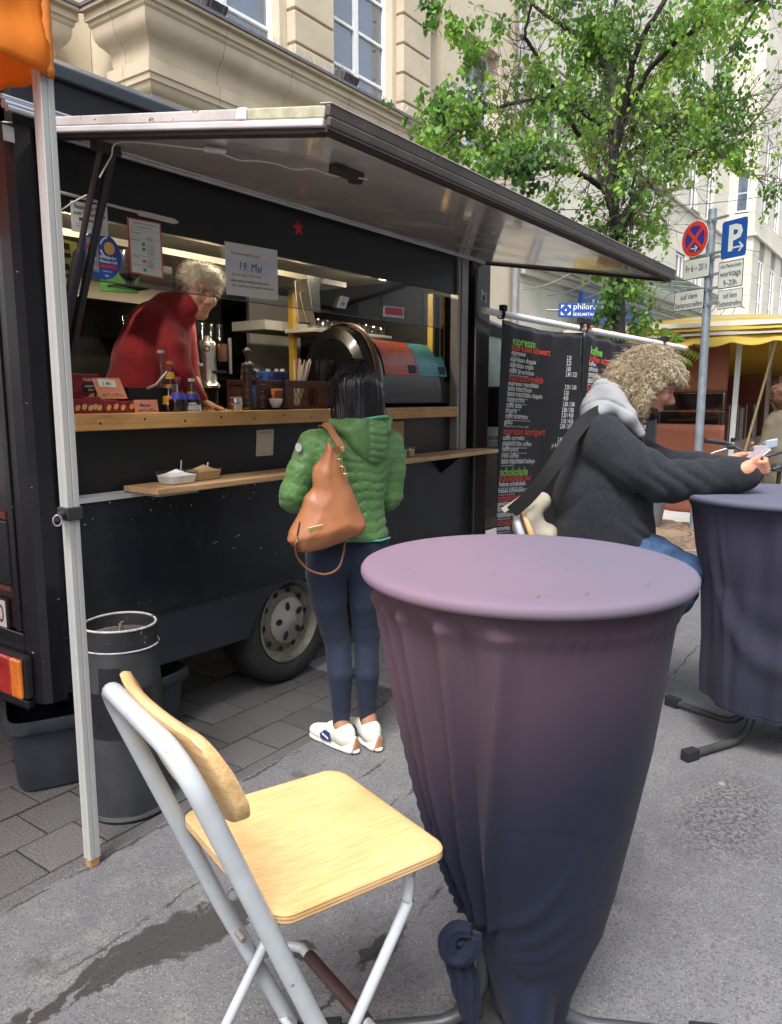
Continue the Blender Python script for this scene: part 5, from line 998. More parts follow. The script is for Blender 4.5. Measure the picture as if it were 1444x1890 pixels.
# folding bar stools
M_tube = mat('pale_grey_enamel', (.38, .41, .43), .32, var=.08, scale=18, coat=.3, chips=((.10, .10, .10), 34, .655)); M_ply = wood('birch_seat', (.72, .50, .25), (.58, .37, .15), .55, 'X', 1.6, .0); M_edge = wood('ply_edge', (.60, .38, .20), (.30, .16, .07), .5, 'X', .8); M_slv = wood('dark_sleeve', (.060, .035, .035), (.030, .018, .018), .6, 'Y')
def stool(loc, rz, label):
    t = thing('folding_stool', label, 'stool', loc, 'folding bar stools', rz)
    def L(mb, name, m, par=t, **k): return mb.build(name, m, par, loc=None if par is t else None, local=True, **k)
    def outline(s, n=14):
        P = []; hx, hy, r0 = .197, .205, .042
        for cx_, cy_, a0 in ((hx - r0, hy - r0, 0), (-hx + r0, hy - r0, 90), (-hx + r0, -hy + r0, 180), (hx - r0, -hy + r0, 270)):
            for a in np.linspace(R(a0), R(a0 + 90), n): P.append(((cx_ + r0 * math.cos(a)) * s, (cy_ + r0 * math.sin(a)) * s))
        return P
    def zseat(x, y): return .630 + .020 * max(0, (-x - .05) / .15) ** 1.6 - .004 * math.exp(-(x * x + y * y) / .02) - .006 * max(0, (x - .14) / .06) ** 2
    rows = []
    for s_, dz in ((.0005, 0), (.3, 0), (.6, 0), (.85, 0), (.96, 0), (.992, -.0015), (1.0, -.005)): rows.append([(x, y, zseat(x, y) + dz) for x, y in outline(s_)])
    e = [[(x, y, zseat(x, y) + dz) for x, y in outline(1.0)] for dz in (-.005, -.0085, -.012, -.0155, -.019)]; b_ = [[(x, y, zseat(x, y) + dz) for x, y in outline(s_)] for s_, dz in ((1.0, -.019), (.985, -.023), (.5, -.023), (.02, -.023))]
    seat = L(MB().grid(rows, close=True), 'seat', M_ply, smooth=50)
    mb = MB(); mb.grid(e, close=True); mb.mi = [i // (len(rows[0])) % 2 for i in range(len(mb.f))]; ed = L(mb, 'seat_edge', [M_edge, M_ply], seat, smooth=50)
    L(MB().grid(b_, close=True), 'seat_underside', M_ply, seat, smooth=50)
    for y_ in (-.15, .15): L(MB().lathe([(.007, .6312), (.005, .6318), (.001, .632)], (.12 if False else -.1, y_, 0), 10), 'rivet', MATS['dirty_steel'], seat) if False else None
    def pz(z): return -.335 + (.965 - z) * .395
    arc = []
    hw = .198; rc = .075
    for s_ in (1, -1):
        pass
    path = [(pz(0.0) + .01, hw - .01, 0.004), (pz(.4), hw, .4), (pz(.8), hw, .8), (pz(.965 - rc), hw, .965 - rc)] + [(pz(.965 - rc + rc * math.sin(a)), hw - rc + rc * math.cos(a), .965 - rc + rc * math.sin(a)) for a in np.linspace(.2, math.pi / 2, 7)]
    path = path + [(x, -y, z) for x, y, z in reversed(path)]
    L(MB().tube(path, .0175, 14), 'back_frame', M_tube, smooth=60)
    for s_ in (1, -1): L(MB().tube([(pz(0) + .01, s_ * (hw - .01), 0), (pz(.03) + .01, s_ * (hw - .01), .03)], .0195, 12), 'foot_cap', M_matt, smooth=50)
    nb = 28; fr_, bk_ = [], []
    def bp(yy, s_, th):
        z = .820 + .165 * s_; x = pz(z) + .022 + .030 * (yy / .2) ** 2 * .9 + th - .012; return (x, yy, z + .012 * math.cos(yy / .2 * math.pi / 2) * (s_ - .3))
    secs = []
    for yy in [.212 * math.sin(q_ * math.pi / 2) for q_ in np.linspace(-1, 1, nb)]:
        ed_ = max(0, abs(yy) - .165) / .047; cut_ = .5 - .5 * math.sqrt(max(0, 1 - ed_ ** 2)) if ed_ > 0 else 0
        lo_, hi_ = cut_ * .55, 1 - cut_ * .9
        lo_, hi_ = min(lo_, .49), max(hi_, .53)
        secs.append([bp(yy, lo_ + .02, 0), bp(yy, lo_ + .02, .020), bp(yy, lo_ + .10 * (hi_ - lo_), .022), bp(yy, hi_ - .10 * (hi_ - lo_), .022), bp(yy, hi_ - .02, .020), bp(yy, hi_, .013), bp(yy, hi_, .006), bp(yy, hi_ - .02, 0), bp(yy, hi_ - .1 * (hi_ - lo_), -.002), bp(yy, lo_ + .1 * (hi_ - lo_), -.002)])
    mb = MB().grid(secs, close=True); mb.add(secs[0], [tuple(range(10))]); mb.add(secs[-1], [tuple(range(10))[::-1]]); L(mb, 'backrest', wood('birch_back', (.68, .48, .26), (.50, .32, .14), .45, 'Y', 1.3, .1), fix=True, smooth=50)
    q = [(-.215, .165, .004), (.09, .165, .47), (.118, .165, .53), (.122, .165, .580), (.118, .150, .600)]; L(MB().tube(smoothpath(q + [(x, -y, z) for x, y, z in reversed(q)], 5), .0115, 10), 'rear_frame', M_tube, smooth=60)
    for s_ in (1, -1): L(MB().tube([(-.23, s_ * .165, 0), (-.205, s_ * .165, .03)], .0135, 10), 'foot_cap', M_matt, smooth=50)
    for s_ in (1, -1):
        z = .335; L(MB().lathe([(.007, .148), (.008, .152), (.008, .18), (.004, .1815)], (pz(z) , 0, z) if s_ > 0 else (pz(z), -.33, z), 12, 'Y'), 'pivot_bolt', MATS['dirty_steel'], smooth=40)
    f = [(pz(.25) + .005, .188, .245), (pz(.25) + .07, .182, .25), (pz(.25) + .105, .15, .25), (pz(.25) + .108, .12, .25)]; fr2 = L(MB().tube(smoothpath(f + [(x, -y, z) for x, y, z in reversed(f)], 5), .011, 10), 'footrest', M_tube, smooth=60)
    L(MB().tube([(pz(.25) + .108, .115, .25), (pz(.25) + .108, -.115, .25)], .0145, 14), 'footrest_sleeve', M_slv, fr2, smooth=60)
    L(MB().tube([(pz(.06), hw - .01, .06), (pz(.06), -hw + .01, .06)], .010, 8), 'cross_bar', M_tube, smooth=60)
    return t
stool((1.065, .955, 0), R(-18), 'wooden folding bar stool with pale grey frame standing empty in front of the near table')
stool((3.36, 1.24, 0), R(-72), 'wooden folding bar stool under the seated man, mostly hidden by the near table')
# menu banner on a white pole
ban = thing('menu_banner', 'black menu banner with green, red and white lettering hung from a white pole', 'banner', (4.95, 2.56, 0))
BD = Vector((math.cos(R(-15.3)), math.sin(R(-15.3)), 0)); B0 = onY(899, 577, 2.55)
BN = Vector((BD.y, -BD.x, 0));
if BN.dot(_O - B0) < 0: BN = -BN
def bpt(u, v, off=0.0): return onP(u, v, B0 + BN * off, BN)
pa, pb_ = bpt(893, 573), bpt(1266, 643)
M_pvc = mat('white_pvc', (.72, .72, .71), .35, var=.04); M_ban = mat('black_vinyl', (.018, .018, .022), .32, var=.2, scale=2, bump=.12, bscale=4, coat=.15)
MB().tube([pa, pb_], .0235, 14).build('pole', M_pvc, ban, smooth=60); ax = (pb_ - pa).normalized(); MB().tube([pb_ - ax * .03, pb_ + ax * .01], [.026, .022], 12).build('end_cap', mat('orange_tape', (.62, .16, .05), .6), ban, smooth=60)
DZ = Vector((0, 0, -1)); dn = (DZ - ax * .02).normalized()
def panel(u0, v0, u1, v1, ph):
    a, b_ = bpt(u0, v0, .012), bpt(u1, v1, .012); n, m = 30, 40; rows = []
    for j in range(m + 1):
        t = j / m; row = []
        for i in range(n + 1):
            s_ = i / n; w_ = .018 * math.sin(s_ * 7 + ph + t * 1.2) * (.4 + .6 * t) + .012 * math.sin(s_ * 3 - t * 4 + ph) + .010 * math.exp(-t * 9) * math.sin(s_ * 25)
            sag = -.030 * math.sin(math.pi * s_) * math.exp(-t * 5); row.append(a.lerp(b_, s_) + DZ * (t * 1.92) + DZ * -sag * -1 * 0 + DZ * (.03 * math.sin(math.pi * s_) * math.exp(-t * 6)) + BN * w_ - (b_ - a).normalized() * t * .02)
        rows.append(row)
    return rows
R1 = panel(926, 590, 1077, 614, .3); R2_ = panel(1075, 612, 1222, 636, 2.0)
def bwave(rows, s_, t):
    n, m = len(rows[0]) - 1, len(rows) - 1; x, y = min(max(s_ * n, 0), n - 1e-6), min(max(t * m, 0), m - 1e-6); i, j = int(x), int(y); fx_, fy_ = x - i, y - j
    return (rows[j][i] * (1 - fx_) + rows[j][i + 1] * fx_) * (1 - fy_) + (rows[j + 1][i] * (1 - fx_) + rows[j + 1][i + 1] * fx_) * fy_
for rows in (R1, R2_): MB().grid(rows).build('banner_sheet', M_ban, ban, smooth=180, solid=.0012)
def ban_text(rows, items, m, W_, H_=1.92):
    mb = MB()
    for s_, t, txt, size, bold, *ex in items:
        vs, fs = text_geo(txt, bold);
        if not vs: continue
        wmax = max(v[0] for v in vs); kx = size * (ex[0] if ex else .86); k0 = kx * 0
        mb.add([bwave(rows, s_ + v[0] * kx / W_, t - v[1] * size / H_) + BN * .0028 for v in vs], fs)
    return mb.build('lettering', m, ban)
W1 = (R1[0][-1] - R1[0][0]).length; W2 = (R2_[0][-1] - R2_[0][0]).length
def tv(v, v0=602): return 0
def row_t(u, v, a, rows, W_):
    p = bpt(u, v, .012); n0 = rows[0][0]; s_ = (p - n0).dot((rows[0][-1] - n0).normalized()) / W_; top = bwave(rows, max(0, min(1, s_)), 0); return s_, (top.z - p.z) / 1.92
SZ = {'h': .118, 'r': .088, 'w': .060, 's': .022}
green, red, white, tiny, price = [], [], [], [], []
def put(lst, u, v, txt, size, bold=.008, rows=R1, W_=W1, kx=.84):
    s_, t = row_t(u, v, 0, rows, W_); lst.append((s_, t, txt, size, bold, kx))
put(green, 942, 636, 'espresso', .088, .012, kx=.80); put(red, 940, 646, 'espresso schwarz', .072, .014)
for (u, v, a, b_) in ((940, 655, 'espresso', 'haus oder long'), (938, 667, 'espresso doppio', 'zweifacher espresso'), (937, 678, 'espresso triplo', 'dreifacher espresso'), (936, 689, 'caffè americano', 'espresso mit heißwasser gestreckt')): put(white, u, v, a, .050, .012); put(tiny, u, v + 5, b_, .017, .002)
put(red, 935, 703, 'espresso+milch', .072, .014)
for (u, v, a, b_) in ((934, 712, 'espresso macchiato', 'espresso mit milchschaumhaube'), (933, 722, 'latte macchiato', 'espresso milch und milchschaum im glas'), (932, 732, 'latte macchiato doppio', 'große menge mit doppeltem espresso'), (931, 742, 'cappuccino', 'espresso mit milch und milchschaum'), (930, 753, 'caffè latte', 'espresso und heisse milch'), (929, 763, 'bicerin', 'espresso und heisse schokolade'), (928, 773, 'caffè amaretto', 'espresso, amarettosirup (oder likör) und sahne'), (926, 784, 'galão', 'portugiesische latte – dem bianco mit crèmige')): put(white, u, v, a, .050, .012); put(tiny, u, v + 5, b_, .017, .002)
put(red, 924, 803, 'espresso korrigiert', .072, .014)
for (u, v, a, b_) in ((923, 813, 'caffè corretto', 'espresso mit grappa „barriques“'), (922, 824, "pepino's hot coffee", 'espresso doppio, kahlúa, brauner zucker, sahne'), (921, 834, 'caffè pucci', 'espresso, rum, amaretto, brauner zucker, sahne'), (920, 846, 'irish coffee', 'espresso, irish whiskey, brauner zucker, sahne'), (919, 857, 'latte macchiato baileys', 'auch mit sirup erhältlich')): put(white, u, v, a, .050, .012); put(tiny, u, v + 5, b_, .017, .002)
put(green, 916, 880, 'schokolade', .088, .012, kx=.80); put(red, 914, 890, 'schokolade pur', .072, .014)
for (u, v, a, b_) in ((914, 899, 'heisse schokolade', 'mit kakao wenig auf den kakaobohnen wählen'), (912, 911, 'heisse schokolade mit sahne', 'jeden abend – mit sahne genuss')): put(white, u, v, a, .050, .012); put(tiny, u, v + 5, b_, .017, .002)
put(red, 911, 927, 'schokolade+', .072, .014)
for (u, v, a, b_) in ((910, 935, 'gewürzschokolade', 'schokolade mit gewürzen'), (909, 945, 'aztekenschokolade', 'schokolade mit chili'), (907, 956, 'haselnuss-schokolade', 'schokolade haselnusssirup')): put(white, u, v, a, .050, .012); put(tiny, u, v + 5, b_, .017, .002)
put(red, 906, 972, 'schokolade alk', .072, .014); put(white, 905, 981, 'lumumba', .050, .012); put(tiny, 905, 986, 'schokolade, rum und sahne', .017, .002)
for (u, v, s_) in ((1043, 667, '2.20'), (1042, 677, '3.20'), (1041, 688, '3.80'), (1040, 698, '2.40 / 3.20'), (1038, 722, '2.50 / 3.60'), (1036, 733, '3.20'), (1035, 743, '4.00'), (1034, 754, '2.80 / 3.80'), (1032, 765, '2.80 / 3.80'), (1031, 775, '3.20 / 4.00'), (1030, 786, '3.50 / 4.50'), (1028, 796, '2.80 / 3.80'), (1024, 821, '2.80 / 3.80'), (1014, 832, 'je 4.60')): put(price, u, v, s_, .050, .002, kx=.62)
ban_text(R1, green, mat('menu_green', (.22, .55, .08), .5), W1); ban_text(R1, red, mat('menu_red', (.62, .07, .04), .5), W1); ban_text(R1, white + price, mat('menu_white', (.68, .68, .66), .5), W1); tag(ban_text(R1, tiny, MATS['menu_white'], W1), kind='stuff')
green, red, white, tiny = [], [], [], []
K = dict(rows=R2_, W_=W2)
put(green, 1085, 654, 'kaffee', .092, .012, kx=.83, **K); put(red, 1083, 667, 'kaffee schwarz', .076, .014, **K)
for (u, v, a, b_) in ((1082, 675, 'kaffee', 'crema kaffee'), (1081, 685, 'schümli', 'schweizer spezialität'), (1080, 696, 'zimtkaffee', 'kaffee mit zimt verfeinert'), (1079, 707, 'blümchenkaffee', 'dünner kaffee')): put(white, u, v, a, .052, **K); put(tiny, u, v + 5, b_, .017, .002, **K)
put(red, 1077, 723, 'kaffee+milch', .076, .014, **K)
for (u, v, a) in ((1076, 732, 'milchkaffee'), (1075, 743, 'café au lait')): put(white, u, v, a, .052, **K)
for (u, v, a) in ((1178, 783, '3.00'), (1178, 795, '3.20')): put(white, u, v, a, .044, .004, **K)
ban_text(R2_, green, MATS['menu_green'], W2); ban_text(R2_, red, MATS['menu_red'], W2); ban_text(R2_, white, MATS['menu_white'], W2); tag(ban_text(R2_, tiny, MATS['menu_white'], W2), kind='stuff')
mb = MB()
for k in range(70):                                # scattered white specks along the middle seam, as on the worn vinyl
    q = bwave(R1, .965 + random.uniform(-.012, .015), random.uniform(.01, .16)) + BN * .003; r_ = random.uniform(.001, .003); mb.add([q, q + BD * r_ * 2, q + BD * r_ + Vector((0, 0, r_))], [(0, 1, 2)])
tag(mb.build('flake', MATS['menu_white'], ban), kind='stuff')
for k, (u, v) in enumerate(((925, 580), (1068, 602), (1080, 604), (1222, 634))):
    q = bpt(u, v, .0); c_ = MB(); c_.tube([q + Vector((0, 0, .03)) + BN * .03, q + Vector((0, 0, -.035)) + BN * .018], .012, 8); c_.obox(q + BN * .02 + Vector((0, 0, .04)), ax * .02, BN * .022, (0, 0, .02)); c_.tube([q + ax * .03 * math.cos(a) * .3 + BN * .0 + (Vector((0, 0, 1)) * math.sin(a) + BN * math.cos(a)) * .03 for a in np.linspace(0, 6.28, 12)], .006, 6)
    c_.build('spring_clamp', M_matt, ban, bevel=.002)
    if k in (1, 2): MB().obox(q + BN * .03 + Vector((0, 0, .005)) + ax * .035, ax * .014, BN * .012, (0, 0, .010)).build('clamp_pad', MATS['orange_tape'], ban, bevel=.003)
# traffic signs
sp_ = thing('sign_post', 'galvanised sign post carrying a round no-stopping sign and a blue parking sign', 'sign post', (8.9, 2.12, 0))
p_low, p_top = at(1289, 842, 8.45), at(1314, 408, 8.45); px_, py_ = (p_low.x + p_top.x) / 2, (p_low.y + p_top.y) / 2
M_gal = mat('galvanised', (.26, .30, .34), .45, metal=.4, var=.25, scale=9)
MB().tube([(px_, py_, -.02), (px_, py_, 3.52)], .046, 16).build('post', M_gal, sp_, smooth=60)
vdir = Vector((px_, py_, 0)).normalized(); ang = math.atan2(vdir.y, vdir.x)
SN = Vector((-math.cos(ang - R(44)), -math.sin(ang - R(44)), 0)); SX = Vector((-SN.y, SN.x, 0))   # the plates are turned a little away from the camera
if SX.dot(_rt) < 0: SX = -SX
UP = Vector((0, 0, 1)); M_sgn = mat('sign_white', (.62, .64, .60), .45, var=.06, scale=8); M_sblk = mat('sign_black', (.03, .03, .03), .5); M_sred = mat('sign_red', (.60, .035, .02), .4, var=.05); M_sblue = mat('sign_blue_plate', (.012, .075, .33), .4, var=.05); M_snv = mat('sign_navy', (.02, .025, .22), .4)
pc = Vector((px_, py_, 0)) + SN * .06
def plate(u, v): p = onP(u, v, pc, SN); return p
def disc(mb, c, r, off, n=40): mb.add([c + SX * r * math.cos(a) + UP * r * math.sin(a) + SN * off for a in np.linspace(0, 2 * math.pi, n, endpoint=False)], [tuple(range(n))])
c = plate(1283, 441); rr = (plate(1283, 408).z - plate(1283, 475).z) / 2
o = MB().prism([c + SX * rr * math.cos(a) + UP * rr * math.sin(a) for a in np.linspace(0, 2 * math.pi, 48, endpoint=False)], SN * -.004).build('round_sign', M_sgn, sp_)
mb = MB(); disc(mb, c, rr * .955, .0015); mb.build('red_ring', M_sred, o); mb = MB()
def bar(mb, c, a, L_, w_, off): d = SX * math.cos(a) + UP * math.sin(a); s_ = SX * -math.sin(a) + UP * math.cos(a); mb.add([c + d * L_ + s_ * w_ + SN * off, c - d * L_ + s_ * w_ + SN * off, c - d * L_ - s_ * w_ + SN * off, c + d * L_ - s_ * w_ + SN * off], [(0, 1, 2, 3)])
disc(mb, c, rr * .72, .0025); mb.build('blue_field', M_snv, o); mb = MB(); bar(mb, c, R(45), rr * .86, rr * .10, .0035); bar(mb, c, R(-45), rr * .86, rr * .10, .0038); mb.build('cross', M_sred, o)
def arrow(c, s_, m, par, off=.005):
    mb = MB(); bar(mb, c - SX * s_ * .1, 0, s_ * .62, s_ * .085, off)
    for sg_ in (1, -1):
        a = math.pi - sg_ * R(42); d = SX * math.cos(a) + UP * math.sin(a); t0 = c + SX * s_ * .62; q = t0 + d * s_ * .33; bar(mb, q, a, s_ * .36, s_ * .08, off + .0002 * (2 + sg_))
    return mb.build('arrow', m, par)
arrow(c - UP * rr * .52, rr * .36, M_sgn, o)
A, B = plate(1333, 405), plate(1379, 404); wP = (B - A).dot(SX) / 2; c = (plate(1355, 406) + plate(1355, 474)) / 2; hP = (plate(1355, 404).z - plate(1355, 474).z) / 2
def rplate(c, w_, h_, m, name, off=0, r0=.02, th=.004, par=sp_):
    P = []
    for sx_, sy_, a0 in ((1, 1, 0), (-1, 1, 90), (-1, -1, 180), (1, -1, 270)):
        for a in np.linspace(R(a0), R(a0 + 90), 5): P.append(c + SX * (sx_ * (w_ - r0) + r0 * math.cos(a)) + UP * (sy_ * (h_ - r0) + r0 * math.sin(a)) + SN * off)
    return MB().prism(P, SN * -th).build(name, m, par)
o = rplate(c, wP, hP, M_sblue, 'parking_sign', r0=.03)
mb = MB(); put_text(mb, 'P', c - SX * wP * .50 - UP * hP * .58 + SN * .002, SX, UP, hP * 1.85, bold=.035, width=None); mb.build('lettering', M_sgn, o); arrow(c + SX * wP * .38 - UP * hP * .48, wP * .62, M_sgn, o, .003)
def splate(u0, v0, u1, v1, lines, label):
    a, b_ = plate(u0, (v0 + v1) / 2), plate(u1, (v0 + v1) / 2); c = plate((u0 + u1) / 2, (v0 + v1) / 2); w_ = abs((b_ - a).dot(SX)) / 2; h_ = (plate((u0 + u1) / 2, v0).z - plate((u0 + u1) / 2, v1).z) / 2
    o = rplate(c, w_, h_, M_sblk, 'plate_border', r0=.012); o2 = rplate(c, w_ * .955, h_ * .93, M_sgn, 'plate_face', off=.0012, r0=.01, th=.001, par=o)
    mb = MB()
    for dy, s_, txt, wf in lines: put_text(mb, txt, c + UP * dy * h_ + SN * .0032, SX, UP, s_ * h_, align='C', width=None if wf is None else None, bold=.005)
    if True:
        mb = MB()
        for dy, s_, txt, wf in lines:
            vs, fs = text_geo(txt, .006); W_ = max(v[0] for v in vs); sx_ = wf * 2 * w_ / W_
            mb.add([c + SX * (v[0] - W_ / 2) * sx_ + UP * (dy * h_ + v[1] * s_ * h_) + SN * .0032 for v in vs], fs)
    mb.build('lettering', M_sblk, o)
splate(1261, 477, 1310, 514, [(-.25, .95, 'Fr 6 – 20 h', .80)], ''); splate(1244, 536, 1299, 572, [(.12, .8, 'auf dem', .55), (-.72, .8, 'Seitenstreifen', .90)], '')
splate(1326, 481, 1371, 531, [(.50, .42, 'mit Parkschein', .84), (-.12, .62, 'werktags', .84), (-.82, .62, '9–20h', .55)], ''); splate(1325, 534, 1370, 569, [(.12, .8, 'auf dem', .55), (-.72, .8, 'Seitenstreifen', .90)], '')
for v in (406, 468, 476, 507, 532, 560):
    z = onP(1310, v, pc, SN).z; MB().obox(Vector((px_, py_, z)) + SN * .035, SX * (.26 if v in (406, 468) else .17), SN * .008, UP * .014).build('bracket', M_gal, sp_, bevel=.003); MB().lathe([(.052, z - .02), (.052, z + .02)], (px_, py_, 0), 14).build('clamp', M_gal, sp_)
# tree grate
tg = thing('tree_grate', 'round rusty iron tree grate let into the ground behind the man', 'tree grate', (8.55, 2.35, 0))
M_rust = mat('rusty_iron', (.22, .15, .10), .8, var=.3, scale=10)
MB().lathe([(1.02, .001), (1.02, .009), (.001, .009)], (8.55, 2.35, 0), 64, cap=False).build('plate', M_rust, tg); mb = MB()
for k in range(9):
    r_ = .28 + k * .078; nseg = 10 + k * 2
    for q in range(nseg):
        a0 = 2 * math.pi * q / nseg + k * .2; a1 = a0 + 2 * math.pi / nseg * .78; A_ = np.linspace(a0, a1, 6)
        mb.add([(8.55 + r_ * math.cos(a), 2.35 + r_ * math.sin(a), .011) for a in A_] + [(8.55 + (r_ + .022) * math.cos(a), 2.35 + (r_ + .022) * math.sin(a), .011) for a in A_], [(i, i + 1, 7 + i, 6 + i) for i in range(5)])
tag(mb.build('slot', M_matt, tg), kind='stuff')
# things on the counter and inside the van
def cpos(u, Y, z=CT): p = onY(u, 765, Y); return Vector((p.x, Y, z))
def top_of(u, v, Y): return onY(u, v, Y).z
def pxm(Y, u): return (onY(u + 50, 765, Y).x - onY(u - 50, 765, Y).x) / 100        # metres of X per photo pixel there
M_cg = glass('bottle_glass', (.85, .9, .9), .02, .05); M_cap_ = mat('bottle_cap_white', (.6, .6, .58), .4)
def bottle(u, v0, Y, prof, liquid=None, lvl=.6, glassm=None, capm=None, label=None, lab_z=None, name='bottle', text='', group='bottles on the counter'):
    p = cpos(u, Y); H = top_of(u, v0, Y) - CT
    b = thing(name, text, 'bottle', p, group)
    pr_ = [(r_, z * H) for r_, z in prof]; MB().lathe([(x, p.z + z) for x, z in pr_], (p.x, p.y, 0), 24, cap=False).build('glass_body', glassm or M_cg, b, smooth=50)
    if liquid:
        zs = [z for r_, z in pr_ if z <= lvl * H]; L_ = [(.001, p.z + .003)] + [(r_ - .0015, p.z + max(z, .003)) for r_, z in pr_ if z <= lvl * H] + [(float(np.interp(lvl * H, [z for _, z in pr_], [r_ for r_, _ in pr_])) - .0015, p.z + lvl * H), (.001, p.z + lvl * H)]
        MB().lathe(L_, (p.x, p.y, 0), 24, cap=False).build('drink', liquid, b, smooth=50)
    rt_ = pr_[-1][0] + .002; MB().lathe([(rt_, p.z + H - .010), (rt_, p.z + H + .003), (.001, p.z + H + .004)], (p.x, p.y, 0), 18, cap=False).build('bottle_cap', capm or M_cap_, b, smooth=40)
    if label:
        z0, z1 = lab_z; R_ = []
        for z in np.linspace(z0 * H, z1 * H, 5): r_ = float(np.interp(z, [q for _, q in pr_], [q for q, _ in pr_])) + .0012; R_.append([(p.x + r_ * math.cos(a), p.y + r_ * math.sin(a), p.z + z) for a in np.linspace(0, 2 * math.pi, 24, endpoint=False)])
        MB().grid(R_, close=True).build('bottle_label', label, b, smooth=180)
    return b
CYL = [(.030, 0), (.034, .02), (.034, .48), (.030, .58), (.015, .72), (.012, .80), (.012, .97), (.013, .98), (.013, 1.0)]
CON = [(.040, 0), (.043, .03), (.040, .22), (.030, .48), (.017, .74), (.0125, .86), (.0125, .97), (.013, 1.0)]
COL_ = [(.026, 0), (.029, .02), (.029, .30), (.025, .42), (.028, .55), (.018, .72), (.012, .84), (.012, 1.0)]
L_cola = mat('cola', (.012, .004, .003), .08, spec=.8); L_red = mat('red_drink', (.28, .02, .03), .1, spec=.7); L_yel = mat('yellow_drink', (.45, .25, .02), .1, spec=.7); L_clr = mat('pale_drink', (.30, .26, .14), .12, spec=.7); M_dkg = mat('dark_bottle_glass', (.012, .010, .008), .08, spec=.9, coat=.5)
lb = lambda n, c: mat(n, c, .5, var=.1)
bottle(302, 648, 2.84, CYL, None, text='tall clear empty glass bottle with white cap, leftmost of the counter bottles')
bottle(318, 668, 2.78, CYL, L_clr, .55, None, mat('orange_cap', (.6, .25, .03), .4), lb('yellow_label', (.65, .42, .03)), (.66, .80), text='clear bottle with yellow neck label and orange cap on the counter')
bottle(314, 712, 2.74, COL_, None, .8, M_dkg, mat('orange_cap', (1, 1, 1)), lb('orange_label', (.6, .28, .03)), (.30, .62), text='dark brown bottle with orange label at the foot of the yellow-necked bottle')
bottle(351, 652, 2.86, COL_, L_cola, .75, None, mat('red_cap', (.5, .02, .02), .4), None, text='cola bottle with red cap, tallest at the right end of the bottles')
bottle(340, 662, 2.92, CYL, L_clr, .4, text='clear bottle with silver cap behind the red-capped cola bottle')
b1 = bottle(330, 697, 2.71, CON, L_red, .62, None, mat('red_cap', (1, 1, 1)), lb('blue_red_label', (.05, .06, .40)), (.36, .56), text='conical bottle of red soft drink with blue label on the counter')
b2 = bottle(356, 700, 2.72, CON, L_yel, .62, None, M_cap_, lb('blue_red_label', (1, 1, 1)), (.36, .56), text='conical bottle of yellow soft drink with blue label behind the price card')
for b_, u in ((b1, 330), (b2, 356)):
    p = Vector(b_.location); H = top_of(u, 697, p.y) - CT;
    MB().lathe([(.0425, p.z + .003), (.0445, p.z + .04), (.0435, p.z + .055)], (p.x, p.y, 0), 24, cap=False).build('dark_base', L_cola, b_, smooth=50)
for k, u in enumerate((366, 373)): bottle(u, 668 + k * 4, 3.05, CYL, None, text=['clear tumbler-necked bottle just left of the coffee grinder', 'slim clear bottle touching the coffee grinder'][k])
bxp = cpos(268, 2.78); t_ = thing('black_box', 'black open box with a chrome clip on the counter in front of the red jumper', 'box', bxp)
mb = MB(); w_ = pxm(2.78, 268); x0, x1 = bxp.x - 33 * w_, bxp.x + 40 * w_; zt = top_of(268, 716, 2.78)
mb.box((x0, 2.76, CT + .001), (x1, 2.765, zt)); mb.box((x0, 2.88, CT + .001), (x1, 2.885, zt)); mb.box((x0, 2.765, CT + .001), (x0 + .005, 2.88, zt)); mb.box((x1 - .005, 2.765, CT + .001), (x1, 2.88, zt)); mb.box((x0 + .005, 2.765, CT + .001), (x1 - .005, 2.88, CT + .006)); mb.build('shell', mat('black_box_plastic', (.012, .012, .014), .35), t_)
MB().tube([(x0 + .09, 2.757, zt - .004), (x0 + .14, 2.757, zt + .014), (x0 + .19, 2.757, zt + .06), (x0 + .20, 2.757, zt + .07)], .006, 8).build('clip', M_alu, t_, smooth=60)
M_bred = mat('biscuit_red', (.22, .015, .02), .4, var=.35, scale=22, bump=.2, bscale=30); M_bisc = mat('biscuit', (.60, .40, .14), .7, var=.1, scale=40); M_salm = mat('salmon_card', (.62, .24, .13), .5, var=.05)
def slab_(name, u0, v0, u1, v1, Y, th, m, lean=0.0, par=None, label=None, cat=None, grp=None, z0=None):
    a, b_ = cpos(u0, Y), cpos(u1, Y); zt = top_of((u0 + u1) / 2, v0, Y); zb = CT + .001 if z0 is None else z0
    P = [Vector((a.x, Y, zb)), Vector((b_.x, Y, zb)), Vector((b_.x, Y + lean, zt)), Vector((a.x, Y + lean, zt))]
    o = MB().prism(P, (0, th, 0)).build(name, m, par, bevel=min(.004, th * .3), loc=None if par else P[0]);
    if label: tag(o, label, cat, grp)
    return o, P
o, P = slab_('biscuit_box', 134, 690, 190, 735, 2.78, .06, M_bred, .01, None, 'red biscuit display box with golden shortbread fingers printed on it', 'box', 'biscuit stand on the counter')
xd = Vector((1, 0, 0)); up = Vector((0, .02, 1)).normalized(); f0 = P[0] + Vector((.05, -.0012, 0))
mb = MB(); put_text(mb, 'Walkers', f0 + xd * .005 + up * .128, xd, up, .016, bold=.02); put_text(mb, 'SHORTBREAD', f0 + xd * .012 + up * .103, xd, up, .012, bold=.02); put_text(mb, 'FINGERS', f0 + xd * .026 + up * .089, xd, up, .011, bold=.02); mb.build('lettering', M_cream, o)
mb = MB().box(f0 + xd * .006 + up * .083 + Vector((0, .0008, 0)), f0 + xd * .105 + up * .119 + Vector((0, .0005, 0))); mb.build('dark_field', M_ink, o)
for k in range(2): MB().obox(f0 + xd * (.035 + .033 * k) + up * (.052), (.013, 0, .004), (0, .0015, 0), (.006, 0, .026)).build('biscuit_print', M_bisc, o, bevel=.001)
pk = []
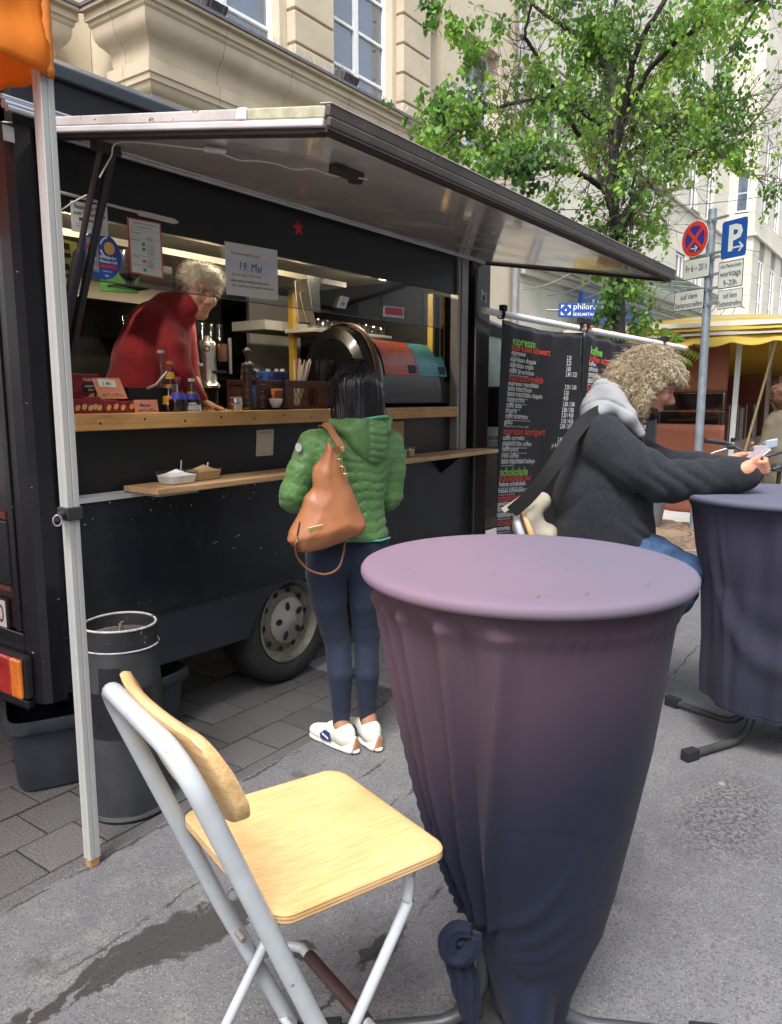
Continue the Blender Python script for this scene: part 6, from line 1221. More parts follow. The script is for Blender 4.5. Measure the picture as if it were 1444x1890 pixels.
for k, (u0, u1, v0) in enumerate(((138, 163, 737), (160, 193, 733), (195, 222, 738), (220, 252, 740))):
    o, P = slab_('biscuit_packet', u0, v0, u1, 765, 2.70 - .0 * k, .035, M_bred, .012, None, ['red foil biscuit packet at the left end, half behind the canopy leg', 'red foil packet with round biscuits, second in the front row', 'dark red packet with two oval biscuits, third in the front row', 'dark red packet of finger biscuits beside the salmon card'][k], 'biscuit packet', 'biscuit packets in the front row')
    w_ = P[1].x - P[0].x; mb = MB(); n_ = 3 if k == 1 else 2
    for i in range(n_):
        c = P[0] + Vector((w_ * (.25 + .5 * i / max(1, n_ - 1)), -.0015, .022 + .004 * (i % 2))); mb.add([c + Vector((math.cos(a) * .011 + .003 * math.sin(a), 0, math.sin(a) * .012)) for a in np.linspace(0, 6.28, 12, endpoint=False)], [tuple(range(12))])
    tag(mb.build('biscuit_print', M_bisc, o), kind='stuff')
o, P = slab_('price_card', 186, 697, 238, 736, 2.74, .003, M_salm, .05, None, 'salmon pink price card reading 1.40, tilted above the biscuit packets', 'card', 'cards on the counter', z0=top_of(200, 736, 2.74))
f0 = P[0] + Vector((0, -.002, 0)); up = (P[3] - P[0]).normalized(); w_ = (P[1] - P[0]).x; h_ = (P[3] - P[0]).length
MB().add([f0 + xd * w_ * .15 + up * h_ * .58, f0 + xd * w_ * .75 + up * h_ * .52, f0 + xd * w_ * .78 + up * h_ * .88, f0 + xd * w_ * .18 + up * h_ * .94], [(0, 1, 2, 3)]).build('price_slip', M_paper, o, solid=.0004)
mb = MB(); put_text(mb, '1.40', f0 + xd * w_ * .27 + up * h_ * .64 + Vector((0, -.001, 0)), xd, up, h_ * .24, bold=.02, shear=.1); mb.build('lettering', M_ink, o)
def scribble(f0, w_, up, h_, par):
    mb = MB()
    for k in range(5):
        c = f0 + xd * w_ * (.2 + .15 * k) + up * h_ * (.18 + .04 * (k % 2)); mb.add([c + xd * .011 * math.cos(a) + up * .006 * math.sin(a + k) for a in np.linspace(0, 6.28, 8, endpoint=False)], [tuple(range(8))])
    tag(mb.build('nut_print', [mat('print_brown', (.25, .16, .07), .6)], par), kind='stuff')
scribble(f0 - Vector((0, .0006, 0)), w_, up, h_, o)
o, P = slab_('price_card', 251, 738, 294, 764, 2.68, .003, M_salm, .008, None, 'salmon pink card with blue script lettering, next to the bottles', 'card', 'cards on the counter'); f0 = P[0] + Vector((0, -.0015, 0)); up = (P[3] - P[0]).normalized(); w_ = (P[1] - P[0]).x; h_ = (P[3] - P[0]).length
mb = MB(); put_text(mb, 'Manner', f0 + xd * w_ * .18 + up * h_ * .48, xd, up, h_ * .34, bold=.02, shear=.3); mb.build('lettering', M_blueink, o); scribble(f0, w_, up, h_, o)
o, P = slab_('price_card', 337, 743, 373, 763, 2.672, .002, M_paper, .006, None, 'white handwritten price card leaning against the soft drink bottles', 'card', 'cards on the counter'); f0 = P[0] + Vector((0, -.0012, 0)); up = (P[3] - P[0]).normalized(); w_ = (P[1] - P[0]).x; h_ = (P[3] - P[0]).length
mb = MB(); put_text(mb, 'Softdrinks', f0 + xd * w_ * .06 + up * h_ * .66, xd, up, h_ * .26, width=w_ * .8); put_text(mb, '2,00', f0 + xd * w_ * .7 + up * h_ * .40, xd, up, h_ * .18); put_text(mb, 'Wasser 2,00', f0 + xd * w_ * .08 + up * h_ * .10, xd, up, h_ * .2, bold=.02, width=w_ * .8); mb.build('lettering', M_ink, o)
M_stl = mat('brushed_steel', (.55, .54, .50), .28, metal=.9, var=.15, scale=12, stretch=(1, 1, .1))
p = cpos(437, 2.84); t_ = thing('steel_cup', 'small ribbed steel cup standing on the counter left of the figurine', 'cup', p); MB().lathe([(.030, p.z), (.030, p.z + .03), (.033, p.z + .033), (.030, p.z + .037), (.030, p.z + .062), (.034, p.z + .066), (.028, p.z + .066), (.027, p.z + .01), (.001, p.z + .008)], (p.x, p.y, 0), 28, cap=False).build('cup_body', M_stl, t_, smooth=40)
p = at(393, 712, 4.15); gx, gy = p.x, p.y; gb = 1.34; t_ = thing('coffee_grinder', 'brushed steel coffee grinder on the worktop behind the bottles', 'coffee grinder', (gx, gy, gb)); g0 = p.z; k_ = 4.15 / 1400
zf = lambda v: at(393, v, 4.15).z
MB().lathe([(.001, gb), (.085, gb), (.085, gb + .01), (.030, gb + .02), (.030, zf(712))], (gx, gy, 0), 24, cap=False).build('stand', M_matt, t_, smooth=40)
MB().lathe([(.062, zf(716)), (.066, zf(712)), (.048, zf(704)), (.046, zf(660)), (.048, zf(634)), (.040, zf(630)), (.020, zf(628)), (.018, zf(622)), (.001, zf(622))], (gx - .03, gy, 0), 32, cap=False).build('grinder_body', M_stl, t_, smooth=40)
c = Vector((gx - .03, gy, zf(645))) + Vector((-.45, -.62, 0)).normalized() * .0 ; vd = (Vector((gx, gy, 0)).normalized()); MB().tube([c - vd * .0495 + (_rt * math.cos(a) + Vector((0, 0, 1)) * math.sin(a)) * .014 for a in np.linspace(0, 2 * math.pi, 20)], .0022, 6, cap=False).build('badge', M_matt, t_, smooth=60)
MB().lathe([(.026, zf(668)), (.028, zf(664)), (.028, zf(640)), (.026, zf(636))], (gx + .06 * _rt.x, gy + .06 * _rt.y, 0), 20).build('bean_jar', mat('warm_brown_glass', (.10, .045, .03), .12, spec=.8), t_, smooth=40); MB().lathe([(.010, zf(690)), (.010, zf(625))], (gx + .10 * _rt.x, gy + .10 * _rt.y, 0), 12).build('pillar', M_stl, t_, smooth=40)
MB().box((gx - .04, gy - .05, zf(690)), (gx + .06, gy + .05, zf(684))).build('arm', M_matt, t_, bevel=.004)
M_fig = mat('carved_dark_wood', (.045, .028, .022), .45, var=.3, scale=20)
def figurine(u, vt, vb, Y, label):
    p = cpos(u, Y); zt = top_of(u, vt, Y); H = zt - CT; t_ = thing('figurine', label, 'figurine', p, 'dark figurines on the counter'); r_ = H * .09
    pr_ = [cap((p.x, p.y, CT + .01), (p.x, p.y, CT + H * .45), r_ * 1.1, r_ * .8), cap((p.x, p.y, CT + H * .45), (p.x + r_ * .2, p.y, CT + H * .70), r_ * .8, r_ * 1.05), ell((p.x, p.y, zt - H * .07), (r_ * .7, r_ * .7, H * .08)), cap((p.x, p.y, CT + H * .72), (p.x, p.y, CT + H * .86), r_ * .4, r_ * .35), cap((p.x - r_, p.y, CT + H * .72), (p.x - r_ * 1.3, p.y, CT + H * .5), r_ * .35), cap((p.x + r_, p.y, CT + H * .72), (p.x + r_ * 1.3, p.y - r_, CT + H * .52), r_ * .35), ell((p.x, p.y, CT + .006), (r_ * 1.7, r_ * 1.5, .008))]
    sdf_obj('carving', pr_, max(.0025, H * .012), M_fig, t_, k=.006, disp=lambda X, Y_, Z: .0015 * np.sin(Z * 190)); return t_
figurine(459, 642, 755, 2.86, 'tall dark carved figurine at the left end of the tray'); figurine(486, 722, 755, 2.80, 'small dark carved figurine standing in front of the white cups')
pt0 = cpos(500, 2.84); t_ = thing('tray', 'flat dark tray under the cups and figurines', 'tray', pt0); MB().lathe([(.001, CT + .001), (.13, CT + .002), (.15, CT + .010), (.152, CT + .010), (.13, CT - .0 + .0045), (.001, CT + .0045)], (pt0.x - .02, 2.88, 0), 40, cap=False).build('tray_dish', M_matt, t_, smooth=40)
M_cup = mat('white_china', (.68, .67, .62), .25, spec=.6, coat=.4); M_pcup = mat('paper_cup', (.55, .42, .30), .6, var=.15, scale=20); M_cbr = mat('brown_print', (.16, .05, .03), .5); M_cor = mat('orange_print', (.60, .22, .08), .5)
def cup(u, vt, vb, Y, r0, r1, m, label, name='cup', tilt=0.0, band=None, grp='cups on the tray', z0=None):
    p = cpos(u, Y); zb = (CT + .011) if z0 is None else z0; H = top_of(u, vt, Y) - zb; t_ = thing(name, label, 'cup', (p.x, p.y, zb), grp)
    def T(q): x, y, z = q; x -= p.x; z -= zb; return (p.x + x * math.cos(tilt) + z * math.sin(tilt), y, zb + z * math.cos(tilt) - x * math.sin(tilt))
    mb = MB().lathe([(.001, zb), (r0 * .8, zb), (r0, zb + .006), (r0 + (r1 - r0) * .6, zb + H * .5), (r1, zb + H), (r1 - .002, zb + H + .001), (r0 * .9, zb + .01), (.001, zb + .008)], (p.x, p.y, 0), 28, cap=False); mb.v = [T(q) for q in mb.v]; mb.build('cup_body', m, t_, smooth=40)
    if band:
        mb = MB().grid([[(p.x + (r0 + (r1 - r0) * f + .0009) * math.cos(a), p.y + (r0 + (r1 - r0) * f + .0009) * math.sin(a), zb + H * f) for a in np.linspace(R(200), R(300), 12)] for f in (.12, .5, .85)]); mb.v = [T(q) for q in mb.v]; mb.build('print_band', band, t_, smooth=180)
    return t_
cup(510, 736, 755, 2.80, .022, .037, M_cup, 'wide white china bowl with a printed paper cup standing in it', 'bowl')
cup(512, 718, 738, 2.80, .024, .032, M_cor, 'brown and orange printed paper cup standing in the white bowl', 'paper_cup', 0, M_cbr, z0=top_of(510, 738, 2.80))
cup(486, 730, 755, 2.90, .027, .034, M_cup, 'white china cup at the back left of the tray under a tilted paper cup'); cup(489, 711, 738, 2.90, .024, .033, M_pcup, 'orange and cream paper cup tilted to the right on the white cup', 'paper_cup', .18, M_cor, z0=top_of(489, 736, 2.90))
ca, cb = cpos(462, 2.88), cpos(606, 2.80); M_cr = mat('brown_crate', (.075, .030, .022), .45, var=.2, scale=10)
cr = thing('crate', 'brown plastic crate with lattice sides holding cartons and stirrers', 'crate', ca); zt = top_of(560, 703, 2.83); x0, x1, xm = ca.x, cb.x, onY(530, 765, 2.8).x; yf, yb = 2.80, 3.05
mb = MB(); mb.box((x0, yf + .03, zt - .022), (xm, yf + .038, zt)); mb.box((xm, yf, zt - .026), (x1, yf + .012, zt)); mb.box((x1 - .012, yf + .012, zt - .026), (x1, yb, zt)); mb.box((x0, yb - .012, zt - .026), (x1 - .013, yb, zt)); mb.box((x0, yf + .039, zt - .026), (x0 + .012, yb - .013, zt)); mb.build('top_rim', M_cr, cr, bevel=.003)
mb = MB(); mb.box((x0, yf + .032, CT + .001), (xm, yf + .036, zt - .023)); mb.box((xm, yf, CT + .001), (xm + .06, yf + .01, zt - .027)); mb.box((x1 - .018, yf, CT + .001), (x1, yf + .01, zt - .027)); mb.box((xm + .061, yf, CT + .001), (x1 - .019, yf + .01, CT + .016)); mb.box((xm + .061, yf, zt - .042), (x1 - .019, yf + .01, zt - .027)); mb.box((x1 - .010, yf + .011, CT + .001), (x1, yb, zt - .027)); mb.box((x0, yb - .010, CT + .001), (x1 - .011, yb, zt - .027)); mb.box((x0 + .012, yf + .04, CT + .001), (x1 - .02, yb - .02, CT + .008)); mb.build('shell', M_cr, cr, bevel=.002)
mb = MB(); A, B = xm + .061, x1 - .019; z0, z1 = CT + .016, zt - .042; W_, H_ = B - A, z1 - z0; n_ = 7
for k in range(-n_, n_ * 2):
    for sg_ in (1, -1):
        x = A + k * W_ / n_; pts = []
        xa, xb = (x, x + H_ * .62 * sg_)
        t0, t1_ = 0.0, 1.0
        for lim, side in ((A, 0), (B, 1)):
            if xb != xa:
                tt = (lim - xa) / (xb - xa)
                if (xb - xa) > 0: t0, t1_ = (max(t0, tt), t1_) if side == 0 else (t0, min(t1_, tt))
                else: t0, t1_ = (t0, min(t1_, tt)) if side == 0 else (max(t0, tt), t1_)
        if t1_ - t0 < .08: continue
        mb.tube([(xa + (xb - xa) * t0, yf + .005, z0 + H_ * t0), (xa + (xb - xa) * t1_, yf + .005, z0 + H_ * t1_)], .0022, 4)
tag(mb.build('lattice', M_cr, cr), kind='stuff')
M_cart = mat('carton_blue', (.03, .14, .45), .4, var=.1)
for k, (u, m_) in enumerate(((476, M_cart), (497, M_cart), (513, mat('carton_purple', (.03, .02, .12), .4)), (524, MATS['carton_purple']), (608, M_cart))):
    p = cpos(u, 2.93); w_ = .024; zc = top_of(u, 686, 2.93); zc2 = top_of(u, 681, 2.93); t_ = thing('drink_carton', ['small blue carton with red spot, leftmost in the crate', 'small blue carton with red spot, second in the crate', 'small purple carton left of the wooden stirrers', 'small purple carton touching the wooden stirrers', 'small blue carton at the right end of the crate'][k], 'carton', (p.x, p.y, CT + .009), 'small cartons in the crate')
    MB().box((p.x - w_, p.y - .02, CT + .009), (p.x + w_, p.y + .02, zc)).build('carton_body', m_, t_, bevel=.003); MB().lathe([(.013, zc), (.013, zc2)], (p.x, p.y, 0), 14).build('screw_cap', M_cap_, t_, smooth=40)
    if k in (0, 1): MB().prism([Vector((p.x + math.cos(a) * .007, p.y - .0215, zc - .018 + math.sin(a) * .007)) for a in np.linspace(0, 6.28, 12, endpoint=False)], (0, .001, 0)).build('red_spot', M_redink, t_)
def bundle(name, u, vt, Y, n, m, spread, r_, label, th=.0018):
    p = cpos(u, Y, CT + .02); H = top_of(u, vt, Y) - CT; t_ = thing(name, label, 'stirrers' if 'stir' in name else 'cutlery', p, 'stirrers and forks in the crate'); mb = MB()
    for i in range(n):
        a = random.uniform(0, 6.28); q = p + Vector((math.cos(a) * r_ * .5, math.sin(a) * r_ * .5, 0)); d_ = Vector((math.cos(a) * spread + .05, math.sin(a) * spread * .5, H * random.uniform(.85, 1.05))); s_ = Vector((-math.sin(a), math.cos(a), 0)) * .003; mb.obox(q + d_ * .5, d_ * .5, s_, d_.cross(s_).normalized() * th)
    tag(mb.build('sticks', m, t_), kind='stuff')
bundle('stirrer_bundle', 549, 672, 2.90, 22, mat('pale_wood_stick', (.50, .44, .36), .6, var=.2), .045, .03, 'bundle of pale wooden stirrers fanning out of the crate'); bundle('fork_bundle', 590, 672, 2.90, 26, M_matt, .05, .03, 'bundle of black plastic forks at the right end of the crate')
M_kraft = mat('cream_bag_paper', (.55, .44, .28), .7, var=.08, bump=.1, bscale=20)
pc_ = onY(558, 516, 2.92); t_ = thing('paper_bags', 'two long cream paper bags hanging behind the serving glass', 'paper bags', pc_)
q = [onY(u, v, 2.90) for u, v in ((545, 518), (566, 513), (575, 560), (580, 597), (568, 600), (558, 560), (556, 597), (552, 597))]
MB().prism([onY(u, v, 2.91) for u, v in ((545, 518), (567, 513), (572, 560), (570, 598), (552, 597))], (0, .004, 0)).build('paper_bag', M_kraft, t_); MB().prism([onY(u, v, 2.90) for u, v in ((554, 540), (568, 535), (584, 598), (570, 604), (560, 570))], (0, .004, 0)).build('paper_bag', M_kraft, t_); MB().prism([onY(u, v, 2.93) for u, v in ((567, 508), (598, 514), (590, 532), (592, 577), (578, 575))], (0, .004, 0)).build('grey_sheet', mat('grey_sheet', (.34, .33, .30), .6), t_)
MB().tube([onY(552, 596, 2.90), onY(572, 597, 2.90)], .004, 6).build('hook_bar', M_matt, t_); MB().tube([onY(565, 513, 2.92), onY(565, 490, 2.92)], .002, 5).build('string', M_matt, t_)
M_dome = mat('dome_black', (.007, .006, .007), .30, spec=.5, coat=.35, rvar=.02)
def dome_sec(x, sy, sz, c=(2.90, 1.47), a0=-.25, n=30):
    P = []
    for a in np.linspace(math.pi + .1, -.1, n): P.append((x, c[0] + .25 * sy * math.cos(a), c[1] + max(-.02, .44 * sz * max(0, math.sin(a)) ** .72)))
    return P
dm = thing('barrel_machine', 'large glossy black half-barrel machine lying along the right end of the counter', 'machine', (3.9, 2.90, CT))
secs = [dome_sec(x, s1, s2) for x, s1, s2 in ((3.48, .80, .84), (3.50, .98, .98), (3.56, 1.02, 1.02), (3.62, 1.0, 1.0), (3.64, .92, .96), (3.70, .88, .92), (4.3, .88, .92), (4.42, .82, .84), (4.47, .6, .6))]
mb = MB().grid(secs); mb.add(secs[0], [tuple(range(len(secs[0])))]); mb.add(secs[-1], [tuple(range(len(secs[0])))[::-1]]); mb.build('shell', M_dome, dm, smooth=40)
MB().grid([dome_sec(x, s1, s2) for x, s1, s2 in ((3.57, 1.035, 1.05), (3.62, 1.05, 1.06), (3.63, 1.02, 1.03))]).build('brown_hood', mat('brown_hood', (.09, .045, .028), .5, var=.15), dm, smooth=60, solid=.004)
MB().box((3.66, 2.70, CT + .002), (4.46, 3.2, CT + .03)).build('base', M_matt, dm, bevel=.004)
def wrap(u0, u1, v0, v1, m, name):
    x0, x1 = onY(u0, v0, 2.77).x, onY(u1, v0, 2.77).x; A_ = [(math.pi - a) for a in np.linspace(.28, 1.05, 14)]; rows = []
    for a in A_: rows.append([(x, 2.90 + .25 * .895 * math.cos(a), 1.473 + .44 * .932 * max(0, math.sin(a)) ** .72 ) for x in np.linspace(x0 + .05 * 0, x1, 8)])
    return MB().grid(rows).build(name, m, None, loc=(x0, 2.77, 1.5), smooth=180), rows
for k, (u0, u1, col_, nm) in enumerate(((690, 752, (.58, .10, .055), 'red_menu'), (753, 806, (.05, .33, .34), 'teal_menu'))):
    o, rows = wrap(u0, u1, 615, 692, mat(nm, col_, .4, var=.08, coat=.2), 'menu_sheet'); tag(o, ['red menu sheet wrapped on the black barrel machine, left of the teal one', 'teal menu sheet wrapped on the black barrel machine'][k], 'menu', 'menu sheets on the barrel machine')
    mb = MB(); n_ = len(rows)
    def rp(s_, t):
        y = min(t * (n_ - 1), n_ - 1.001); j = int(y); f = y - j; A_ = Vector(rows[j][0]).lerp(Vector(rows[j][-1]), s_); B_ = Vector(rows[j + 1][0]).lerp(Vector(rows[j + 1][-1]), s_); return A_.lerp(B_, f) + Vector((0, -.003, .001))
    for i, (txt, s0, t0, sz) in enumerate([('sorten', .18, .90, .055)] + [(w_, s0, .80 - .085 * r_, .026) for r_ in range(9) for w_, s0 in ((['vanille', 'karamell', 'haselnuss', 'zimt', 'amaretto', 'mandel', 'kokos', 'irish', 'kirsch'][r_], .08), (['minze', 'banane', 'himbeer', 'orange', 'lebkuchen', 'tiramisu', 'popcorn', 'ahorn', 'erdbeer'][r_], .55))]):
        vs, fs = text_geo(txt, .01); mb.add([rp(s0 + v[0] * sz * 1.9, t0 + v[1] * sz * 1.5) for v in vs], fs)
    mb.build('lettering', mat('menu_pale', (.65, .42, .36) if k == 0 else (.4, .65, .65), .5), o) if k == 0 else mb.build('lettering', mat('menu_pale2', (.4, .62, .62), .5), o)
    mb = MB(); mb.add([rp(.72, .04), rp(.95, .04), rp(.95, .22), rp(.72, .22)], [(0, 1, 2, 3)]); mb.build('dark_field', M_ink, o)
t_ = thing('glass_tray', 'white tray with a row of upturned glasses above the black machine', 'tray', (4.0, 3.3, 1.87)); MB().box((3.62, 3.16, 1.90), (4.46, 3.40, 1.925)).build('tray_board', M_shelfw, t_, bevel=.004)
for k in range(9): MB().lathe([(.032, 1.927), (.036, 1.985), (.034, 1.987)], (3.70 + k * .088, 3.22, 0), 14, cap=False).build('glass', glass('cup_glass', (.8, .82, .8), .05, .25), t_, smooth=60)
for k in range(11):
    o = MB().lathe([(.024, 1.877), (.03, 1.96), (.031, 2.0)], (2.96 + k * .075, 4.10, 0), 12, cap=False).build('drinking_glass', MATS['cup_glass'], None, smooth=60, loc=(2.96 + k * .075, 4.10, 1.877)); tag(o, ('leftmost small glass' if k == 0 else 'rightmost small glass' if k == 10 else 'small glass inside the row') + ' on the dark shelf at the back of the van', 'glass', 'glasses on the back shelf')
t_ = thing('bean_dispenser', 'black coffee bean dispenser on a green board inside the van', 'dispenser', onY(222, 470, 3.0)); MB().prism([onY(u, v, 3.05) for u, v in ((186, 460), (256, 470), (256, 542), (188, 538))], (0, .01, 0)).build('green_board', mat('green_board', (.05, .17, .03), .4, var=.15), t_)
c = onY(233, 495, 3.0); MB().lathe([(.040, c.z + .07), (.045, c.z + .05), (.045, c.z - .03), (.018, c.z - .06), (.018, c.z - .08)], (c.x, c.y - .02, 0), 20).build('hopper', M_gls, t_, smooth=40); MB().box((c.x - .08, c.y - .06, c.z - .088), (c.x + .08, c.y + .03, c.z - .08)).build('drip_shelf', M_gls, t_)
t_ = thing('product_poster', 'yellow-green poster with black product pictures at the left of the serving hatch', 'poster', onY(115, 480, 2.95)); MB().prism([onY(u, v, 2.95) for u, v in ((96, 436), (142, 448), (146, 530), (100, 528))], (0, .006, 0)).build('poster_sheet', mat('poster_lime', (.50, .52, .05), .5, var=.1), t_)
for v in (462, 500): MB().prism([onY(u, w_, 2.945) for u, w_ in ((110, v - 16), (128, v - 12), (132, v + 14), (112, v + 12))], (0, .003, 0)).build('product_print', M_matt, t_); MB().prism([onY(u, w_, 2.943) for u, w_ in ((112, v - 3), (130, v), (130, v + 6), (113, v + 4))], (0, .001, 0)).build('print_band', MATS['poster_lime'], t_)
M_ct = glass('clear_tub', (.85, .88, .88), .05, .10)
def tubbox(c, L_, W_, H, m_fill, fill, label, spoon):
    t_ = thing('sugar_tub', label, 'tub', c, 'sugar tubs on the shelf board'); mb = MB(); rr = []
    for f, z in ((.84, .001), (.86, .004), (1.0, H), (1.05, H + .001), (1.05, H + .003), (.98, H + .003)):
        rr.append([Vector((c[0] + L_ / 2 * f * math.copysign(abs(math.cos(a)) ** .35, math.cos(a)), c[1] + W_ / 2 * f * math.copysign(abs(math.sin(a)) ** .35, math.sin(a)), c[2] + z)) for a in np.linspace(0, 2 * math.pi, 40, endpoint=False)])
    mb.grid(rr, close=True).build('tub_shell', M_ct, t_, smooth=50)
    g_ = []
    for f, z in ((.82, .003), (.84, .01), (.93, fill * H)): g_.append([Vector((c[0] + L_ / 2 * f * math.copysign(abs(math.cos(a)) ** .35, math.cos(a)), c[1] + W_ / 2 * f * math.copysign(abs(math.sin(a)) ** .35, math.sin(a)), c[2] + z)) for a in np.linspace(0, 2 * math.pi, 40, endpoint=False)])
    for f in (.75, .5, .25, .02): g_.append([Vector((c[0] + L_ / 2 * f * math.cos(a), c[1] + W_ / 2 * f * math.sin(a), c[2] + fill * H + .022 * (1 - f) * (1 + .2 * math.sin(a * 3)))) for a in np.linspace(0, 2 * math.pi, 40, endpoint=False)])
    MB().grid(g_, close=True).build('sugar', m_fill, t_, smooth=60)
    MB().tube([(c[0] + .02, c[1], c[2] + fill * H), (c[0] + .035, c[1] + .01, c[2] + H + spoon)], .0035, 6).build('spoon', M_alu, t_, smooth=60)
s1 = onZ(318, 889, 1.1435); s2 = onZ(368, 885, 1.1435)
tubbox((2.06, 2.565, 1.1435), .155, .115, .048, mat('white_sugar', (.80, .80, .78), .9, bump=.2, bscale=200), .72, 'clear plastic tub heaped with white sugar on the wooden shelf', .045)
tubbox((2.235, 2.60, 1.1435), .145, .105, .046, mat('brown_sugar', (.50, .33, .16), .9, bump=.3, bscale=200), .85, 'clear plastic tub of brown sugar, right of the white sugar', .025)
for k, (u, c_) in enumerate(((744, (.5, .5, .48)), (758, (.62, .50, .22)))):
    p = onZ(u, 840, 1.1435); p.y = min(p.y, 2.60); p = Vector((onY(u, 840, 2.58).x, 2.58, 1.1435)); o = thing('sugar_jar', ['little glass jar with steel lid on the right part of the shelf', 'little glass jar with yellow contents on the right part of the shelf'][k], 'jar', p, 'jars on the right part of the shelf'); MB().lathe([(.001, p.z), (.026, p.z), (.028, p.z + .055), (.026, p.z + .06)], (p.x, p.y, 0), 16, cap=False).build('jar_glass', M_ct, o, smooth=50); MB().lathe([(.001, p.z + .002), (.023, p.z + .002), (.024, p.z + .045), (.001, p.z + .046)], (p.x, p.y, 0), 16, cap=False).build('jar_filling', mat('jar_fill%s' % 'ab'[k], c_, .8), o, smooth=50)
o, P = sheet('paper_sheet', 'orange and cream printed paper bag hanging below the counter, right of the woman', 'paper bag', ((706, 779), (746, 777), (746, 829), (712, 826)), Y0 + .03, mat('orange_bag', (.48, .25, .11), .6, var=.25, scale=14))
cb_ = [onX(185, 330, 1.68)] + [fp(1.70 + .0, .55, -.015), fp(1.74, Lf * .42, -.012)]
sw = fp(1.78, Lf * .52, -.012); pts = [onX(184, 328, 1.67), onX(205, 290, 1.70), onX(226, 262, 1.70), sw - Vector((.03, -.02, 0)), sw]
cable = thing('light_cable', 'thin white cable with a small switch running under the serving flap', 'cable', sw); M_wc = mat('white_cable', (.60, .60, .58), .5)
MB().tube(smoothpath(pts, 5), .0028, 6).build('cord', M_wc, cable, smooth=60); q2 = [sw] + [fp(1.80 + .04 * k, Lf * (.52 + .035 * k), -.014 - .012 * math.sin(k * 1.9) ** 2) for k in range(1, 9)]; MB().tube(smoothpath(q2, 4), .0025, 6).build('cord', M_wc, cable, smooth=60)
MB().obox(sw, Vector((.03, -.018, 0)) * 1.0, Vector((.006, .010, 0)), (0, 0, .006)).build('switch', mat('white_switch', (.62, .62, .66), .4), cable, bevel=.004); MB().tube([onX(104, 395, 1.67), onX(135, 373, 1.66), onX(160, 360, 1.66)], .0028, 6).build('cord', M_wc, cable, smooth=60)
# people
M_skin = mat('skin', (.48, .25, .16), .5, var=.08, scale=12, bump=.05, bscale=120, subs=.15); M_skin2 = mat('skin_tanned', (.38, .18, .11), .5, var=.08, scale=12, subs=.15); M_eye = mat('eye_white', (.30, .27, .25), .2); M_iris = mat('iris', (.04, .03, .025), .15); M_lip = mat('lips', (.42, .16, .12), .45)
V = Vector
def frame(F, Uh=(0, 0, 1)):
    F = V(F).normalized(); Rr = F.cross(V(Uh)).normalized(); U = Rr.cross(F).normalized(); return F, Rr, U
def head_prims(c, F, Rr, U, s=1.0, ears=True):
    q = lambda f, r_, u: tuple(V(c) + F * f * s + Rr * r_ * s + U * u * s); ax = (Rr, F, U)
    P = [ell(q(-.012, 0, .030), (.076 * s, .096 * s, .092 * s), ax), ell(q(.022, 0, -.035), (.061 * s, .072 * s, .072 * s), ax, .03 * s), ell(q(.060, 0, -.098), (.026 * s, .024 * s, .020 * s), ax, .03 * s),
         cap(q(-.03, .045, -.070), q(.045, .028, -.098), .018 * s, .015 * s, .03 * s), cap(q(-.03, -.045, -.070), q(.045, -.028, -.098), .018 * s, .015 * s, .03 * s),
         cap(q(.088, 0, .012), q(.108, 0, -.026), .008 * s, .0115 * s, .012 * s), ell(q(.100, .012, -.032), (.007 * s, .009 * s, .007 * s), ax, .008 * s), ell(q(.100, -.012, -.032), (.007 * s, .009 * s, .007 * s), ax, .008 * s),
         cap(q(.084, -.038, .030), q(.084, .038, .030), .010 * s, None, .016 * s), ell(q(.066, .040, -.022), (.020 * s, .018 * s, .018 * s), ax, .022 * s), ell(q(.066, -.040, -.022), (.020 * s, .018 * s, .018 * s), ax, .022 * s),
         cap(q(.088, -.016, -.056), q(.088, .016, -.056), .0065 * s, None, .008 * s), cap(q(.084, -.014, -.069), q(.084, .014, -.069), .0075 * s, None, .008 * s)]
    if ears:
        for k in (1, -1): P += [ell(q(-.008, k * .078, -.002), (.009 * s, .019 * s, .031 * s), ax, .006 * s)]
    return P, q
def eyes(c, q, F, s, par, half=.3):
    for k in (1, -1):
        e = V(q(.0715, k * .031, .008));
        mb = MB().lathe([(.001, -.011 * s), (.006 * s, -.009 * s), (.011 * s, 0), (.006 * s, .009 * s), (.001, .011 * s)], e, 14, cap=False); mb.build('eye', M_eye, par, smooth=180)
        i_ = e + F * .0075 * s; MB().lathe([(.001, -.005 * s), (.004 * s, -.004 * s), (.0052 * s, 0), (.004 * s, .004 * s), (.001, .005 * s)], i_, 12, cap=False).build('iris', M_iris, par, smooth=180)
def strands(center_pts, n, length, r_, curl, m, par, name='hair_strands', down=.6, seg=8, side=4, seed=1, spread=.5, rvar=.5, stop=None):
    rr = random.Random(seed); mb = MB()
    for i in range(n):
        p, nrm = center_pts[rr.randrange(len(center_pts))]; p, nrm = V(p), V(nrm).normalized(); L_ = length * rr.uniform(1 - rvar, 1); d = (nrm + V((rr.uniform(-1, 1), rr.uniform(-1, 1), rr.uniform(-1, 1))) * spread).normalized(); q = p.copy() - nrm * .004; path = [q.copy()]; ph = rr.uniform(0, 6.28); fr = rr.uniform(.8, 1.3)
        a1 = d.cross(V((0, 0, 1))); a1 = a1.normalized() if a1.length > .01 else V((1, 0, 0)); a2 = d.cross(a1)
        for k in range(seg):
            t = (k + 1) / seg; d = (d + V((0, 0, -down / seg * 1.6)) - nrm * .10 / seg).normalized(); q = q + d * L_ / seg
            if stop and stop(q): break
            path.append(q + (a1 * math.cos(ph + t * 13 * fr) + a2 * math.sin(ph + t * 13 * fr)) * curl * min(1, t * 2))
        if len(path) > 2: mb.tube(path, [r_ * (1 - .7 * k / seg) for k in range(len(path))], side, cap=False)
    return tag(mb.build(name, m, par, smooth=180), kind='stuff')
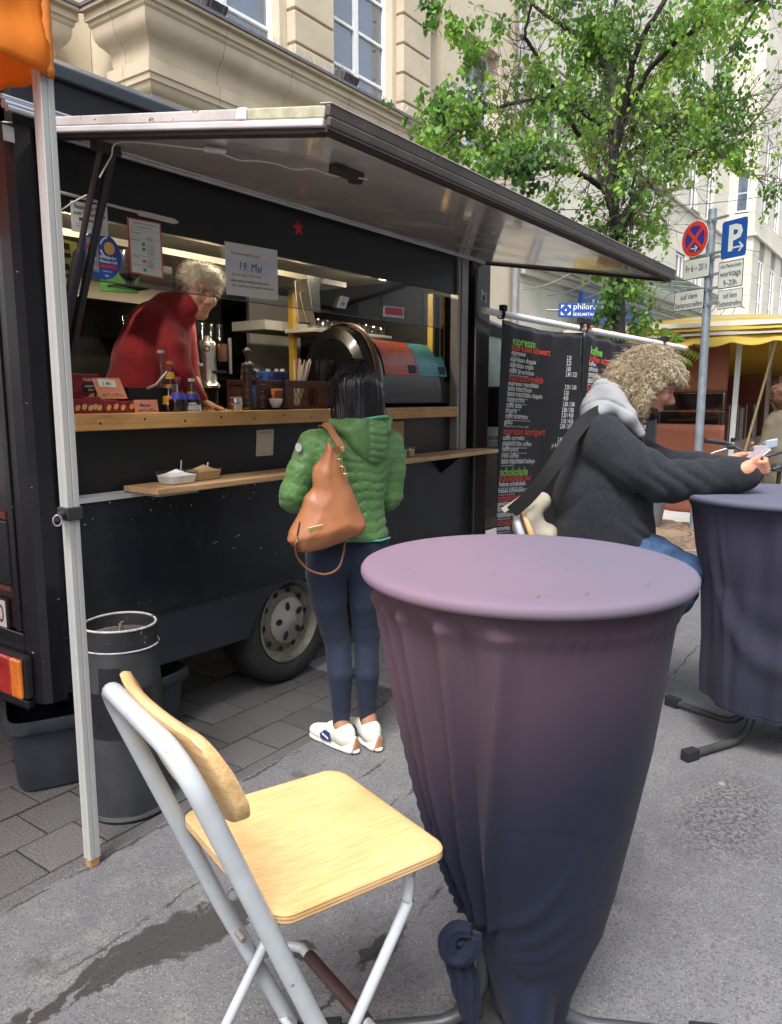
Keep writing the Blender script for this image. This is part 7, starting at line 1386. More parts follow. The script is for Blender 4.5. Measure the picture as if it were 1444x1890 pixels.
def surf_pts(o, cond, n=2500, seed=2):
    me = o.data; rr = random.Random(seed); b = worldloc(o); out = []; N_ = len(me.vertices)
    for _ in range(n * 4):
        v = me.vertices[rr.randrange(N_)]; p = V(v.co) + b
        if cond(p): out.append((p, V(v.normal)))
        if len(out) >= n: break
    return out
def tripod(p0, d1, r_): return [cap(p0, V(p0) + V(d1), r_)]
# woman in the green quilted jacket
WP = V((2.44, 1.95, 0)); wf = V((math.cos(R(52)), math.sin(R(52)), 0)); wr = V((wf.y, -wf.x, 0))
W = lambda u, v, o=0.0: onP(u, v, WP, wf) + wf * o
woman = thing('person', 'woman with black hair seen from behind in a green quilted jacket at the counter', 'person', (WP.x, WP.y, 0))
hc = W(657, 722, .02); wF, wR, wU = frame(wf * .97 - wr * .15 + V((0, 0, .05)))
hp, hq = head_prims(hc, wF, wR, wU, .96)
sh_l, sh_r, nk = W(572, 812), W(722, 808), W(655, 790)
el_l, el_r = W(540, 905, .0), W(722, 915, .05); ha_l, ha_r = W(575, 880, .28), W(700, 880, .30)
hip_l, hip_r, kn_l, kn_r, an_l, an_r = W(603, 1010), W(676, 1010), W(626, 1185, .02), W(679, 1180, .02), W(630, 1338, -.01), W(680, 1328, -.01)
body = hp + chain([W(657, 752, .0), nk, W(650, 850, .02)], [.05, .050, .07], .03) + chain([W(645, 840, .02), W(645, 930, .02), W(642, 1000, .0)], [.08, .075, .085], .03) + [cap(W(600, 826, .02), W(700, 822, .02), .03, .03, .03)] + chain([sh_l, el_l, ha_l], [.032, .034, .026], .01) + chain([sh_r, el_r, ha_r], [.032, .034, .026], .01) + chain([hip_l, kn_l, an_l], [.06, .040, .029], .02) + chain([hip_r, kn_r, an_r], [.06, .040, .029], .02)
for an, d in ((an_l, V((.15, .98, 0))), (an_r, V((.5, .86, 0)))):
    d = d.normalized(); body += [cap(an, V((an.x, an.y, .06)), .032, .034, .02), cap(V((an.x, an.y, .05)) - d * .02, V((an.x, an.y, .04)) + d * .12, .035, .028, .02)]
for ha, s_ in ((ha_l, 1), (ha_r, -1)):
    hd = wf * .9 + wr * s_ * .2; hd = hd.normalized(); body += [ell(ha + hd * .05, (.018, .045, .035), (wr, hd, V((0, 0, 1))), .015)]
    for k in range(4): b0 = ha + hd * .085 + V((0, 0, .026 - .017 * k)); body += [cap(b0, b0 + hd * .035, .0085, .008, .004), cap(b0 + hd * .035, b0 + hd * .05 + wr * s_ * .02, .008, .007, .004)]
    body += [cap(ha + hd * .03 + V((0, 0, .03)), ha + hd * .075 + V((0, 0, .045)) + wr * s_ * .01, .011, .009, .006)]
sdf_obj('body', body, .0075, M_skin2, woman, k=.02)
M_jean = mat('dark_blue_denim', (.010, .016, .036), .85, var=.3, scale=7, bump=.15, bscale=350, sheen=.05)
jp = chain([W(603, 1000), W(603, 1060), W(608, 1110), W(620, 1165, .02), W(626, 1190, .02), W(626, 1240, -.02), W(630, 1300, 0), W(630, 1338, 0)], [.090, .086, .074, .060, .055, .055, .041, .036], .006) + chain([W(677, 1000), W(676, 1060), W(675, 1110), W(678, 1165, .02), W(679, 1190, .02), W(675, 1240, -.02), W(678, 1300, 0), W(679, 1326, 0)], [.090, .086, .072, .059, .054, .054, .040, .036], .006)
jp += [ell(W(612, 1022, -.035), (.078, .080, .095), None, .04), ell(W(668, 1022, -.035), (.078, .080, .095), None, .04), cap(W(614, 985), W(668, 985), .092, None, .05)]
zk1, zk2 = kn_l.z, kn_r.z
def jdisp(X, Y, Z):
    d = np.zeros_like(X)
    for z0, am in ((zk1 + .03, 1), (zk1 - .02, .9), (zk1 + .10, .6), (zk1 + .20, .4), (.80, .8), (.76, .6), (.16, .7), (.19, .5)): d += .0022 * am * np.exp(-((Z - z0 + .025 * np.sin(X * 14 + Y * 11 + z0 * 40)) / .009) ** 2)
    return d
sdf_obj('jeans', jp, .0075, M_jean, woman, k=.03, disp=jdisp, cut=lambda X, Y, Z: Z - (W(650, 975).z))
M_jst = mat('denim_seam', (.028, .036, .062), .9)
M_shoe = mat('cream_shoe', (.66, .65, .58), .6, var=.06); M_gum = mat('gum_sole', (.36, .17, .09), .7, var=.15); M_navy = mat('navy_patch', (.02, .035, .14), .6)
for an, ang, k in ((an_l, 82, 0), (an_r, 66, 1)):
    d = V((math.cos(R(ang)), math.sin(R(ang)), 0)); s_ = V((d.y, -d.x, 0)); g0 = V((an.x, an.y, 0)); ax = (s_, d, V((0, 0, 1)))
    q = lambda f, r_, z: g0 + d * f + s_ * r_ + V((0, 0, z)); sh = []
    up_ = [ell(q(-.025, 0, .062), (.036, .045, .045), ax), ell(q(-.02, 0, .085), (.034, .038, .030), ax, .02), cap(q(-.01, 0, .060), q(.10, 0, .040), .038, .036, .03), ell(q(.14, 0, .035), (.043, .055, .030), ax, .03), cap(q(.02, 0, .09), q(.06, 0, .075), .026, .028, .02)]
    sho = sdf_obj('shoe', up_, .004, M_shoe, woman, k=.02, cut=lambda X, Y, Z, g=q(-.005, 0, .128), n=d: np.maximum(.018 - Z, .024 - np.sqrt((X - g.x) ** 2 + (Y - g.y) ** 2 + ((Z - g.z) * .9) ** 2)))
    sole = [ell(q(.035, 0, .012), (.042, .14, .016), ax), ell(q(.14, 0, .014), (.046, .055, .016), ax, .02), ell(q(-.055, 0, .018), (.034, .035, .020), ax, .015), ell(q(-.075, 0, .042), (.024, .014, .034), ax, .015)]
    sdf_obj('sole', sole, .004, M_shoe, sho, k=.012, cut=lambda X, Y, Z: .002 - Z)
    tb = MB()
    def heelpt(a, z): return q(-.0915 + .010 * abs(a) ** 2 * 4 + .10 * max(0, .026 - z), a * .055, z)
    tr = MB(); rws = [[heelpt(a * (1 - .86 * t), .006 + .070 * t) - d * .0015 for a in np.linspace(-.5, .5, 7)] for t in np.linspace(0, 1, 8)]; tr.grid(rws).build('heel_rubber', M_gum, sho, smooth=180, solid=.006)
    for i, (a, z) in enumerate(((-.35, .014), (-.12, .012), (.12, .012), (.35, .014), (-.24, .028), (0, .027), (.24, .028), (-.12, .042), (.12, .042), (0, .056))): p = heelpt(a, z); tb.lathe([(.0058, -.002), (.0045, .004), (.001, .0055)], (0, 0, 0), 10, cap=False); n_ = 30; tb.v[-n_:] = [tuple(p - d * v_[2] + s_ * v_[0] + V((0, 0, v_[1]))) for v_ in tb.v[-n_:]]
    tb.build('stud', M_gum, sho, smooth=60)
    sd_ = -1
    pts = [q(f, sd_ * .0395 - .0, z) for f, z in ((.02, .035), (.085, .030), (.095, .050), (.06, .078), (.03, .072))]; MB().prism([p + s_ * sd_ * (.003 + .0035 * (z_ < .05)) for p, z_ in zip(pts, (.035, .030, .050, .078, .072))], s_ * sd_ * .002).build('side_patch', M_navy, sho, bevel=.001)
    mb = MB()
    for i in range(4): mb.tube([q(.05 + .018 * i, -.022, .093 - .010 * i), q(.055 + .018 * i, 0, .104 - .011 * i), q(.05 + .018 * i, .022, .093 - .010 * i)], .0025, 5)
    mb.tube([q(.045, .0, .10), q(.05, -.03, .075), q(.075, -.036, .060)], .002, 5); mb.build('lace', M_shoe, sho, smooth=60)
    mb = MB(); mb.obox(q(.055, sd_ * .046, .050), d * .020 + V((0, 0, .006)), s_ * .002, V((0, 0, .004))); mb.build('swoosh', M_shoe, sho)
M_green = mat('green_quilt', (.092, .205, .066), .5, var=.14, scale=9, spec=.45, sheen=.1, bump=.12, bscale=60, col2=(.11, .24, .075)); M_mint = mat('mint_trim', (.10, .42, .25), .5)
hem_z = W(655, 988).z
tors = [cap(W(590, 822), W(708, 818), .060, .060, .06), ell(W(650, 850), (.175, .115, .13), (wr, wf, V((0, 0, 1))), .06), ell(W(646, 905), (.150, .110, .12), (wr, wf, V((0, 0, 1))), .06), ell(W(648, 955), (.142, .112, .10), (wr, wf, V((0, 0, 1))), .05), ell(W(650, 990), (.152, .128, .08), (wr, wf, V((0, 0, 1))), .05), cap(W(655, 800), W(655, 775), .068, .062, .04)]
arml = chain([W(577, 820), W(556, 868, -.01), W(543, 908, -.0), W(546, 922, .03)], [.060, .056, .055, .056], .012) + chain([W(546, 922, .03), W(566, 900, .16), W(575, 885, .25)], [.054, .047, .040], .03)
armr = chain([W(718, 818), W(727, 868, .01), W(725, 912, .03), W(722, 922, .06)], [.060, .052, .050, .050], .012) + chain([W(722, 922, .06), W(708, 900, .18), W(700, 885, .27)], [.050, .044, .038], .03)
A1, A2 = np.array(W(577, 820)), np.array(W(546, 920)); B1, B2 = np.array(W(718, 818)), np.array(W(724, 920)); CC = np.array(W(648, 880))
def quilt(X, Y, Z):
    P = np.stack([X, Y, Z], -1); lat = (P - CC) @ np.array(wr); fo = (P - CC) @ np.array(wf)
    def dseg(A, B): d = B - A; t = np.clip(((P - A) @ d) / (d @ d), 0, 1); return np.linalg.norm(P - A - t[..., None] * d, axis=-1), ((P - A) @ d) / np.linalg.norm(d)
    dl, tl = dseg(A1, A2); dr, tr_ = dseg(B1, B2)
    inl = (dl < .078) & (lat < -.125); inr = (dr < .075) & (lat > .118)
    wob = .006 * np.sin(lat * 30 + Z * 20) + .003 * np.sin(lat * 71 + 2)
    ph = (Z + wob) / .040; ph = np.where(inl, (tl + .004 * np.sin(lat * 90)) / .042, ph); ph = np.where(inr, (tr_ + .004 * np.sin(lat * 80)) / .042, ph)
    fw_ = (fo > .13); ph = np.where(fw_ & ~inl & ~inr, fo / .047, ph)
    q_ = np.abs(np.sin(np.pi * ph)) ** .55
    wr_ = .0016 * np.sin(lat * 160 + 6 * np.sin(Z * 50)) * (1 - q_) + .0016 * fnoise(X, Y, Z, 60) + .001 * fnoise(X, Y, Z, 130, 2.)
    return .0056 * np.where(inl | inr, .62, 1.) * (q_ - .55) + wr_ + .0010 * np.sin(lat * 240 + 9 * np.sin(Z * 35)) * (q_ < .75)
jk = sdf_obj('jacket', tors + arml + armr, .0055, M_green, woman, k=.04, disp=quilt, cut=lambda X, Y, Z: np.maximum(hem_z - .004 - Z, Z - W(655, 768).z), relax=0)
hd0 = [ell(W(662, 790, -.10), (.105, .052, .035), (wr, wf, V((0, 0, 1)))), ell(W(668, 812, -.105), (.080, .050, .055), (wr, wf, V((0, 0, 1))), .05), ell(W(676, 832, -.10), (.050, .042, .045), (wr, wf, V((0, 0, 1))), .04), cap(W(612, 786, -.04), W(655, 778, -.11), .030, .034, .03), cap(W(655, 778, -.11), W(704, 778, -.05), .036, .034, .03)]
HC = np.array(W(678, 812, -.1))
def hdisp(X, Y, Z):
    P = np.stack([X, Y, Z], -1); lat = (P - HC) @ np.array(wr); panel = (np.abs(lat - .01) < .036) ; q_ = np.abs(np.sin(np.pi * (Z + .004 * np.sin(lat * 60)) / .030)) ** .5; seam = np.exp(-((np.abs(lat - .01) - .038) / .004) ** 2); seam2 = np.exp(-((np.abs(lat - .01) - .047) / .003) ** 2)
    return np.where(panel, .007 * (q_ - .6), .0015 * np.sin(lat * 90 + Z * 60)) - .006 * seam - .004 * seam2 + .0012 * fnoise(X, Y, Z, 70)
sdf_obj('hood', hd0, .0045, M_green, woman, k=.035, disp=hdisp, cut=lambda X, Y, Z: Z - (W(660, 772, -.1).z + .004), relax=0)
MB().tube(smoothpath([W(604, 790, -.02), W(622, 780, -.075), W(650, 774, -.125), (W(685, 768, -.13)), W(704, 768, -.10), W(712, 778, -.04)], 6), .0055, 8).build('hood_piping', M_mint, woman, smooth=60)
MB().tube([W(600, 987, -.105), W(625, 989, -.118), W(655, 989, -.122), W(690, 989, -.11), W(711, 987, -.07)], .0045, 6).build('hem_piping', M_mint, woman, smooth=60)
sc_ = sdf_obj('grey_scarf', [cap(W(622, 774, -.02), W(640, 766, -.06), .022, .024, .02), cap(W(640, 766, -.06), W(668, 764, -.06), .024, .02, .02)], .005, mat('grey_scarf_wool', (.30, .29, .30), .9, var=.15, scale=40, bump=.3, bscale=120), woman, k=.02)
bd = W(552, 824, -.062); MB().lathe([(.001, .0), (.016, -.0005), (.017, -.002)], (0, 0, 0), 20, cap=False)
bdc = W(553, 824); nb_ = (V((_O.x, _O.y, bdc.z)) - bdc).normalized(); bdc = bdc + nb_ * .062 - wr * .004; ub = V((0, 0, 1)); sb_ = ub.cross(nb_).normalized()
MB().prism([bdc + (sb_ * math.cos(a) * .75 + ub * math.sin(a)) * .017 for a in np.linspace(0, 2 * math.pi, 20, endpoint=False)], nb_ * .006).build('arm_badge', mat('badge_white', (.5, .5, .48), .5), woman)
M_hblk = mat('black_hair', (.0045, .004, .0055), .30, var=.3, scale=3, spec=.6, stretch=(40, 40, 2), bump=.25, bscale=3)
hb = [ell(hc + wU * .030 - wF * .014, (.088, .104, .100), (wR, wF, wU)), cap(W(625, 720, .0), W(622, 772, -.03), .036, .028, .05), cap(W(685, 720, .0), W(686, 768, -.02), .036, .030, .05), cap(W(655, 715, -.06), W(660, 768, -.075), .062, .050, .05), cap(W(640, 715, -.05), W(628, 775, -.06), .045, .022, .04), cap(W(680, 720, -.04), W(690, 766, -.06), .045, .036, .04)]
hcA = np.array(hc)
def hairdisp(X, Y, Z):
    P = np.stack([X, Y, Z], -1) - hcA; a = np.arctan2(P @ np.array(wR), -(P @ np.array(wF))); part = np.exp(-((P @ np.array(wR) - .012 - .25 * (P @ np.array(wF))) / .003) ** 2) * (P @ np.array(wU) > .06)
    return .0018 * np.sin(a * 55 + 4 * np.sin(a * 7)) + .001 * np.sin(a * 131 + 2) - .010 * part
hz = W(655, 778, -.05).z
sdf_obj('hair', hb, .005, M_hblk, woman, k=.04, disp=hairdisp, relax=0, cut=lambda X, Y, Z: np.maximum(hz - Z - .02 * ((X - hc.x) * wr.x + (Y - hc.y) * wr.y > .02), -(np.sqrt(((np.stack([X, Y, Z], -1) - hcA - np.array(wF) * .13 + np.array(wU) * .03) ** 2).sum(-1)) - .085)))
hh = []
for i in range(420):
    a = random.uniform(-1.9, 1.9); top = hc + wU * .128 - wF * .01 + wR * .012; st = []
    for t in np.linspace(0, 1, 9):
        el_ = t * 1.0; rr_ = .088 * math.sin(min(1.35, t * 2.1)) + .012 * t; zz = .128 * math.cos(min(math.pi / 2, t * 2.1)) - max(0, t - .70) * .36
        jit = .003 * math.sin(i * 3.7 + t * 5); st.append(hc + wU * (zz + .005) - wF * (.014 + rr_ * math.cos(a) * 1.10) + wR * (rr_ * math.sin(a) + jit))
    hh.append(st)
mb = MB()
for st in hh: mb.tube(st, .0011, 3, cap=False)
tag(mb.build('hair_strands', M_hblk, woman, smooth=180), kind='stuff')
# tan shoulder bag (hangs on the woman)
M_tan = mat('tan_leather', (.33, .130, .055), .42, var=.10, scale=8, bump=.10, bscale=140, spec=.5, coat=.08); M_gold = mat('gold_metal', (.75, .55, .22), .3, metal=.8)
BP = W(610, 900, -.20); bpn = (wf * .75 - _rt * .0 + _fw * .25); bpn.z = 0; bpn.normalize(); bs = V((bpn.y, -bpn.x, 0))
Bq = lambda u, v, o=0.0: onP(u, v, BP, bpn) + bpn * o
outl = [(604, 812), (614, 826), (622, 842), (636, 872), (650, 905), (664, 938), (676, 968), (668, 984), (640, 997), (600, 1012), (572, 1018), (556, 1019), (545, 1010), (530, 998), (534, 980), (548, 955), (558, 935), (562, 918), (578, 900), (576, 880), (578, 862), (592, 848), (600, 832)]
OP = [Bq(u, v) for u, v in outl]; o0 = OP[0]; UPv = V((0, 0, 1)); poly = np.array([[(p - BP).dot(bs), (p - BP).z] for p in OP])
def polysd(x, y):
    n = len(poly); d = np.full(x.shape, 1e9); ins = np.zeros(x.shape, bool)
    for i in range(n):
        a, b_ = poly[i], poly[(i + 1) % n]; e = b_ - a; wx, wy = x - a[0], y - a[1]; t = np.clip((wx * e[0] + wy * e[1]) / (e @ e), 0, 1); d = np.minimum(d, np.hypot(wx - e[0] * t, wy - e[1] * t))
        c1 = (a[1] > y) != (b_[1] > y)
        with np.errstate(divide='ignore', invalid='ignore'): c2 = x < (b_[0] - a[0]) * (y - a[1]) / (b_[1] - a[1] + 1e-12) + a[0]
        ins ^= (c1 & c2)
    return np.where(ins, -d, d)
BPn = np.array(BP)
def bagf(X, Y, Z):
    P = np.stack([X, Y, Z], -1) - BPn; x = P @ np.array(bs); y = P[..., 2]; z = P @ np.array(bpn); d = polysd(x, y); low = np.clip((.06 - y) / .2, 0, 1)
    T = .012 + (.035 + .030 * low) * np.sqrt(np.clip(-d, 0, .07) / .07)
    fold = .0065 * np.abs(np.sin((x - .0) * 48 / (1.15 - np.clip(y, -.2, .2) * 3.2) + 1.2 + 1.2 * np.sin(y * 14))) * np.clip((y + .10) / .14, 0, 1) + .002 * np.sin(x * 45 - y * 25) + .0016 * fnoise(X, Y, Z, 40)
    return np.maximum(d, np.abs(z) - T - fold) * .7
lo = np.array([min(p[i] for p in OP) for i in range(3)]) - .09; hi = np.array([max(p[i] for p in OP) for i in range(3)]) + .09
bag = thing('handbag', 'large tan leather shoulder bag with a gold plate on the woman in green', 'handbag', Bq(600, 1000))
sdf_obj('bag_body', [ell(BP, (.01, .01, .01))], .0055, M_tan, bag, k=.0, custom=bagf, bounds=(lo, hi), relax=2)
def ribbon(pts, w_, th, nrm_, m, name, par):
    rows = []; mb = MB(); P = smoothpath(pts, 6)
    for i, p in enumerate(P):
        t_ = (P[min(i + 1, len(P) - 1)] - P[max(0, i - 1)]).normalized(); n_ = V(nrm_); n_ = (n_ - t_ * n_.dot(t_)).normalized(); s_ = t_.cross(n_); rows.append([p + s_ * w_ + n_ * th, p + s_ * w_ - n_ * th, p - s_ * w_ - n_ * th, p - s_ * w_ + n_ * th])
    return MB().grid(rows, close=True).build(name, m, par, smooth=40)
ribbon([W(596, 782, -.02), W(600, 788, -.085), W(606, 803, -.125), W(613, 822, -.17), Bq(616, 832, -.012)], .013, .002, -wf, M_tan, 'shoulder_strap', bag)
ribbon([W(596, 782, -.02), W(598, 790, .06), W(590, 830, .08)], .013, .002, -wf, M_tan, 'shoulder_strap', bag)
MB().tube(smoothpath([Bq(543, 998, -.055), Bq(548, 1025, -.02), Bq(568, 1050, .0), Bq(600, 1061, .01), Bq(625, 1050, .01), Bq(636, 1022, .02), Bq(639, 996, .02)], 8), .0045, 8).build('hand_strap', mat('dark_tan_strap', (.19, .075, .035), .45), bag, smooth=60)
p = Bq(580, 972, -.072); ps = (bs - bpn * 0).normalized(); o = MB().obox(p, bs * .029 + UPv * .006, -bpn * .002, UPv * .0155 - bs * .003).build('name_plate', M_gold, bag, bevel=.004); mb = MB(); put_text(mb, 'MICHAEL KORS', p - bpn * .0025 - bs * .022 - UPv * .003, bs + UPv * .2, UPv, .006, bold=.01); put_text(mb, 'NEW YORK', p - bpn * .0025 - bs * .012 - UPv * .011, bs + UPv * .2, UPv, .004, bold=.01); mb.build('lettering', mat('engraved', (.25, .16, .05), .5), o)
mb = MB()
for k in range(6):
    c = Bq(624 + k * 2.3, 846 + k * 6.5, -.035 - .004 * k); a_ = (UPv, bs) if k % 2 else (bs, -bpn); mb.tube([c + a_[0] * .010 * math.cos(t) + a_[1] * .006 * math.sin(t) for t in np.linspace(0, 2 * math.pi, 13)], .0019, 6, cap=False)
tag(mb.build('chain', M_gold, bag, smooth=60), kind='stuff'); MB().obox(W(614, 824, -.178), bs * .008, bpn * .004, UPv * .010).build('buckle', M_gold, bag, bevel=.002); MB().tube([Bq(545, 995, -.062), Bq(544, 984, -.062)], .006, 8).build('zip_pull', M_gold, bag, smooth=60)
MB().tube(smoothpath([Bq(551, 960, -.045), Bq(547, 978, -.058), Bq(544, 992, -.058)], 5), .0025, 6).build('zip', M_matt, bag, smooth=60)
# the vendor leaning over the counter
TV = 3.62; Vv = lambda u, v, o=0.0: at(u, v, TV + o)
vend = thing('person', 'white-haired vendor in a dark red roll-neck jumper leaning over the counter', 'person', (Vv(250, 760).x, Vv(250, 760).y, .62))
vF, vR, vU = frame(_rt * .66 - _fw * .66 - V((0, 0, .36)), _rt * .30 + V((0, 0, 1)))
vc = Vv(368, 540); vp, vq = head_prims(vc, vF, vR, vU, 1.0)
el_ = Vv(330, 692, -.12); wr0 = Vv(368, 738, -.06); vb = vp + chain([Vv(350, 560, .03), Vv(330, 582, .05)], [.055, .062], .03) + chain([Vv(315, 605, .08), Vv(285, 680, .08), Vv(262, 770, .08)], [.07, .09, .10], .03) + chain([Vv(300, 610), el_, wr0], [.06, .045, .030], .02)
far = [Vv(338, 610, .22), Vv(352, 690, .20), Vv(372, 742, .08)]; vb += chain(far, [.05, .04, .028], .02)
for w0, tip in ((wr0, Vv(396, 750, -.04)), (far[2], Vv(398, 752, .06))):
    d = (tip - w0).normalized(); s_ = d.cross(V((0, 0, 1))).normalized(); n_ = s_.cross(d); c = w0 + d * .045; vb += [ell(c, (.038, .048, .015), (s_, d, n_), .015)]
    for k in range(4): b0 = c + d * .04 + s_ * (.027 - .018 * k); f_ = d * (.030 - .003 * abs(k - 1.3)); vb += [cap(b0, b0 + f_, .0085, .0080, .004), cap(b0 + f_, b0 + f_ * 1.7 - V((0, 0, .018)), .008, .007, .004)]
    vb += [cap(c - d * .015 + s_ * .034, c + d * .025 + s_ * .052 - n_ * .006, .011, .009, .006)]
def vdisp(X, Y, Z):
    P = np.stack([X, Y, Z], -1) - np.array(vc); f, r_, u = P @ np.array(vF), P @ np.array(vR), P @ np.array(vU)
    sock = np.exp(-(((np.abs(r_) - .031) / .013) ** 2 + ((u - .010) / .009) ** 2)) * (f > .05); nl = np.exp(-(((np.abs(r_) - .022 - .25 * (-.03 - u)) / .004) ** 2)) * (u < -.028) * (u > -.062) * (f > .05); mth = np.exp(-((u + .0625) / .0022) ** 2) * (np.abs(r_) < .024) * (f > .06)
    fore = (u > .03) * (f > .05) * np.sin(u * 520) * .0006
    return -.008 * sock - .0025 * nl - .004 * mth + fore + .0006 * fnoise(X, Y, Z, 90)
sdf_obj('body', vb, .0048, M_skin, vend, k=.02, disp=vdisp, relax=1)
eyes(vc, vq, vF, 1.0, vend)
M_brow = mat('grey_brow', (.30, .24, .17), .8)
for k in (1, -1): MB().tube([vq(.089, k * .016, .026), vq(.090, k * .032, .031), vq(.081, k * .046, .026)], [.0018, .0022, .001], 6).build('eyebrow', M_brow, vend, smooth=60)
M_redk = mat('red_fleece', (.24, .009, .016), .92, var=.2, scale=5, bump=.25, bscale=120, sheen=.15)
rp = chain([Vv(262, 775, .06), Vv(270, 735, .04), Vv(280, 670, .03), Vv(292, 615, .04), Vv(312, 580, .05)], [.205, .195, .178, .155, .105], .015) + [cap(Vv(322, 582, .05), Vv(344, 556, .02), .080, .072, .03), cap(Vv(332, 585, .0), Vv(352, 566, -.02), .070, .062, .02)] + chain([Vv(300, 600, -.03), Vv(318, 650, -.10), Vv(332, 694, -.12), Vv(352, 722, -.08), Vv(365, 736, -.06)], [.085, .074, .064, .050, .042], .014) + chain([Vv(330, 600, .18), Vv(340, 660, .20), Vv(350, 705, .18), Vv(364, 733, .12)], [.08, .066, .052, .042], .014)
rA = np.array(Vv(300, 600))
def rdisp(X, Y, Z):
    P = np.stack([X, Y, Z], -1) - rA; a = P @ np.array(_rt); return .004 * np.abs(np.sin(a * 22 + Z * 14 + 1.2 * np.sin(Z * 9))) * np.clip((1.95 - Z) / .2, 0, 1) + .0015 * fnoise(X, Y, Z, 40)
sdf_obj('jumper', rp, .007, M_redk, vend, k=.05, disp=rdisp)
M_wh = mat('white_hair', (.62, .55, .42), .6, var=.25, scale=30, bump=.3, bscale=120)
vhp = [ell(V(vc) + vU * .046 - vF * .030, (.090, .098, .086), (vR, vF, vU)), ell(V(vc) + vU * .085 + vF * .028, (.070, .066, .040), (vR, vF, vU), .03), ell(V(vc) - vF * .075 - vU * .02, (.066, .038, .060), (vR, vF, vU), .03)]
vcA = np.array(vc)
hv = sdf_obj('hair', vhp, .0045, M_wh, vend, k=.03, disp=lambda X, Y, Z: .0035 * fnoise(X, Y, Z, 75) + .002 * np.sin(X * 260 + 3 * np.sin(Z * 90)), relax=0)
strands(surf_pts(hv, lambda p: (p - V(vc)).dot(vU) > -.02), 900, .045, .0012, .004, M_wh, vend, down=.5, seg=5, side=3, seed=5, spread=.7)
# the seated man with curly hair
TM = 3.5; Mm = lambda u, v, o=0.0: at(u, v, TM + o)
man = thing('person', 'curly-haired bearded man in a charcoal wool coat sitting at the navy table, reading his phone', 'person', (Mm(1110, 985).x, Mm(1110, 985).y, 0))
mF, mR, mU = frame(_rt * .86 - _fw * .16 - V((0, 0, .42)))
mc = Mm(1200, 712, .0); mp, mq = head_prims(mc, mF, mR, mU, 1.10, ears=False)
shN, elN, wrN = Mm(1112, 815, -.12), Mm(1225, 898, -.26), Mm(1352, 872, -.30); shF, elF, wrF = Mm(1125, 815, .18), Mm(1225, 870, .20), Mm(1325, 860, .02)
hipM, knM, ftM = Mm(1118, 1000, .0), Mm(1268, 1058, -.12), Mm(1196, 1262, .28)
mb_ = mp + chain([Mm(1178, 748, .02), Mm(1150, 790, .03)], [.062, .068], .03) + chain([Mm(1125, 820, .03), Mm(1108, 900, .03), Mm(1115, 990, .03)], [.12, .14, .15], .06) + chain([shN, elN, wrN], [.06, .05, .032], .02) + chain([shF, elF, wrF], [.06, .05, .032], .02) + chain([hipM + _fw * -.1, knM, Mm(1213, 1180, .1)], [.08, .058, .045], .03) + chain([hipM + _fw * .15, Mm(1262, 1065, .2), Mm(1200, 1200, .28)], [.08, .058, .045], .03)
ph_c = Mm(1393, 843, -.32); phF = (_rt * -.20 + V((0, 0, .55)) * .6 + _rt * .55).normalized(); phU = (_rt * .62 + V((0, 0, 1)) * .55).normalized(); phN = (-_rt * .55 + V((0, 0, 1)) * .62 - _fw * .25).normalized(); phU = (phU - phN * phU.dot(phN)).normalized(); phS = phU.cross(phN).normalized()
def hand(w0, pc, side, s=1.0):
    d = (pc - w0).normalized(); out = []; c = w0.lerp(pc, .50); s_ = phS * side; out += [ell(c, (.022 * s, .048 * s, .038 * s), (s_, d, s_.cross(d)), .02), cap(w0, c, .030 * s, .030 * s, .02)]
    dn = s_.cross(d); dn = dn if dn.z < 0 else -dn
    for k in range(4):
        b0 = c + d * .038 + dn * (-.024 + .017 * k); m1 = b0 + d * .026 + s_ * .014; m2 = m1 + d * .014 - s_ * .018 * 1 + V((0, 0, .004)); m3 = m2 - s_ * .016 - d * .004; out += [cap(b0, m1, .0095, .009, .005), cap(m1, m2, .009, .0085, .004), cap(m2, m3, .0085, .007, .004)]
    th = c - dn * .030 + d * .008; out += [cap(th, th + d * .030 + V((0, 0, .012)), .012, .011, .008), cap(th + d * .030 + V((0, 0, .012)), th + d * .052 + V((0, 0, .016)) - s_ * .010, .011, .0085, .005)]
    return out
mb_ += hand(Mm(1358, 872, -.34), Mm(1402, 862, -.37), 1 if phS.dot(_fw) < 0 else -1) + hand(Mm(1330, 858, -.16), Mm(1384, 850, -.24), 1 if phS.dot(_fw) > 0 else -1)
def mdisp(X, Y, Z):
    P = np.stack([X, Y, Z], -1) - np.array(mc); f, r_, u = P @ np.array(mF), P @ np.array(mR), P @ np.array(mU)
    sock = np.exp(-(((np.abs(r_) - .033) / .014) ** 2 + ((u - .010) / .009) ** 2)) * (f > .05); mth = np.exp(-((u + .067) / .0025) ** 2) * (np.abs(r_) < .025) * (f > .06); nose = np.exp(-((r_ / .012) ** 2 + ((u + .022) / .020) ** 2)) * (f > .08)
    return -.009 * sock - .004 * mth + .007 * nose + .0006 * fnoise(X, Y, Z, 90)
sdf_obj('body', mb_, .0055, mat('ruddy_skin', (.47, .22, .14), .5, var=.10, scale=12, subs=.15, bump=.05, bscale=120), man, k=.02, disp=mdisp)
eyes(mc, mq, mF, 1.06, man)
M_beard = mat('dark_beard', (.035, .026, .022), .8, var=.3, scale=60, bump=.4, bscale=200)
brd = [ell(mq(.052, 0, -.098), (.046, .042, .034), (mR, mF, mU)), cap(mq(-.02, .054, -.075), mq(.055, .034, -.092), .020, .020, .02), cap(mq(-.02, -.054, -.075), mq(.055, -.034, -.092), .020, .020, .02), cap(mq(.092, -.026, -.052), mq(.092, .026, -.052), .008, None, .006)]
bb = sdf_obj('beard', brd, .004, M_beard, man, k=.018, disp=lambda X, Y, Z: .0022 * fnoise(X, Y, Z, 160) + .0015 * np.sin(X * 700 + Z * 500), relax=0)
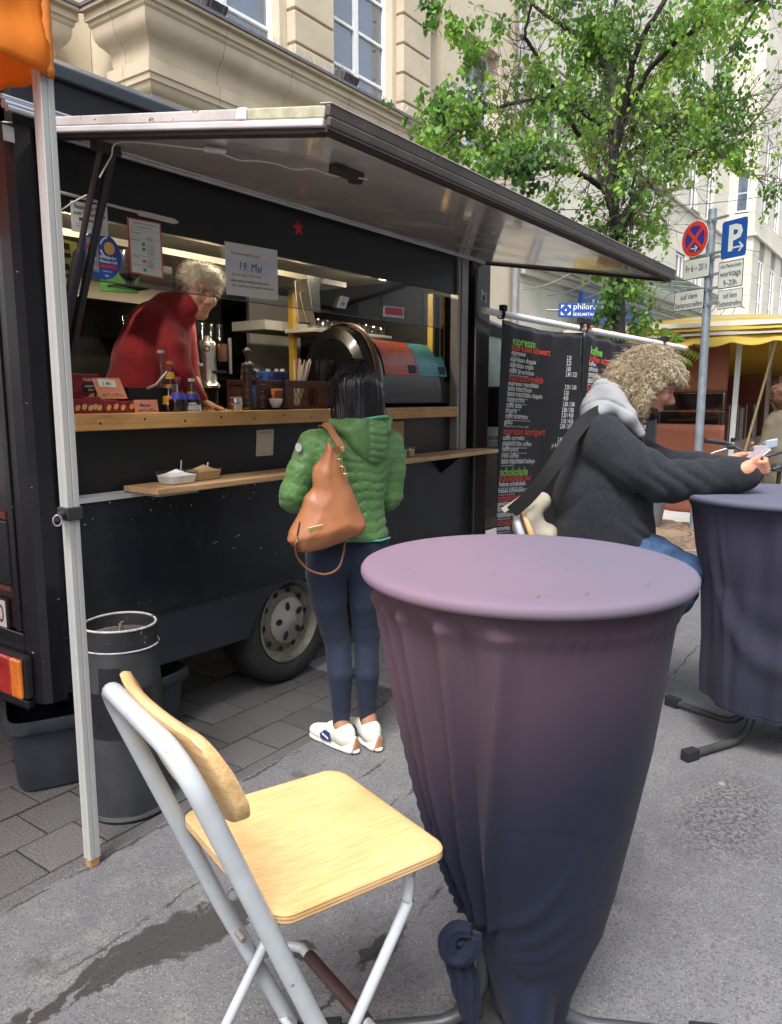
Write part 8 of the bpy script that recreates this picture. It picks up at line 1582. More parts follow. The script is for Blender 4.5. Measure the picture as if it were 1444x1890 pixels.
strands(surf_pts(bb, lambda p: (p - mc).dot(mU) < -.04), 500, .020, .0007, .002, M_beard, man, name='beard_strands', down=.5, seg=3, side=3, seed=9, spread=.6)
MB().tube([mq(.094, .020, .027), mq(.096, .034, .033), mq(.082, .050, .026)], [.003, .004, .002], 6).build('eyebrow', M_beard, man, smooth=60); MB().tube([mq(.094, -.020, .027), mq(.096, -.034, .033), mq(.082, -.050, .026)], [.003, .004, .002], 6).build('eyebrow', M_beard, man, smooth=60)
M_curl = mat('curly_blond_grey', (.30, .215, .115), .55, var=.55, scale=26, bump=.2, bscale=100, col2=(.56, .44, .27)); M_curl2 = mat('curly_grey', (.24, .20, .16), .6, var=.4, scale=30); M_curld = mat('curly_shade_base', (.13, .095, .060), .75, var=.4, scale=40, bump=.6, bscale=90)  # last one: dark base under the strands paints the shade between curls
hp2 = [ell(V(mc) + mU * .038 - mF * .020, (.112, .122, .124), (mR, mF, mU)), ell(V(mc) - mU * .03 - mF * .03, (.108, .085, .090), (mR, mF, mU), .04), ell(Mm(1165, 702, .03), (.085, .100, .100), (_rt, _fw, V((0, 0, 1))), .05), ell(Mm(1142, 720, .03), (.062, .090, .080), None, .05), ell(Mm(1172, 738, -.03), (.066, .060, .058), None, .04), ell(Mm(1214, 682, -.0), (.050, .070, .048), None, .04), ell(Mm(1194, 728, -.065), (.044, .032, .050), None, .03)]
mcA = np.array(mc); mFn, mUn = np.array(mF), np.array(mU)
def facecut(X, Y, Z):
    P = np.stack([X, Y, Z], -1) - mcA; return np.minimum(P @ mFn - .032, .045 - P @ mUn)
hm_ = sdf_obj('hair', hp2, .006, M_curld, man, k=.04, disp=lambda X, Y, Z: .008 * fnoise(X, Y, Z, 42) + .005 * fnoise(X, Y, Z, 95, 3.), relax=0, cut=facecut)
sp_m = surf_pts(hm_, lambda p: not ((p - V(mc)).dot(mF) > .050 and (p - V(mc)).dot(mU) < .065), n=4000)
fstop = lambda q: ((q - mc).dot(mF) > .055 and (q - mc).dot(mU) < .045) or ((q - mc).dot(mF) > .028 and (q - mc).dot(mU) < .005)
strands(sp_m, 3300, .085, .0014, .011, M_curl, man, down=1.6, seg=12, side=3, seed=11, spread=.9, rvar=.6, stop=fstop); strands(sp_m, 1700, .08, .0014, .012, M_curl2, man, down=1.6, seg=12, side=3, seed=12, spread=.9, rvar=.6, stop=fstop)
M_curll = mat('curly_light', (.66, .56, .38), .5, var=.15, scale=30); strands(sp_m, 1500, .09, .0014, .012, M_curll, man, down=1.6, seg=12, side=3, seed=13, spread=.9, stop=fstop)
strands([(Mm(1240, 690, -.02), _rt)] * 1 + [(Mm(1236, 676, .0), _rt)], 5, .06, .0014, .009, M_curll, man, name='front_curls', down=1.6, seg=14, side=4, seed=3, spread=.45)
M_coat = mat('charcoal_wool', (.019, .021, .027), .95, var=.35, scale=55, bump=.6, bscale=420, sheen=.06, spec=.2)
zhem = Mm(1110, 1075).z
cp = chain([Mm(1116, 1050, .04), Mm(1116, 985, .03), Mm(1112, 920, .02), Mm(1118, 860, .02), Mm(1128, 815, .03)], [.215, .222, .218, .190, .145], .02) + [cap(Mm(1110, 805, -.10), Mm(1130, 800, .18), .095, .095, .06)] + chain([Mm(1118, 826, -.12), Mm(1170, 862, -.20), Mm(1226, 888, -.25), Mm(1290, 885, -.28), Mm(1345, 878, -.30), Mm(1372, 874, -.31)], [.112, .102, .092, .082, .076, .073], .02) + chain([Mm(1140, 830, .18), Mm(1230, 862, .18), Mm(1290, 862, .08), Mm(1322, 862, .0)], [.10, .085, .070, .060], .02)
elA = np.array(Mm(1232, 880, -.26)); cA = np.array(Mm(1112, 900))
def cdisp(X, Y, Z):
    P = np.stack([X, Y, Z], -1); e = P - elA; a = e @ np.array(_rt); b_ = e[..., 2]; c_ = e @ np.array(_fw); near = np.exp(-(a / .16) ** 2) * (c_ < .12); w_ = .013 * (np.abs(np.sin(a * 34 + b_ * 22 + 1.2 * np.sin(b_ * 26))) - .5) * near + .006 * (np.abs(np.sin(a * 20 - b_ * 15 + 1)) - .5) * (c_ < .12) * (a > .1)
    q_ = P - cA; x = q_ @ np.array(_rt); z = q_[..., 2]; w_ += .012 * (np.abs(np.sin(z * 15 - x * 12 + 1.2 * np.sin(x * 14))) - .5) * np.exp(-((z + .06) / .18) ** 2) * (x < .12)
    seam = np.exp(-((x - .03 + .28 * (z - .10)) / .004) ** 2) * (z > -.05) * (z < .20) * (c_ < .2); seam2 = np.exp(-((x + .045 - .05 * z) / .004) ** 2) * (z < .02)
    return w_ + .003 * fnoise(X, Y, Z, 18) - .004 * seam - .003 * seam2
sdf_obj('coat', cp, .0075, M_coat, man, k=.05, disp=cdisp, cut=lambda X, Y, Z: zhem - Z)
pk_ = Mm(1176, 975, -.235);
M_hood = mat('grey_sweat_cotton', (.25, .26, .275), .9, var=.06, scale=10, bump=.25, bscale=260)
hax = (_rt * .80 + V((0, 0, .6)), _fw, V((0, 0, .8)) - _rt * .6)
hq_ = [ell(Mm(1116, 742, .02), (.098, .120, .052), hax), ell(Mm(1098, 758, .02), (.070, .125, .046), hax, .05), cap(Mm(1112, 716, .0), Mm(1100, 745, .02), .045, .05, .05), cap(Mm(1130, 725, -.06), Mm(1160, 770, -.11), .040, .034, .05), cap(Mm(1160, 770, -.11), Mm(1182, 800, -.09), .034, .022, .03), cap(Mm(1130, 725, .10), Mm(1165, 775, .10), .040, .034, .05)]
sdf_obj('hood', hq_, .006, M_hood, man, k=.035, disp=lambda X, Y, Z: .003 * fnoise(X, Y, Z, 22) - .007 * np.exp(-(np.sin((Z - 1.35) * 34 + (X - mc.x) * 16 + 1.2 * np.sin(Y * 14)) / .22) ** 2))
M_jn2 = mat('blue_denim', (.022, .052, .125), .85, var=.3, scale=30, bump=.3, bscale=300, col2=(.040, .085, .18))
j2 = chain([Mm(1130, 1010, -.05), Mm(1205, 1035, -.10), Mm(1262, 1056, -.12), Mm(1248, 1095, -.06), Mm(1215, 1150, .06), Mm(1198, 1215, .18), Mm(1194, 1250, .26)], [.115, .105, .082, .080, .068, .058, .056], .04) + chain([Mm(1130, 1010, .15), Mm(1240, 1060, .20), Mm(1180, 1200, .30)], [.11, .082, .058], .04)
sdf_obj('jeans', j2, .008, M_jn2, man, k=.04, disp=lambda X, Y, Z: .005 * fnoise(X, Y, Z, 34) + .003 * np.sin(Z * 90 + X * 60))
f0 = onZ(1196, 1276, 0.0); fdn = (_rt * .92 - _fw * .1); fdn.z = 0; fdn.normalize(); ax = (fdn, V((-fdn.y, fdn.x, 0)), V((0, 0, 1)))
so = sdf_obj('shoe', [ell(f0 + fdn * .00 + V((0, 0, .045)), (.075, .045, .042), ax), ell(f0 - fdn * .09 + V((0, 0, .055)), (.06, .042, .055), ax, .04)], .006, mat('black_canvas_shoe', (.02, .02, .025), .8), man, k=.03, cut=lambda X, Y, Z: .024 - Z); sdf_obj('sole', [ell(f0 - fdn * .03 + V((0, 0, .014)), (.115, .048, .016), ax)], .005, M_shoe, so, k=0)
ph = thing('phone', 'grey smartphone held in both hands by the seated man', 'phone', ph_c); MB().obox(ph_c, phU * .062, phS * .034, phN * .0045).build('phone_body', mat('phone_case', (.35, .35, .37), .35, metal=.4), ph, bevel=.004, seg=3); MB().obox(ph_c + phN * .0048, phU * .055, phS * .030, phN * .0004).build('screen', mat('phone_screen', (.16, .13, .16), .1, var=.5, scale=40, emit=((.30, .25, .30), .35)), ph)
mbg = thing('messenger_bag', 'beige canvas messenger bag with a wide black strap on the back of the seated man', 'bag', Mm(975, 960)); M_beige = mat('beige_canvas', (.42, .38, .30), .85, var=.1, bump=.2, bscale=200)
ribbon([Mm(1128, 752, -.05), Mm(1092, 768, -.13), Mm(1060, 800, -.20), Mm(1020, 862, -.22), Mm(978, 915, -.16), Mm(945, 945, -.10)], .030, .002, -_fw, mat('black_webbing', (.012, .012, .013), .85, bump=.3, bscale=200), 'strap', mbg)
sdf_obj('bag_body', [cap(Mm(960, 958, .0), Mm(1002, 925, .02), .030, .040, .03), cap(Mm(962, 975, .0), Mm(1010, 985, .02), .042, .05, .03), ell(Mm(985, 965, .02), (.07, .035, .07), None, .03)], .006, M_beige, mbg, k=.03, disp=lambda X, Y, Z: .004 * fnoise(X, Y, Z, 30))
ribbon([Mm(928, 942, -.08), Mm(955, 925, -.09), Mm(990, 898, -.10)], .012, .002, -_fw, M_beige, 'bag_flap', mbg)
# street tree
tree = thing('street_tree', 'leafy street tree with forked dark branches rising behind the menu banner', 'tree', (8.08, 2.72, 0))
M_bark = mat('bark', (.030, .023, .020), .9, var=.35, scale=14, bump=.8, bscale=60, stretch=(1, 1, .3)); M_twig = mat('twig_bark', (.11, .085, .065), .85, var=.3, scale=10)
TD = 8.2
def tp_(u, v, o=0.0): return at(u, v, TD + o)
LB = [([(1136, 960, 0), (1137, 800, 0), (1139, 600, 0), (1138, 520, 0), (1141, 470, 0), (1136, 430, 0)], .095, .075),
      ([(1138, 500, 0), (1150, 440, -.1), (1139, 410, -.15), (1124, 350, -.2), (1143, 250, -.3), (1159, 170, -.5), (1182, 75, -.7), (1232, -10, -.9), (1262, -120, -1.1)], .06, .018),
      ([(1136, 440, .05), (1132, 350, .1), (1132, 240, .2), (1131, 154, .3), (1112, 112, .3), (1086, 85, .4), (1050, 55, .5), (1000, 20, .6), (940, -40, .8)], .065, .015),
      ([(1128, 366, 0), (1103, 338, -.2), (1054, 316, -.5), (1010, 309, -.8), (937, 323, -1.2)], .040, .014),
      ([(1131, 245, .1), (1074, 205, -.2), (1030, 186, -.5), (993, 184, -.8), (930, 196, -1.1), (870, 222, -1.4), (825, 260, -1.6)], .034, .008),
      ([(1070, 250, 0), (1034, 190, -.3), (1010, 137, -.6), (975, 78, -.9), (969, 60, -1.), (985, -10, -1.2), (990, -90, -1.3)], .026, .010),
      ([(1134, 330, 0), (1160, 290, .3), (1196, 259, .5), (1244, 214, .7), (1285, 198, .9), (1330, 190, 1.1), (1385, 180, 1.3)], .045, .014),
      ([(1150, 400, 0), (1200, 330, .4), (1264, 291, .7), (1325, 263, 1.0), (1385, 232, 1.2)], .030, .008),
      ([(1155, 200, -.4), (1215, 110, -.8), (1289, 50, -1.3), (1357, 14, -1.8), (1440, -20, -2.3)], .030, .012),
      ([(1340, 190, 1.1), (1352, 100, 1.0), (1385, 30, .9), (1400, -20, .9)], .014, .006), ([(1141, 455, 0), (1163, 400, -.3), (1164, 372, -.4), (1175, 320, -.5), (1210, 350, -.6)], .022, .008),
      ([(1385, 232, 1.2), (1420, 190, 1.2), (1450, 150, 1.2)], .010, .005), ([(1110, 340, 0), (1098, 280, .5), (1075, 230, .9), (1060, 160, 1.2)], .022, .008), ([(1140, 300, 0), (1190, 200, .5), (1240, 130, .9), (1290, 60, 1.2)], .024, .008),
      ([(1131, 160, .3), (1128, 80, .3), (1140, -20, .3), (1150, -120, .3)], .03, .01), ([(1240, 214, .7), (1285, 240, .4), (1350, 300, .2), (1400, 330, .1)], .014, .005)]
rt = random.Random(21); limbs = []
mbt = MB()
for i, (pts, r0, r1) in enumerate(LB):
    P = smoothpath([tp_(*q) for q in pts], 6)
    if i == 0: P[0].z = -.05
    n_ = len(P); P = [p + V((rt.uniform(-1, 1), rt.uniform(-1, 1), rt.uniform(-1, 1))) * .012 * (i > 0) for p in P]; rs = [r0 + (r1 - r0) * k / (n_ - 1) for k in range(n_)]
    if i == 0: mbt.tube(P, rs, 14)
    else: MB().tube(P, rs, 8).build('limb', M_bark, tree, smooth=180); limbs.append((P, rs))
mbt.build('trunk', M_bark, tree, smooth=180)
leafs = []; FORCE = False; tw = MB(); cen = tp_(1140, 230, 0)
def add_twig(p, d, L_, r_, dens, depth=0):
    q = V(p); d = V(d).normalized(); path = [q.copy()]; n_ = 6
    for k in range(n_):
        d = (d + V((rt.uniform(-1, 1), rt.uniform(-1, 1), rt.uniform(-1, 1))) * .28 + V((0, 0, .03))).normalized(); q = q + d * L_ / n_; path.append(q.copy())
        if k >= 1:
            for _ in range(dens):
                if (FORCE or mnoise.noise(q * 1.15 + V((3, 1, 5))) > -.16) and rt.random() < .9: leafs.append((q + V((rt.uniform(-1, 1), rt.uniform(-1, 1), rt.uniform(-1, 1))) * .05, d))
        if depth < 1 and rt.random() < .55: add_twig(q, d + V((rt.uniform(-1, 1), rt.uniform(-1, 1), rt.uniform(-.7, .9))), L_ * .6, r_ * .6, dens, depth + 1)
    tw.tube(path, [r_ * (1 - .75 * k / n_) for k in range(n_ + 1)], 4, cap=False)
for li, (P, rs) in enumerate(limbs):
    L_ = sum((P[k + 1] - P[k]).length for k in range(len(P) - 1)); sparse = li in (4, 8, 10); nt_ = int(L_ * (18 if not sparse else 11))
    for _ in range(nt_):
        t = rt.uniform(.18, 1.0); k = min(int(t * (len(P) - 1)), len(P) - 2); p = P[k].lerp(P[k + 1], rt.random()); out = (p - cen); out.z *= .5; d = V((rt.uniform(-1, 1), rt.uniform(-1, 1), rt.uniform(-.6, .9))) + out.normalized() * .35
        add_twig(p, d, rt.uniform(.25, .62), .006, 2)
    for _ in range(3): add_twig(P[-1], (P[-1] - P[-4]) + V((rt.uniform(-1, 1), rt.uniform(-1, 1), rt.uniform(-1, 1))) * .2, .6, .006, 3)
FORCE = True
for _ in range(20): add_twig(tp_(1140 + rt.uniform(-6, 6), rt.uniform(495, 590)), V((rt.uniform(-1, 1), rt.uniform(-1, 1), rt.uniform(-.6, .3))), .30, .004, 3)
for _ in range(22): add_twig(tp_(1140 + rt.uniform(-15, 25), rt.uniform(380, 480)), V((rt.uniform(-1, 1), rt.uniform(-1, 1), rt.uniform(-.5, .5))), .50, .005, 3)
for _ in range(30): u = rt.uniform(790, 960); v = 215 + (u - 790) * .35 + rt.uniform(-25, 60); add_twig(at(u, v, 6.9 + rt.uniform(-.3, .5)), V((rt.uniform(-1, 1), rt.uniform(-1, 1), rt.uniform(-.5, .7))), .26, .003, 3)
for u, v in ((800, 20), (830, 30), (870, 45), (875, 75), (815, 10)): add_twig(at(u, v - 20, 6.6), V((0, 0, -1)), .22, .003, 3)
tag(tw.build('twigs', M_twig, tree, smooth=180), kind='stuff')
def leaf_mat(name, c1, c2):
    m = mat(name, c1, .5, scale=1.3, col2=c2, var=.1, spec=.4, thr=(.4, .6)); t = m.node_tree; b = t.nodes['Principled BSDF']; out = t.nodes['Material Output']; src = b.inputs['Base Color'].links[0].from_socket
    tr = t.nodes.new('ShaderNodeBsdfTranslucent'); hsv = t.nodes.new('ShaderNodeHueSaturation'); hsv.inputs['Value'].default_value = 1.5; hsv.inputs['Hue'].default_value = .48; t.links.new(src, hsv.inputs['Color']); t.links.new(hsv.outputs[0], tr.inputs[0])
    mx = t.nodes.new('ShaderNodeMixShader'); mx.inputs[0].default_value = .42; t.links.new(b.outputs[0], mx.inputs[1]); t.links.new(tr.outputs[0], mx.inputs[2]); t.links.new(mx.outputs[0], out.inputs[0]); return m
ML = [leaf_mat('leaf_green', (.080, .20, .030), (.135, .29, .045)), leaf_mat('leaf_dark', (.055, .13, .035), (.085, .19, .045)), leaf_mat('leaf_light', (.18, .34, .05), (.27, .44, .07))]
def leaf_geo(p, d, s_):
    ax = V((rt.uniform(-1, 1), rt.uniform(-1, 1), rt.uniform(-1.6, -.1))).normalized(); n_ = V((rt.uniform(-1, 1), rt.uniform(-1, 1), rt.uniform(-.2, 1.2))); sd_ = ax.cross(n_).normalized(); up_ = sd_.cross(ax)
    P = [p, p + ax * s_ * .22 + sd_ * s_ * .30 + up_ * s_ * .08, p + ax * s_ * .55 + sd_ * s_ * .34 + up_ * s_ * .06, p + ax * s_ * .85 + sd_ * s_ * .14 - up_ * s_ * .02, p + ax * s_ * 1.02 - up_ * s_ * .08, p + ax * s_ * .85 - sd_ * s_ * .14 - up_ * s_ * .02, p + ax * s_ * .55 - sd_ * s_ * .34 + up_ * s_ * .06, p + ax * s_ * .22 - sd_ * s_ * .30 + up_ * s_ * .08, p + ax * s_ * .45]
    return P, [(0, 1, 2, 8), (8, 2, 3, 4), (0, 8, 6, 7), (8, 4, 5, 6)]
def px_of(p): q = V(p) - _O; c = q.dot(_fw); return CXP + F_PX * q.dot(_rt) / c, CYP - F_PX * q.dot(_up) / c
leafs = [l for l in leafs if not (1235 < px_of(l[0])[0] < 1395 and 350 < px_of(l[0])[1] < 620)]
rt.shuffle(leafs)
order = sorted(range(len(leafs)), key=lambda i: (leafs[i][0] - _O).length)
big = set(order[:300]); mbs = MB(); nl = 0
for i, (p, d) in enumerate(leafs):
    s_ = rt.uniform(.040, .076)
    r_ = mnoise.noise(p * 1.6); mi = 1 if r_ < -.12 else (2 if (r_ > .22 or rt.random() < .14) else 0)
    P, F_ = leaf_geo(p, d, s_)
    if i in big:
        m1 = MB(); m1.add(P, F_); m1.build('leaf', ML[mi], tree, loc=p, smooth=180)
    else: mbs.cur = mi; mbs.add(P, F_); nl += 1
tag(mbs.build('foliage', ML, tree, smooth=180), kind='stuff')
fp_ = thing('potted_plant', 'ferny green plant with reddish shoots peeping over the banner pole', 'plant', at(1195, 700, 8.9)); mbl = MB(); mst = MB()
for k, (u, v) in enumerate(((1195, 600), (1225, 605), (1250, 618), (1210, 625), (1180, 612), (1262, 640), (1240, 650))):
    A = at(1205 + k * 5, 690, 8.9); B = at(u, v, 8.8); C2 = B + (_rt * (.2 if u > 1210 else -.2)) - V((0, 0, .08)); P = smoothpath([A, A.lerp(B, .7) + V((0, 0, .05)), B, C2], 6); mst.tube(P, .005, 5)
    for j in range(8, len(P)):
        for s_ in (1, -1): d = (_rt * s_ * .5 + V((0, 0, -.7)) + _fw * rt.uniform(-.4, .4)).normalized(); n2 = _fw * .8 + V((0, 0, .5)); sdv = d.cross(n2).normalized(); L_ = .11; mbl.add([P[j], P[j] + d * L_ * .4 + sdv * .016, P[j] + d * L_, P[j] + d * L_ * .4 - sdv * .016], [(0, 1, 2, 3)])
mst.build('stem', mat('red_stem', (.22, .08, .05), .7), fp_); tag(mbl.build('leaflets', ML[2], fp_), kind='stuff')
MB().lathe([(.001, .0), (.20, 0), (.26, .40), (.24, .40), (.001, .36)], (at(1190, 900, 8.9).x, at(1190, 900, 8.9).y, 0), 20, cap=False).build('pot', mat('grey_pot', (.12, .12, .12), .8), fp_, smooth=50)
# market stall with brown side wall and yellow striped roof
SX0, SY0, SX1, SY1 = 9.75, 1.98, 13.2, 4.1
M_brn = cloth_mat('brown_tarpaulin', (.26, .085, .048), .15, .6, .1, 2); M_dbrn = cloth_mat('dark_brown_tarpaulin', (.15, .045, .03), .1, .7, .1, 2); M_clr = glass('clear_vinyl', (.62, .52, .47), .12, .12)
stl = thing('market_stall', 'market stall with brown tarpaulin side wall and yellow and white striped roof', 'market stall', (SX0, SY0, 0))
def side(z0, z1, m, name, amp=.02):
    rows = [[(SX0 + amp * math.sin(y * 5 + z * 2) + amp * .6 * math.sin(y * 2 - z * 4), y, z) for y in np.linspace(SY0 + .05, 3.9, 40)] for z in np.linspace(z0, z1, 14)]
    return MB().grid(rows).build(name, m, stl, smooth=180, solid=.002)
side(.06, 1.17, M_brn, 'side_wall', .012); side(1.17, 1.33, M_clr, 'clear_window', .012); side(1.335, 1.52 - .02 + .06, M_clr, 'clear_window', .012); side(1.565, 2.35, M_brn, 'side_wall', .012)
MB().box((SX0 - .02, SY0 + .05, 1.328), (SX0 + .01, 3.9, 1.337)).build('window_seam', M_brn, stl)
pA, pB = V((SX0 - .02, SY0 - .03, 0)), V((SX0 - .02, SY0 - .06, 2.30)); mb = MB(); mb.obox((pA + pB) / 2, (.012, 0, 0), (0, .030, 0), (pB - pA) / 2); mb.build('front_post', mat('stall_aluminium', (.50, .50, .49), .5, metal=.2), stl, bevel=.004)
for x, y in ((SX1, SY0), (SX0 + 2.4, SY0), (SX1, SY1)): MB().box((x - .025, y - .025, 0), (x + .025, y + .025, 2.3)).build('post', M_alu, stl)
MB().box((SX0, SY1 - .3, 0), (SX1, SY1 - .28, 2.3)).build('back_wall', M_dbrn, stl); MB().box((SX1, 1.0, 0), (SX1 + .01, SY1 - .31, 2.3)).build('far_side_wall', M_dbrn, stl)
def stripe_mat():
    m = cloth_mat('striped_canvas', (.68, .52, .10), .5, .7, .05, 3); t = m.node_tree; b = t.nodes['Principled BSDF']; g_ = t.nodes.new('ShaderNodeTexCoord'); sp = t.nodes.new('ShaderNodeSeparateXYZ'); t.links.new(g_.outputs['Object'], sp.inputs[0])
    a = t.nodes.new('ShaderNodeMath'); a.operation = 'MULTIPLY'; a.inputs[1].default_value = 2.6; t.links.new(sp.outputs[0], a.inputs[0]); f = t.nodes.new('ShaderNodeMath'); f.operation = 'FRACT'; t.links.new(a.outputs[0], f.inputs[0]); c = t.nodes.new('ShaderNodeMath'); c.operation = 'GREATER_THAN'; c.inputs[1].default_value = .62; t.links.new(f.outputs[0], c.inputs[0])
    mx = t.nodes.new('ShaderNodeMix'); mx.data_type = 'RGBA'; mx.inputs['B'].default_value = (.66, .64, .55, 1); t.links.new(c.outputs[0], mx.inputs['Factor']); src = b.inputs['Base Color'].links[0].from_socket; t.links.new(src, mx.inputs['A'])
    t.links.new(mx.outputs['Result'], b.inputs['Base Color'])
    for n_ in t.nodes:
        if n_.type == 'BSDF_TRANSLUCENT': t.links.new(mx.outputs['Result'], n_.inputs[0])
    return m
M_str = stripe_mat(); M_yel = cloth_mat('yellow_canvas', (.66, .50, .09), .45, .7, .06, 3); M_crm = cloth_mat('cream_canvas', (.66, .63, .52), .35, .7, .06, 3)
RZ = 2.36
def roofz(x, y): return RZ + .22 * math.sin(math.pi * min(1, max(0, (y - .8) / 3.2))) ** 1 * min(1, (x - 9.5) / 1.5) * 1.0 + .02 * math.sin(x * 9)
rows = [[(x, y, roofz(x, y)) for x in np.linspace(9.5, SX1 + .3, 50)] for y in np.linspace(.80, SY1, 26)]
MB().grid(rows).build('roof_canvas', M_str, stl, smooth=180, solid=.003)
def band_(pts_top, hgt, m, name, scal=True, amp=.05):
    rows = []; n_ = len(pts_top); L_ = 0; Ls = [0]
    for k in range(1, n_): L_ += (V(pts_top[k]) - V(pts_top[k - 1])).length; Ls.append(L_)
    for t in np.linspace(0, 1, 7):
        rows.append([(p[0] + .025 * math.sin(Ls[k] * 6 + t * 2) * t - .10 * t, p[1] + .02 * math.sin(Ls[k] * 7) * t, p[2] - t * (hgt(Ls[k] / L_) + (amp * abs(math.sin(Ls[k] * math.pi / .42)) if scal else 0))) for k, p in enumerate(pts_top)])
    return MB().grid(rows).build(name, m, stl, smooth=180, solid=.002)
left = [(9.5, y, RZ + .0) for y in np.linspace(4.0, .80, 60)]
band_([(x, y, z) for x, y, z in left], lambda s_: .06, M_crm, 'roof_edge', False); band_([(x - .06, y, z - .055) for x, y, z in left], lambda s_: .055, M_yel, 'valance', False); band_([(x - .10, y, z - .105) for x, y, z in left], lambda s_: .06, mat('grey_valance', (.34, .31, .26), .8), 'valance', False); band_([(x - .15, y, z - .16) for x, y, z in left], lambda s_: .12 - .05 * s_, M_yel, 'valance', True, .05)
band_([(x, .80, RZ) for x in np.linspace(9.5, SX1 + .3, 90)], lambda s_: .22, M_str, 'front_valance', True, .05)
MB().grid([[(SX1 - .05 - .9 * t, y, 1.84 + .50 * t + .02 * math.sin(y * 6)) for y in np.linspace(1.0, SY1 - .35, 20)] for t in (0, .5, 1)]).build('inner_drape', M_yel, stl, smooth=180, solid=.002)
for y_ in (1.2, 1.98, 3.0): MB().tube([(9.6, y_, RZ - .06), (SX1, y_, RZ - .06)], .014, 6).build('roof_bar', mat('yellowed_bar', (.55, .45, .22), .5), stl)
q1, q2 = at(1433, 628, 8.6), at(1378, 822, 9.2); MB().tube([q1, q2 + (q2 - q1) * .9], [.014, .018], 8).build('roof_prop', MATS['yellowed_bar'], stl, smooth=60)
MB().box((SX0 + .15, SY0 + .15, 0), (SX1 - .2, SY0 + .75, .92)).build('counter', mat('stall_counter', (.34, .30, .26), .7, var=.2, scale=3), stl)
for k in range(5):
    x0 = SX0 + .2 + k * .55; o = MB().box((x0, SY0 + .16, .922), (x0 + .52, SY0 + .165, 1.36)).build('clear_guard', glass('stall_guard', (.80, .82, .86), .06, .22), stl); MB().box((x0 - .012, SY0 + .155, .922), (x0 + .005, SY0 + .17, 1.40)).build('guard_post', M_alu, stl)
M_bread = mat('bread_crust', (.36, .18, .07), .8, var=.35, scale=9, bump=.4, bscale=30); rb = random.Random(4)
for k in range(14):
    x = SX0 + .3 + (k % 7) * .36 + rb.uniform(-.05, .05); y = SY0 + .40 + (k // 7) * .22; z = .93 + (k // 7) * .30
    o = MB().lathe([(.001, -.16), (.05, -.12), (.07, 0), (.05, .12), (.001, .16)], (0, 0, 0), 12, 'X', cap=False); o.v = [(x + a, y + b_, z + .06 + c * .8) for a, b_, c in o.v]; o = o.build('bread_loaf', M_bread if k % 3 else mat('paper_bread_bag', (.55, .50, .42), .8, bump=.5, bscale=20), None, loc=(x, y, z), smooth=60); tag(o, ('brown crusty loaf' if k % 3 else 'paper-wrapped loaf') + ' in the rows on the market stall', 'bread', 'loaves on the market stall')
MB().box((SX0 + .2, SY0 + .55, 1.20), (SX1 - .3, SY0 + .78, 1.225)).build('goods_shelf', MATS['stall_counter'], stl)
o = MB().grid([[(9.4 + .5 * t + .02 * math.sin(y * 9), y, .004 + .16 * t ** 2 + .01 * math.sin(y * 14)) for y in np.linspace(1.9, 4.0, 30)] for t in np.linspace(0, 1, 6)]).build('ground_tarpaulin', mat('pale_tarp', (.42, .42, .40), .7, var=.1), None, loc=(9.4, 2.0, 0), smooth=180, solid=.003); tag(o, 'pale tarpaulin lying at the foot of the brown stall wall', 'tarpaulin')
# customer at the stall, cut by the frame
cu = thing('person', 'customer with curly brown hair in an olive jacket at the market stall', 'person', (at(1440, 900, 7.6).x, at(1440, 900, 7.6).y, 0)); K_ = lambda u, v, o=0.0: at(u, v, 7.6 + o)
kF, kR, kU = frame(-_rt * .5 + _fw * .8 - V((0, 0, .1))); hk = K_(1442, 735); kp_, kq_ = head_prims(hk, kF, kR, kU, 1.0)
zf_ = lambda p: V((p.x, p.y, .05))
kb = kp_ + chain([K_(1444, 765), K_(1446, 800), K_(1448, 880)], [.06, .12, .13], .05) + chain([K_(1424, 790), K_(1418, 822), K_(1396, 836)], [.05, .042, .032], .02) + chain([K_(1470, 790), K_(1474, 850), K_(1440, 850, .2)], [.05, .042, .032], .02) + chain([K_(1438, 900), zf_(K_(1438, 900))], [.08, .045], .03) + chain([K_(1458, 900), zf_(K_(1458, 900))], [.08, .045], .03)
kb += [ell(K_(1389, 838), (.045, .03, .03), None, .015)] + [cap(K_(1386, 834 + 3 * k), K_(1379, 836 + 3 * k), .009, .007, .004) for k in range(4)] + [cap(K_(1390, 832), K_(1384, 828), .010, .008, .005)]
sdf_obj('body', kb, .011, M_skin2, cu, k=.02); sdf_obj('jacket', chain([K_(1446, 780), K_(1446, 840), K_(1448, 900)], [.15, .185, .20], .06) + chain([K_(1424, 788), K_(1416, 822), K_(1398, 835)], [.08, .068, .056], .04) + chain([K_(1470, 790), K_(1474, 850)], [.08, .07], .04), .010, mat('olive_jacket', (.10, .085, .055), .8, var=.15), cu, k=.04, disp=lambda X, Y, Z: .005 * fnoise(X, Y, Z, 25))
sdf_obj('jeans', chain([K_(1438, 885), zf_(K_(1438, 900)) + V((0, 0, .03))], [.11, .07], .04) + chain([K_(1458, 885), zf_(K_(1458, 900)) + V((0, 0, .03))], [.11, .07], .04), .012, M_jean, cu, k=.03)
kh = sdf_obj('hair', [ell(hk + kU * .03 - kF * .03, (.125, .125, .125), None), ell(hk - kU * .06 - kF * .05, (.115, .10, .10), None, .04)], .010, mat('brown_curls', (.10, .045, .022), .7, var=.4, scale=20, bump=.5, bscale=60), cu, k=.04, disp=lambda X, Y, Z: .014 * fnoise(X, Y, Z, 38)); strands(surf_pts(kh, lambda p: True), 260, .07, .002, .012, MATS['brown_curls'], cu, down=.6, seg=7, side=3, seed=31, spread=.7)
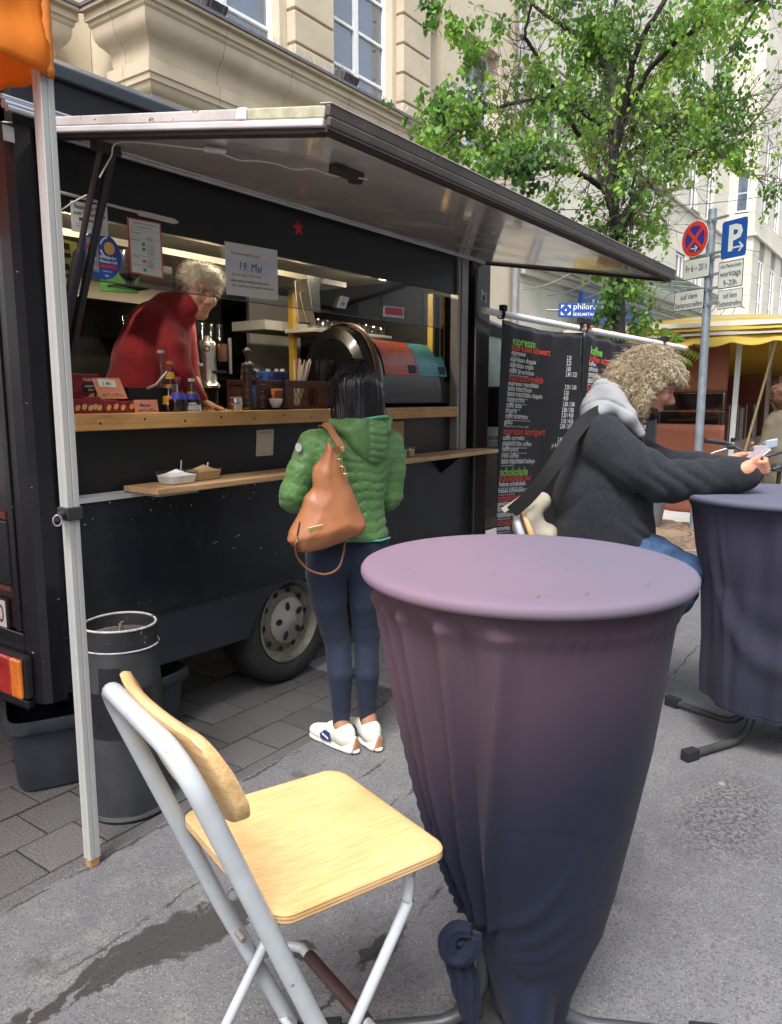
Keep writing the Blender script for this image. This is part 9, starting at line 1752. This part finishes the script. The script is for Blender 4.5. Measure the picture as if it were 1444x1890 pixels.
for sx_ in (-.09, .05): p = zf_(K_(1438, 900)) + _rt * (sx_ + .06); sdf_obj('shoe', [ell(p + V((0, 0, .0)) + kF * .05, (.05, .10, .06), (kR, kF, V((0, 0, 1))))], .01, M_matt, cu, cut=lambda X, Y, Z: .004 - Z)
# bicycle beyond the navy table
BT = 5.6; Bb = lambda u, v, o=0.0: at(u, v, BT + o)
bc = thing('bicycle', 'black bicycle parked beyond the navy table, its handlebar showing above the tabletop', 'bicycle', (Bb(1400, 900).x, Bb(1400, 900).y, 0)); M_bk = mat('bike_black', (.015, .015, .017), .35, coat=.3); M_bar = mat('bar_grey', (.06, .06, .07), .4, metal=.5)
st_ = Bb(1398, 846); hd_ = V((.45, .90, 0)).normalized(); hd_ = V((_fw.x, _fw.y, 0)).normalized() * .75 + V((_rt.x, _rt.y, 0)) * .66; hd_ = hd_.normalized(); bl = V((-hd_.y, hd_.x, 0));
g1, g2 = Bb(1302, 813, .0), Bb(1490, 838, .1)
MB().tube(smoothpath([g1, Bb(1345, 819), Bb(1372, 834, -.02), st_, Bb(1430, 838, .0), Bb(1450, 834, .05), g2], 6), .0125, 10).build('handlebar', M_bar, bc, smooth=60)
MB().tube([g1, Bb(1322, 816), Bb(1340, 818)], [.019, .018, .017], 12).build('grip', M_bk, bc, smooth=50); br = MB(); br.tube([Bb(1352, 822), Bb(1345, 827), Bb(1318, 835), Bb(1304, 843)], [.010, .007, .006, .006], 8); br.build('brake_lever', M_alu, bc, smooth=60); MB().obox(Bb(1350, 826), _rt * .035, _fw * .02, (0, 0, .014)).build('shifter', M_bk, bc, bevel=.008); MB().obox(Bb(1353, 812), _rt * .014, _fw * .014, (0, 0, .016)).build('bell', M_bk, bc, bevel=.006)
MB().tube(smoothpath([Bb(1352, 826), Bb(1365, 834, -.03), Bb(1378, 852, -.02), Bb(1385, 880)], 6), .0028, 6).build('brake_cable', M_bk, bc, smooth=60)
dp_ = MB().obox(Bb(1402, 828), _rt * .055, _fw * .03, (0, 0, .020)); dp_.build('display', mat('display_grey', (.28, .28, .28), .3), bc, bevel=.01); MB().obox(Bb(1422, 820), _rt * .045 + V((0, 0, .01)), _fw * .03, (0, 0, .035)).build('phone_mount', mat('bluish_plastic', (.30, .34, .42), .4), bc, bevel=.014, seg=3); MB().obox(Bb(1388, 818), _rt * .012, _fw * .012, (0, 0, .010)).build('red_button', MATS['red_ink'], bc, bevel=.004)
fr_top = V((st_.x, st_.y, st_.z)); fork_b = V((st_.x, st_.y, .34)) - hd_ * .12; MB().tube([fr_top, V((st_.x, st_.y, .72)) - hd_ * .0, fork_b], [.018, .018, .013], 10).build('fork', M_bk, bc, smooth=60)
rw = fork_b + hd_ * 1.08; sp_t = V((st_.x, st_.y, .80)) + hd_ * .62 - V((0, 0, .0)); bbk = V((st_.x, st_.y, .28)) + hd_ * .56
MB().tube([V((st_.x, st_.y, .80)), sp_t], .017, 10).build('top_tube', M_bk, bc, smooth=60); MB().tube([V((st_.x, st_.y, .72)), bbk], .021, 10).build('down_tube', M_bk, bc, smooth=60); MB().tube([bbk, sp_t + V((0, 0, .12))], .017, 10).build('seat_tube', M_bk, bc, smooth=60); MB().tube([bbk, V((rw.x, rw.y, .34)), sp_t], .010, 8).build('rear_stay', M_bk, bc, smooth=60)
sdf_obj('saddle', [cap(sp_t + V((0, 0, .14)), sp_t + V((0, 0, .14)) - hd_ * .16, .03, .02), ell(sp_t + V((0, 0, .15)) + hd_ * .04, (.075, .075, .03), None, .03)], .008, M_bk, bc)
for c_ in (V((fork_b.x, fork_b.y, .34)), V((rw.x, rw.y, .34))):
    w2 = MB().tube([c_ + hd_ * .325 * math.cos(a) + V((0, 0, .325)) * math.sin(a) for a in np.linspace(0, 2 * math.pi, 41)], .018, 8, cap=False).build('tyre', M_matt, bc, smooth=60); sk = MB()
    for k in range(24): a = k * math.pi / 12; sk.tube([c_ + bl * .02 * (-1) ** k, c_ + hd_ * .31 * math.cos(a) + V((0, 0, .31)) * math.sin(a)], .0012, 3)
    tag(sk.build('spokes', M_alu, w2), kind='stuff')
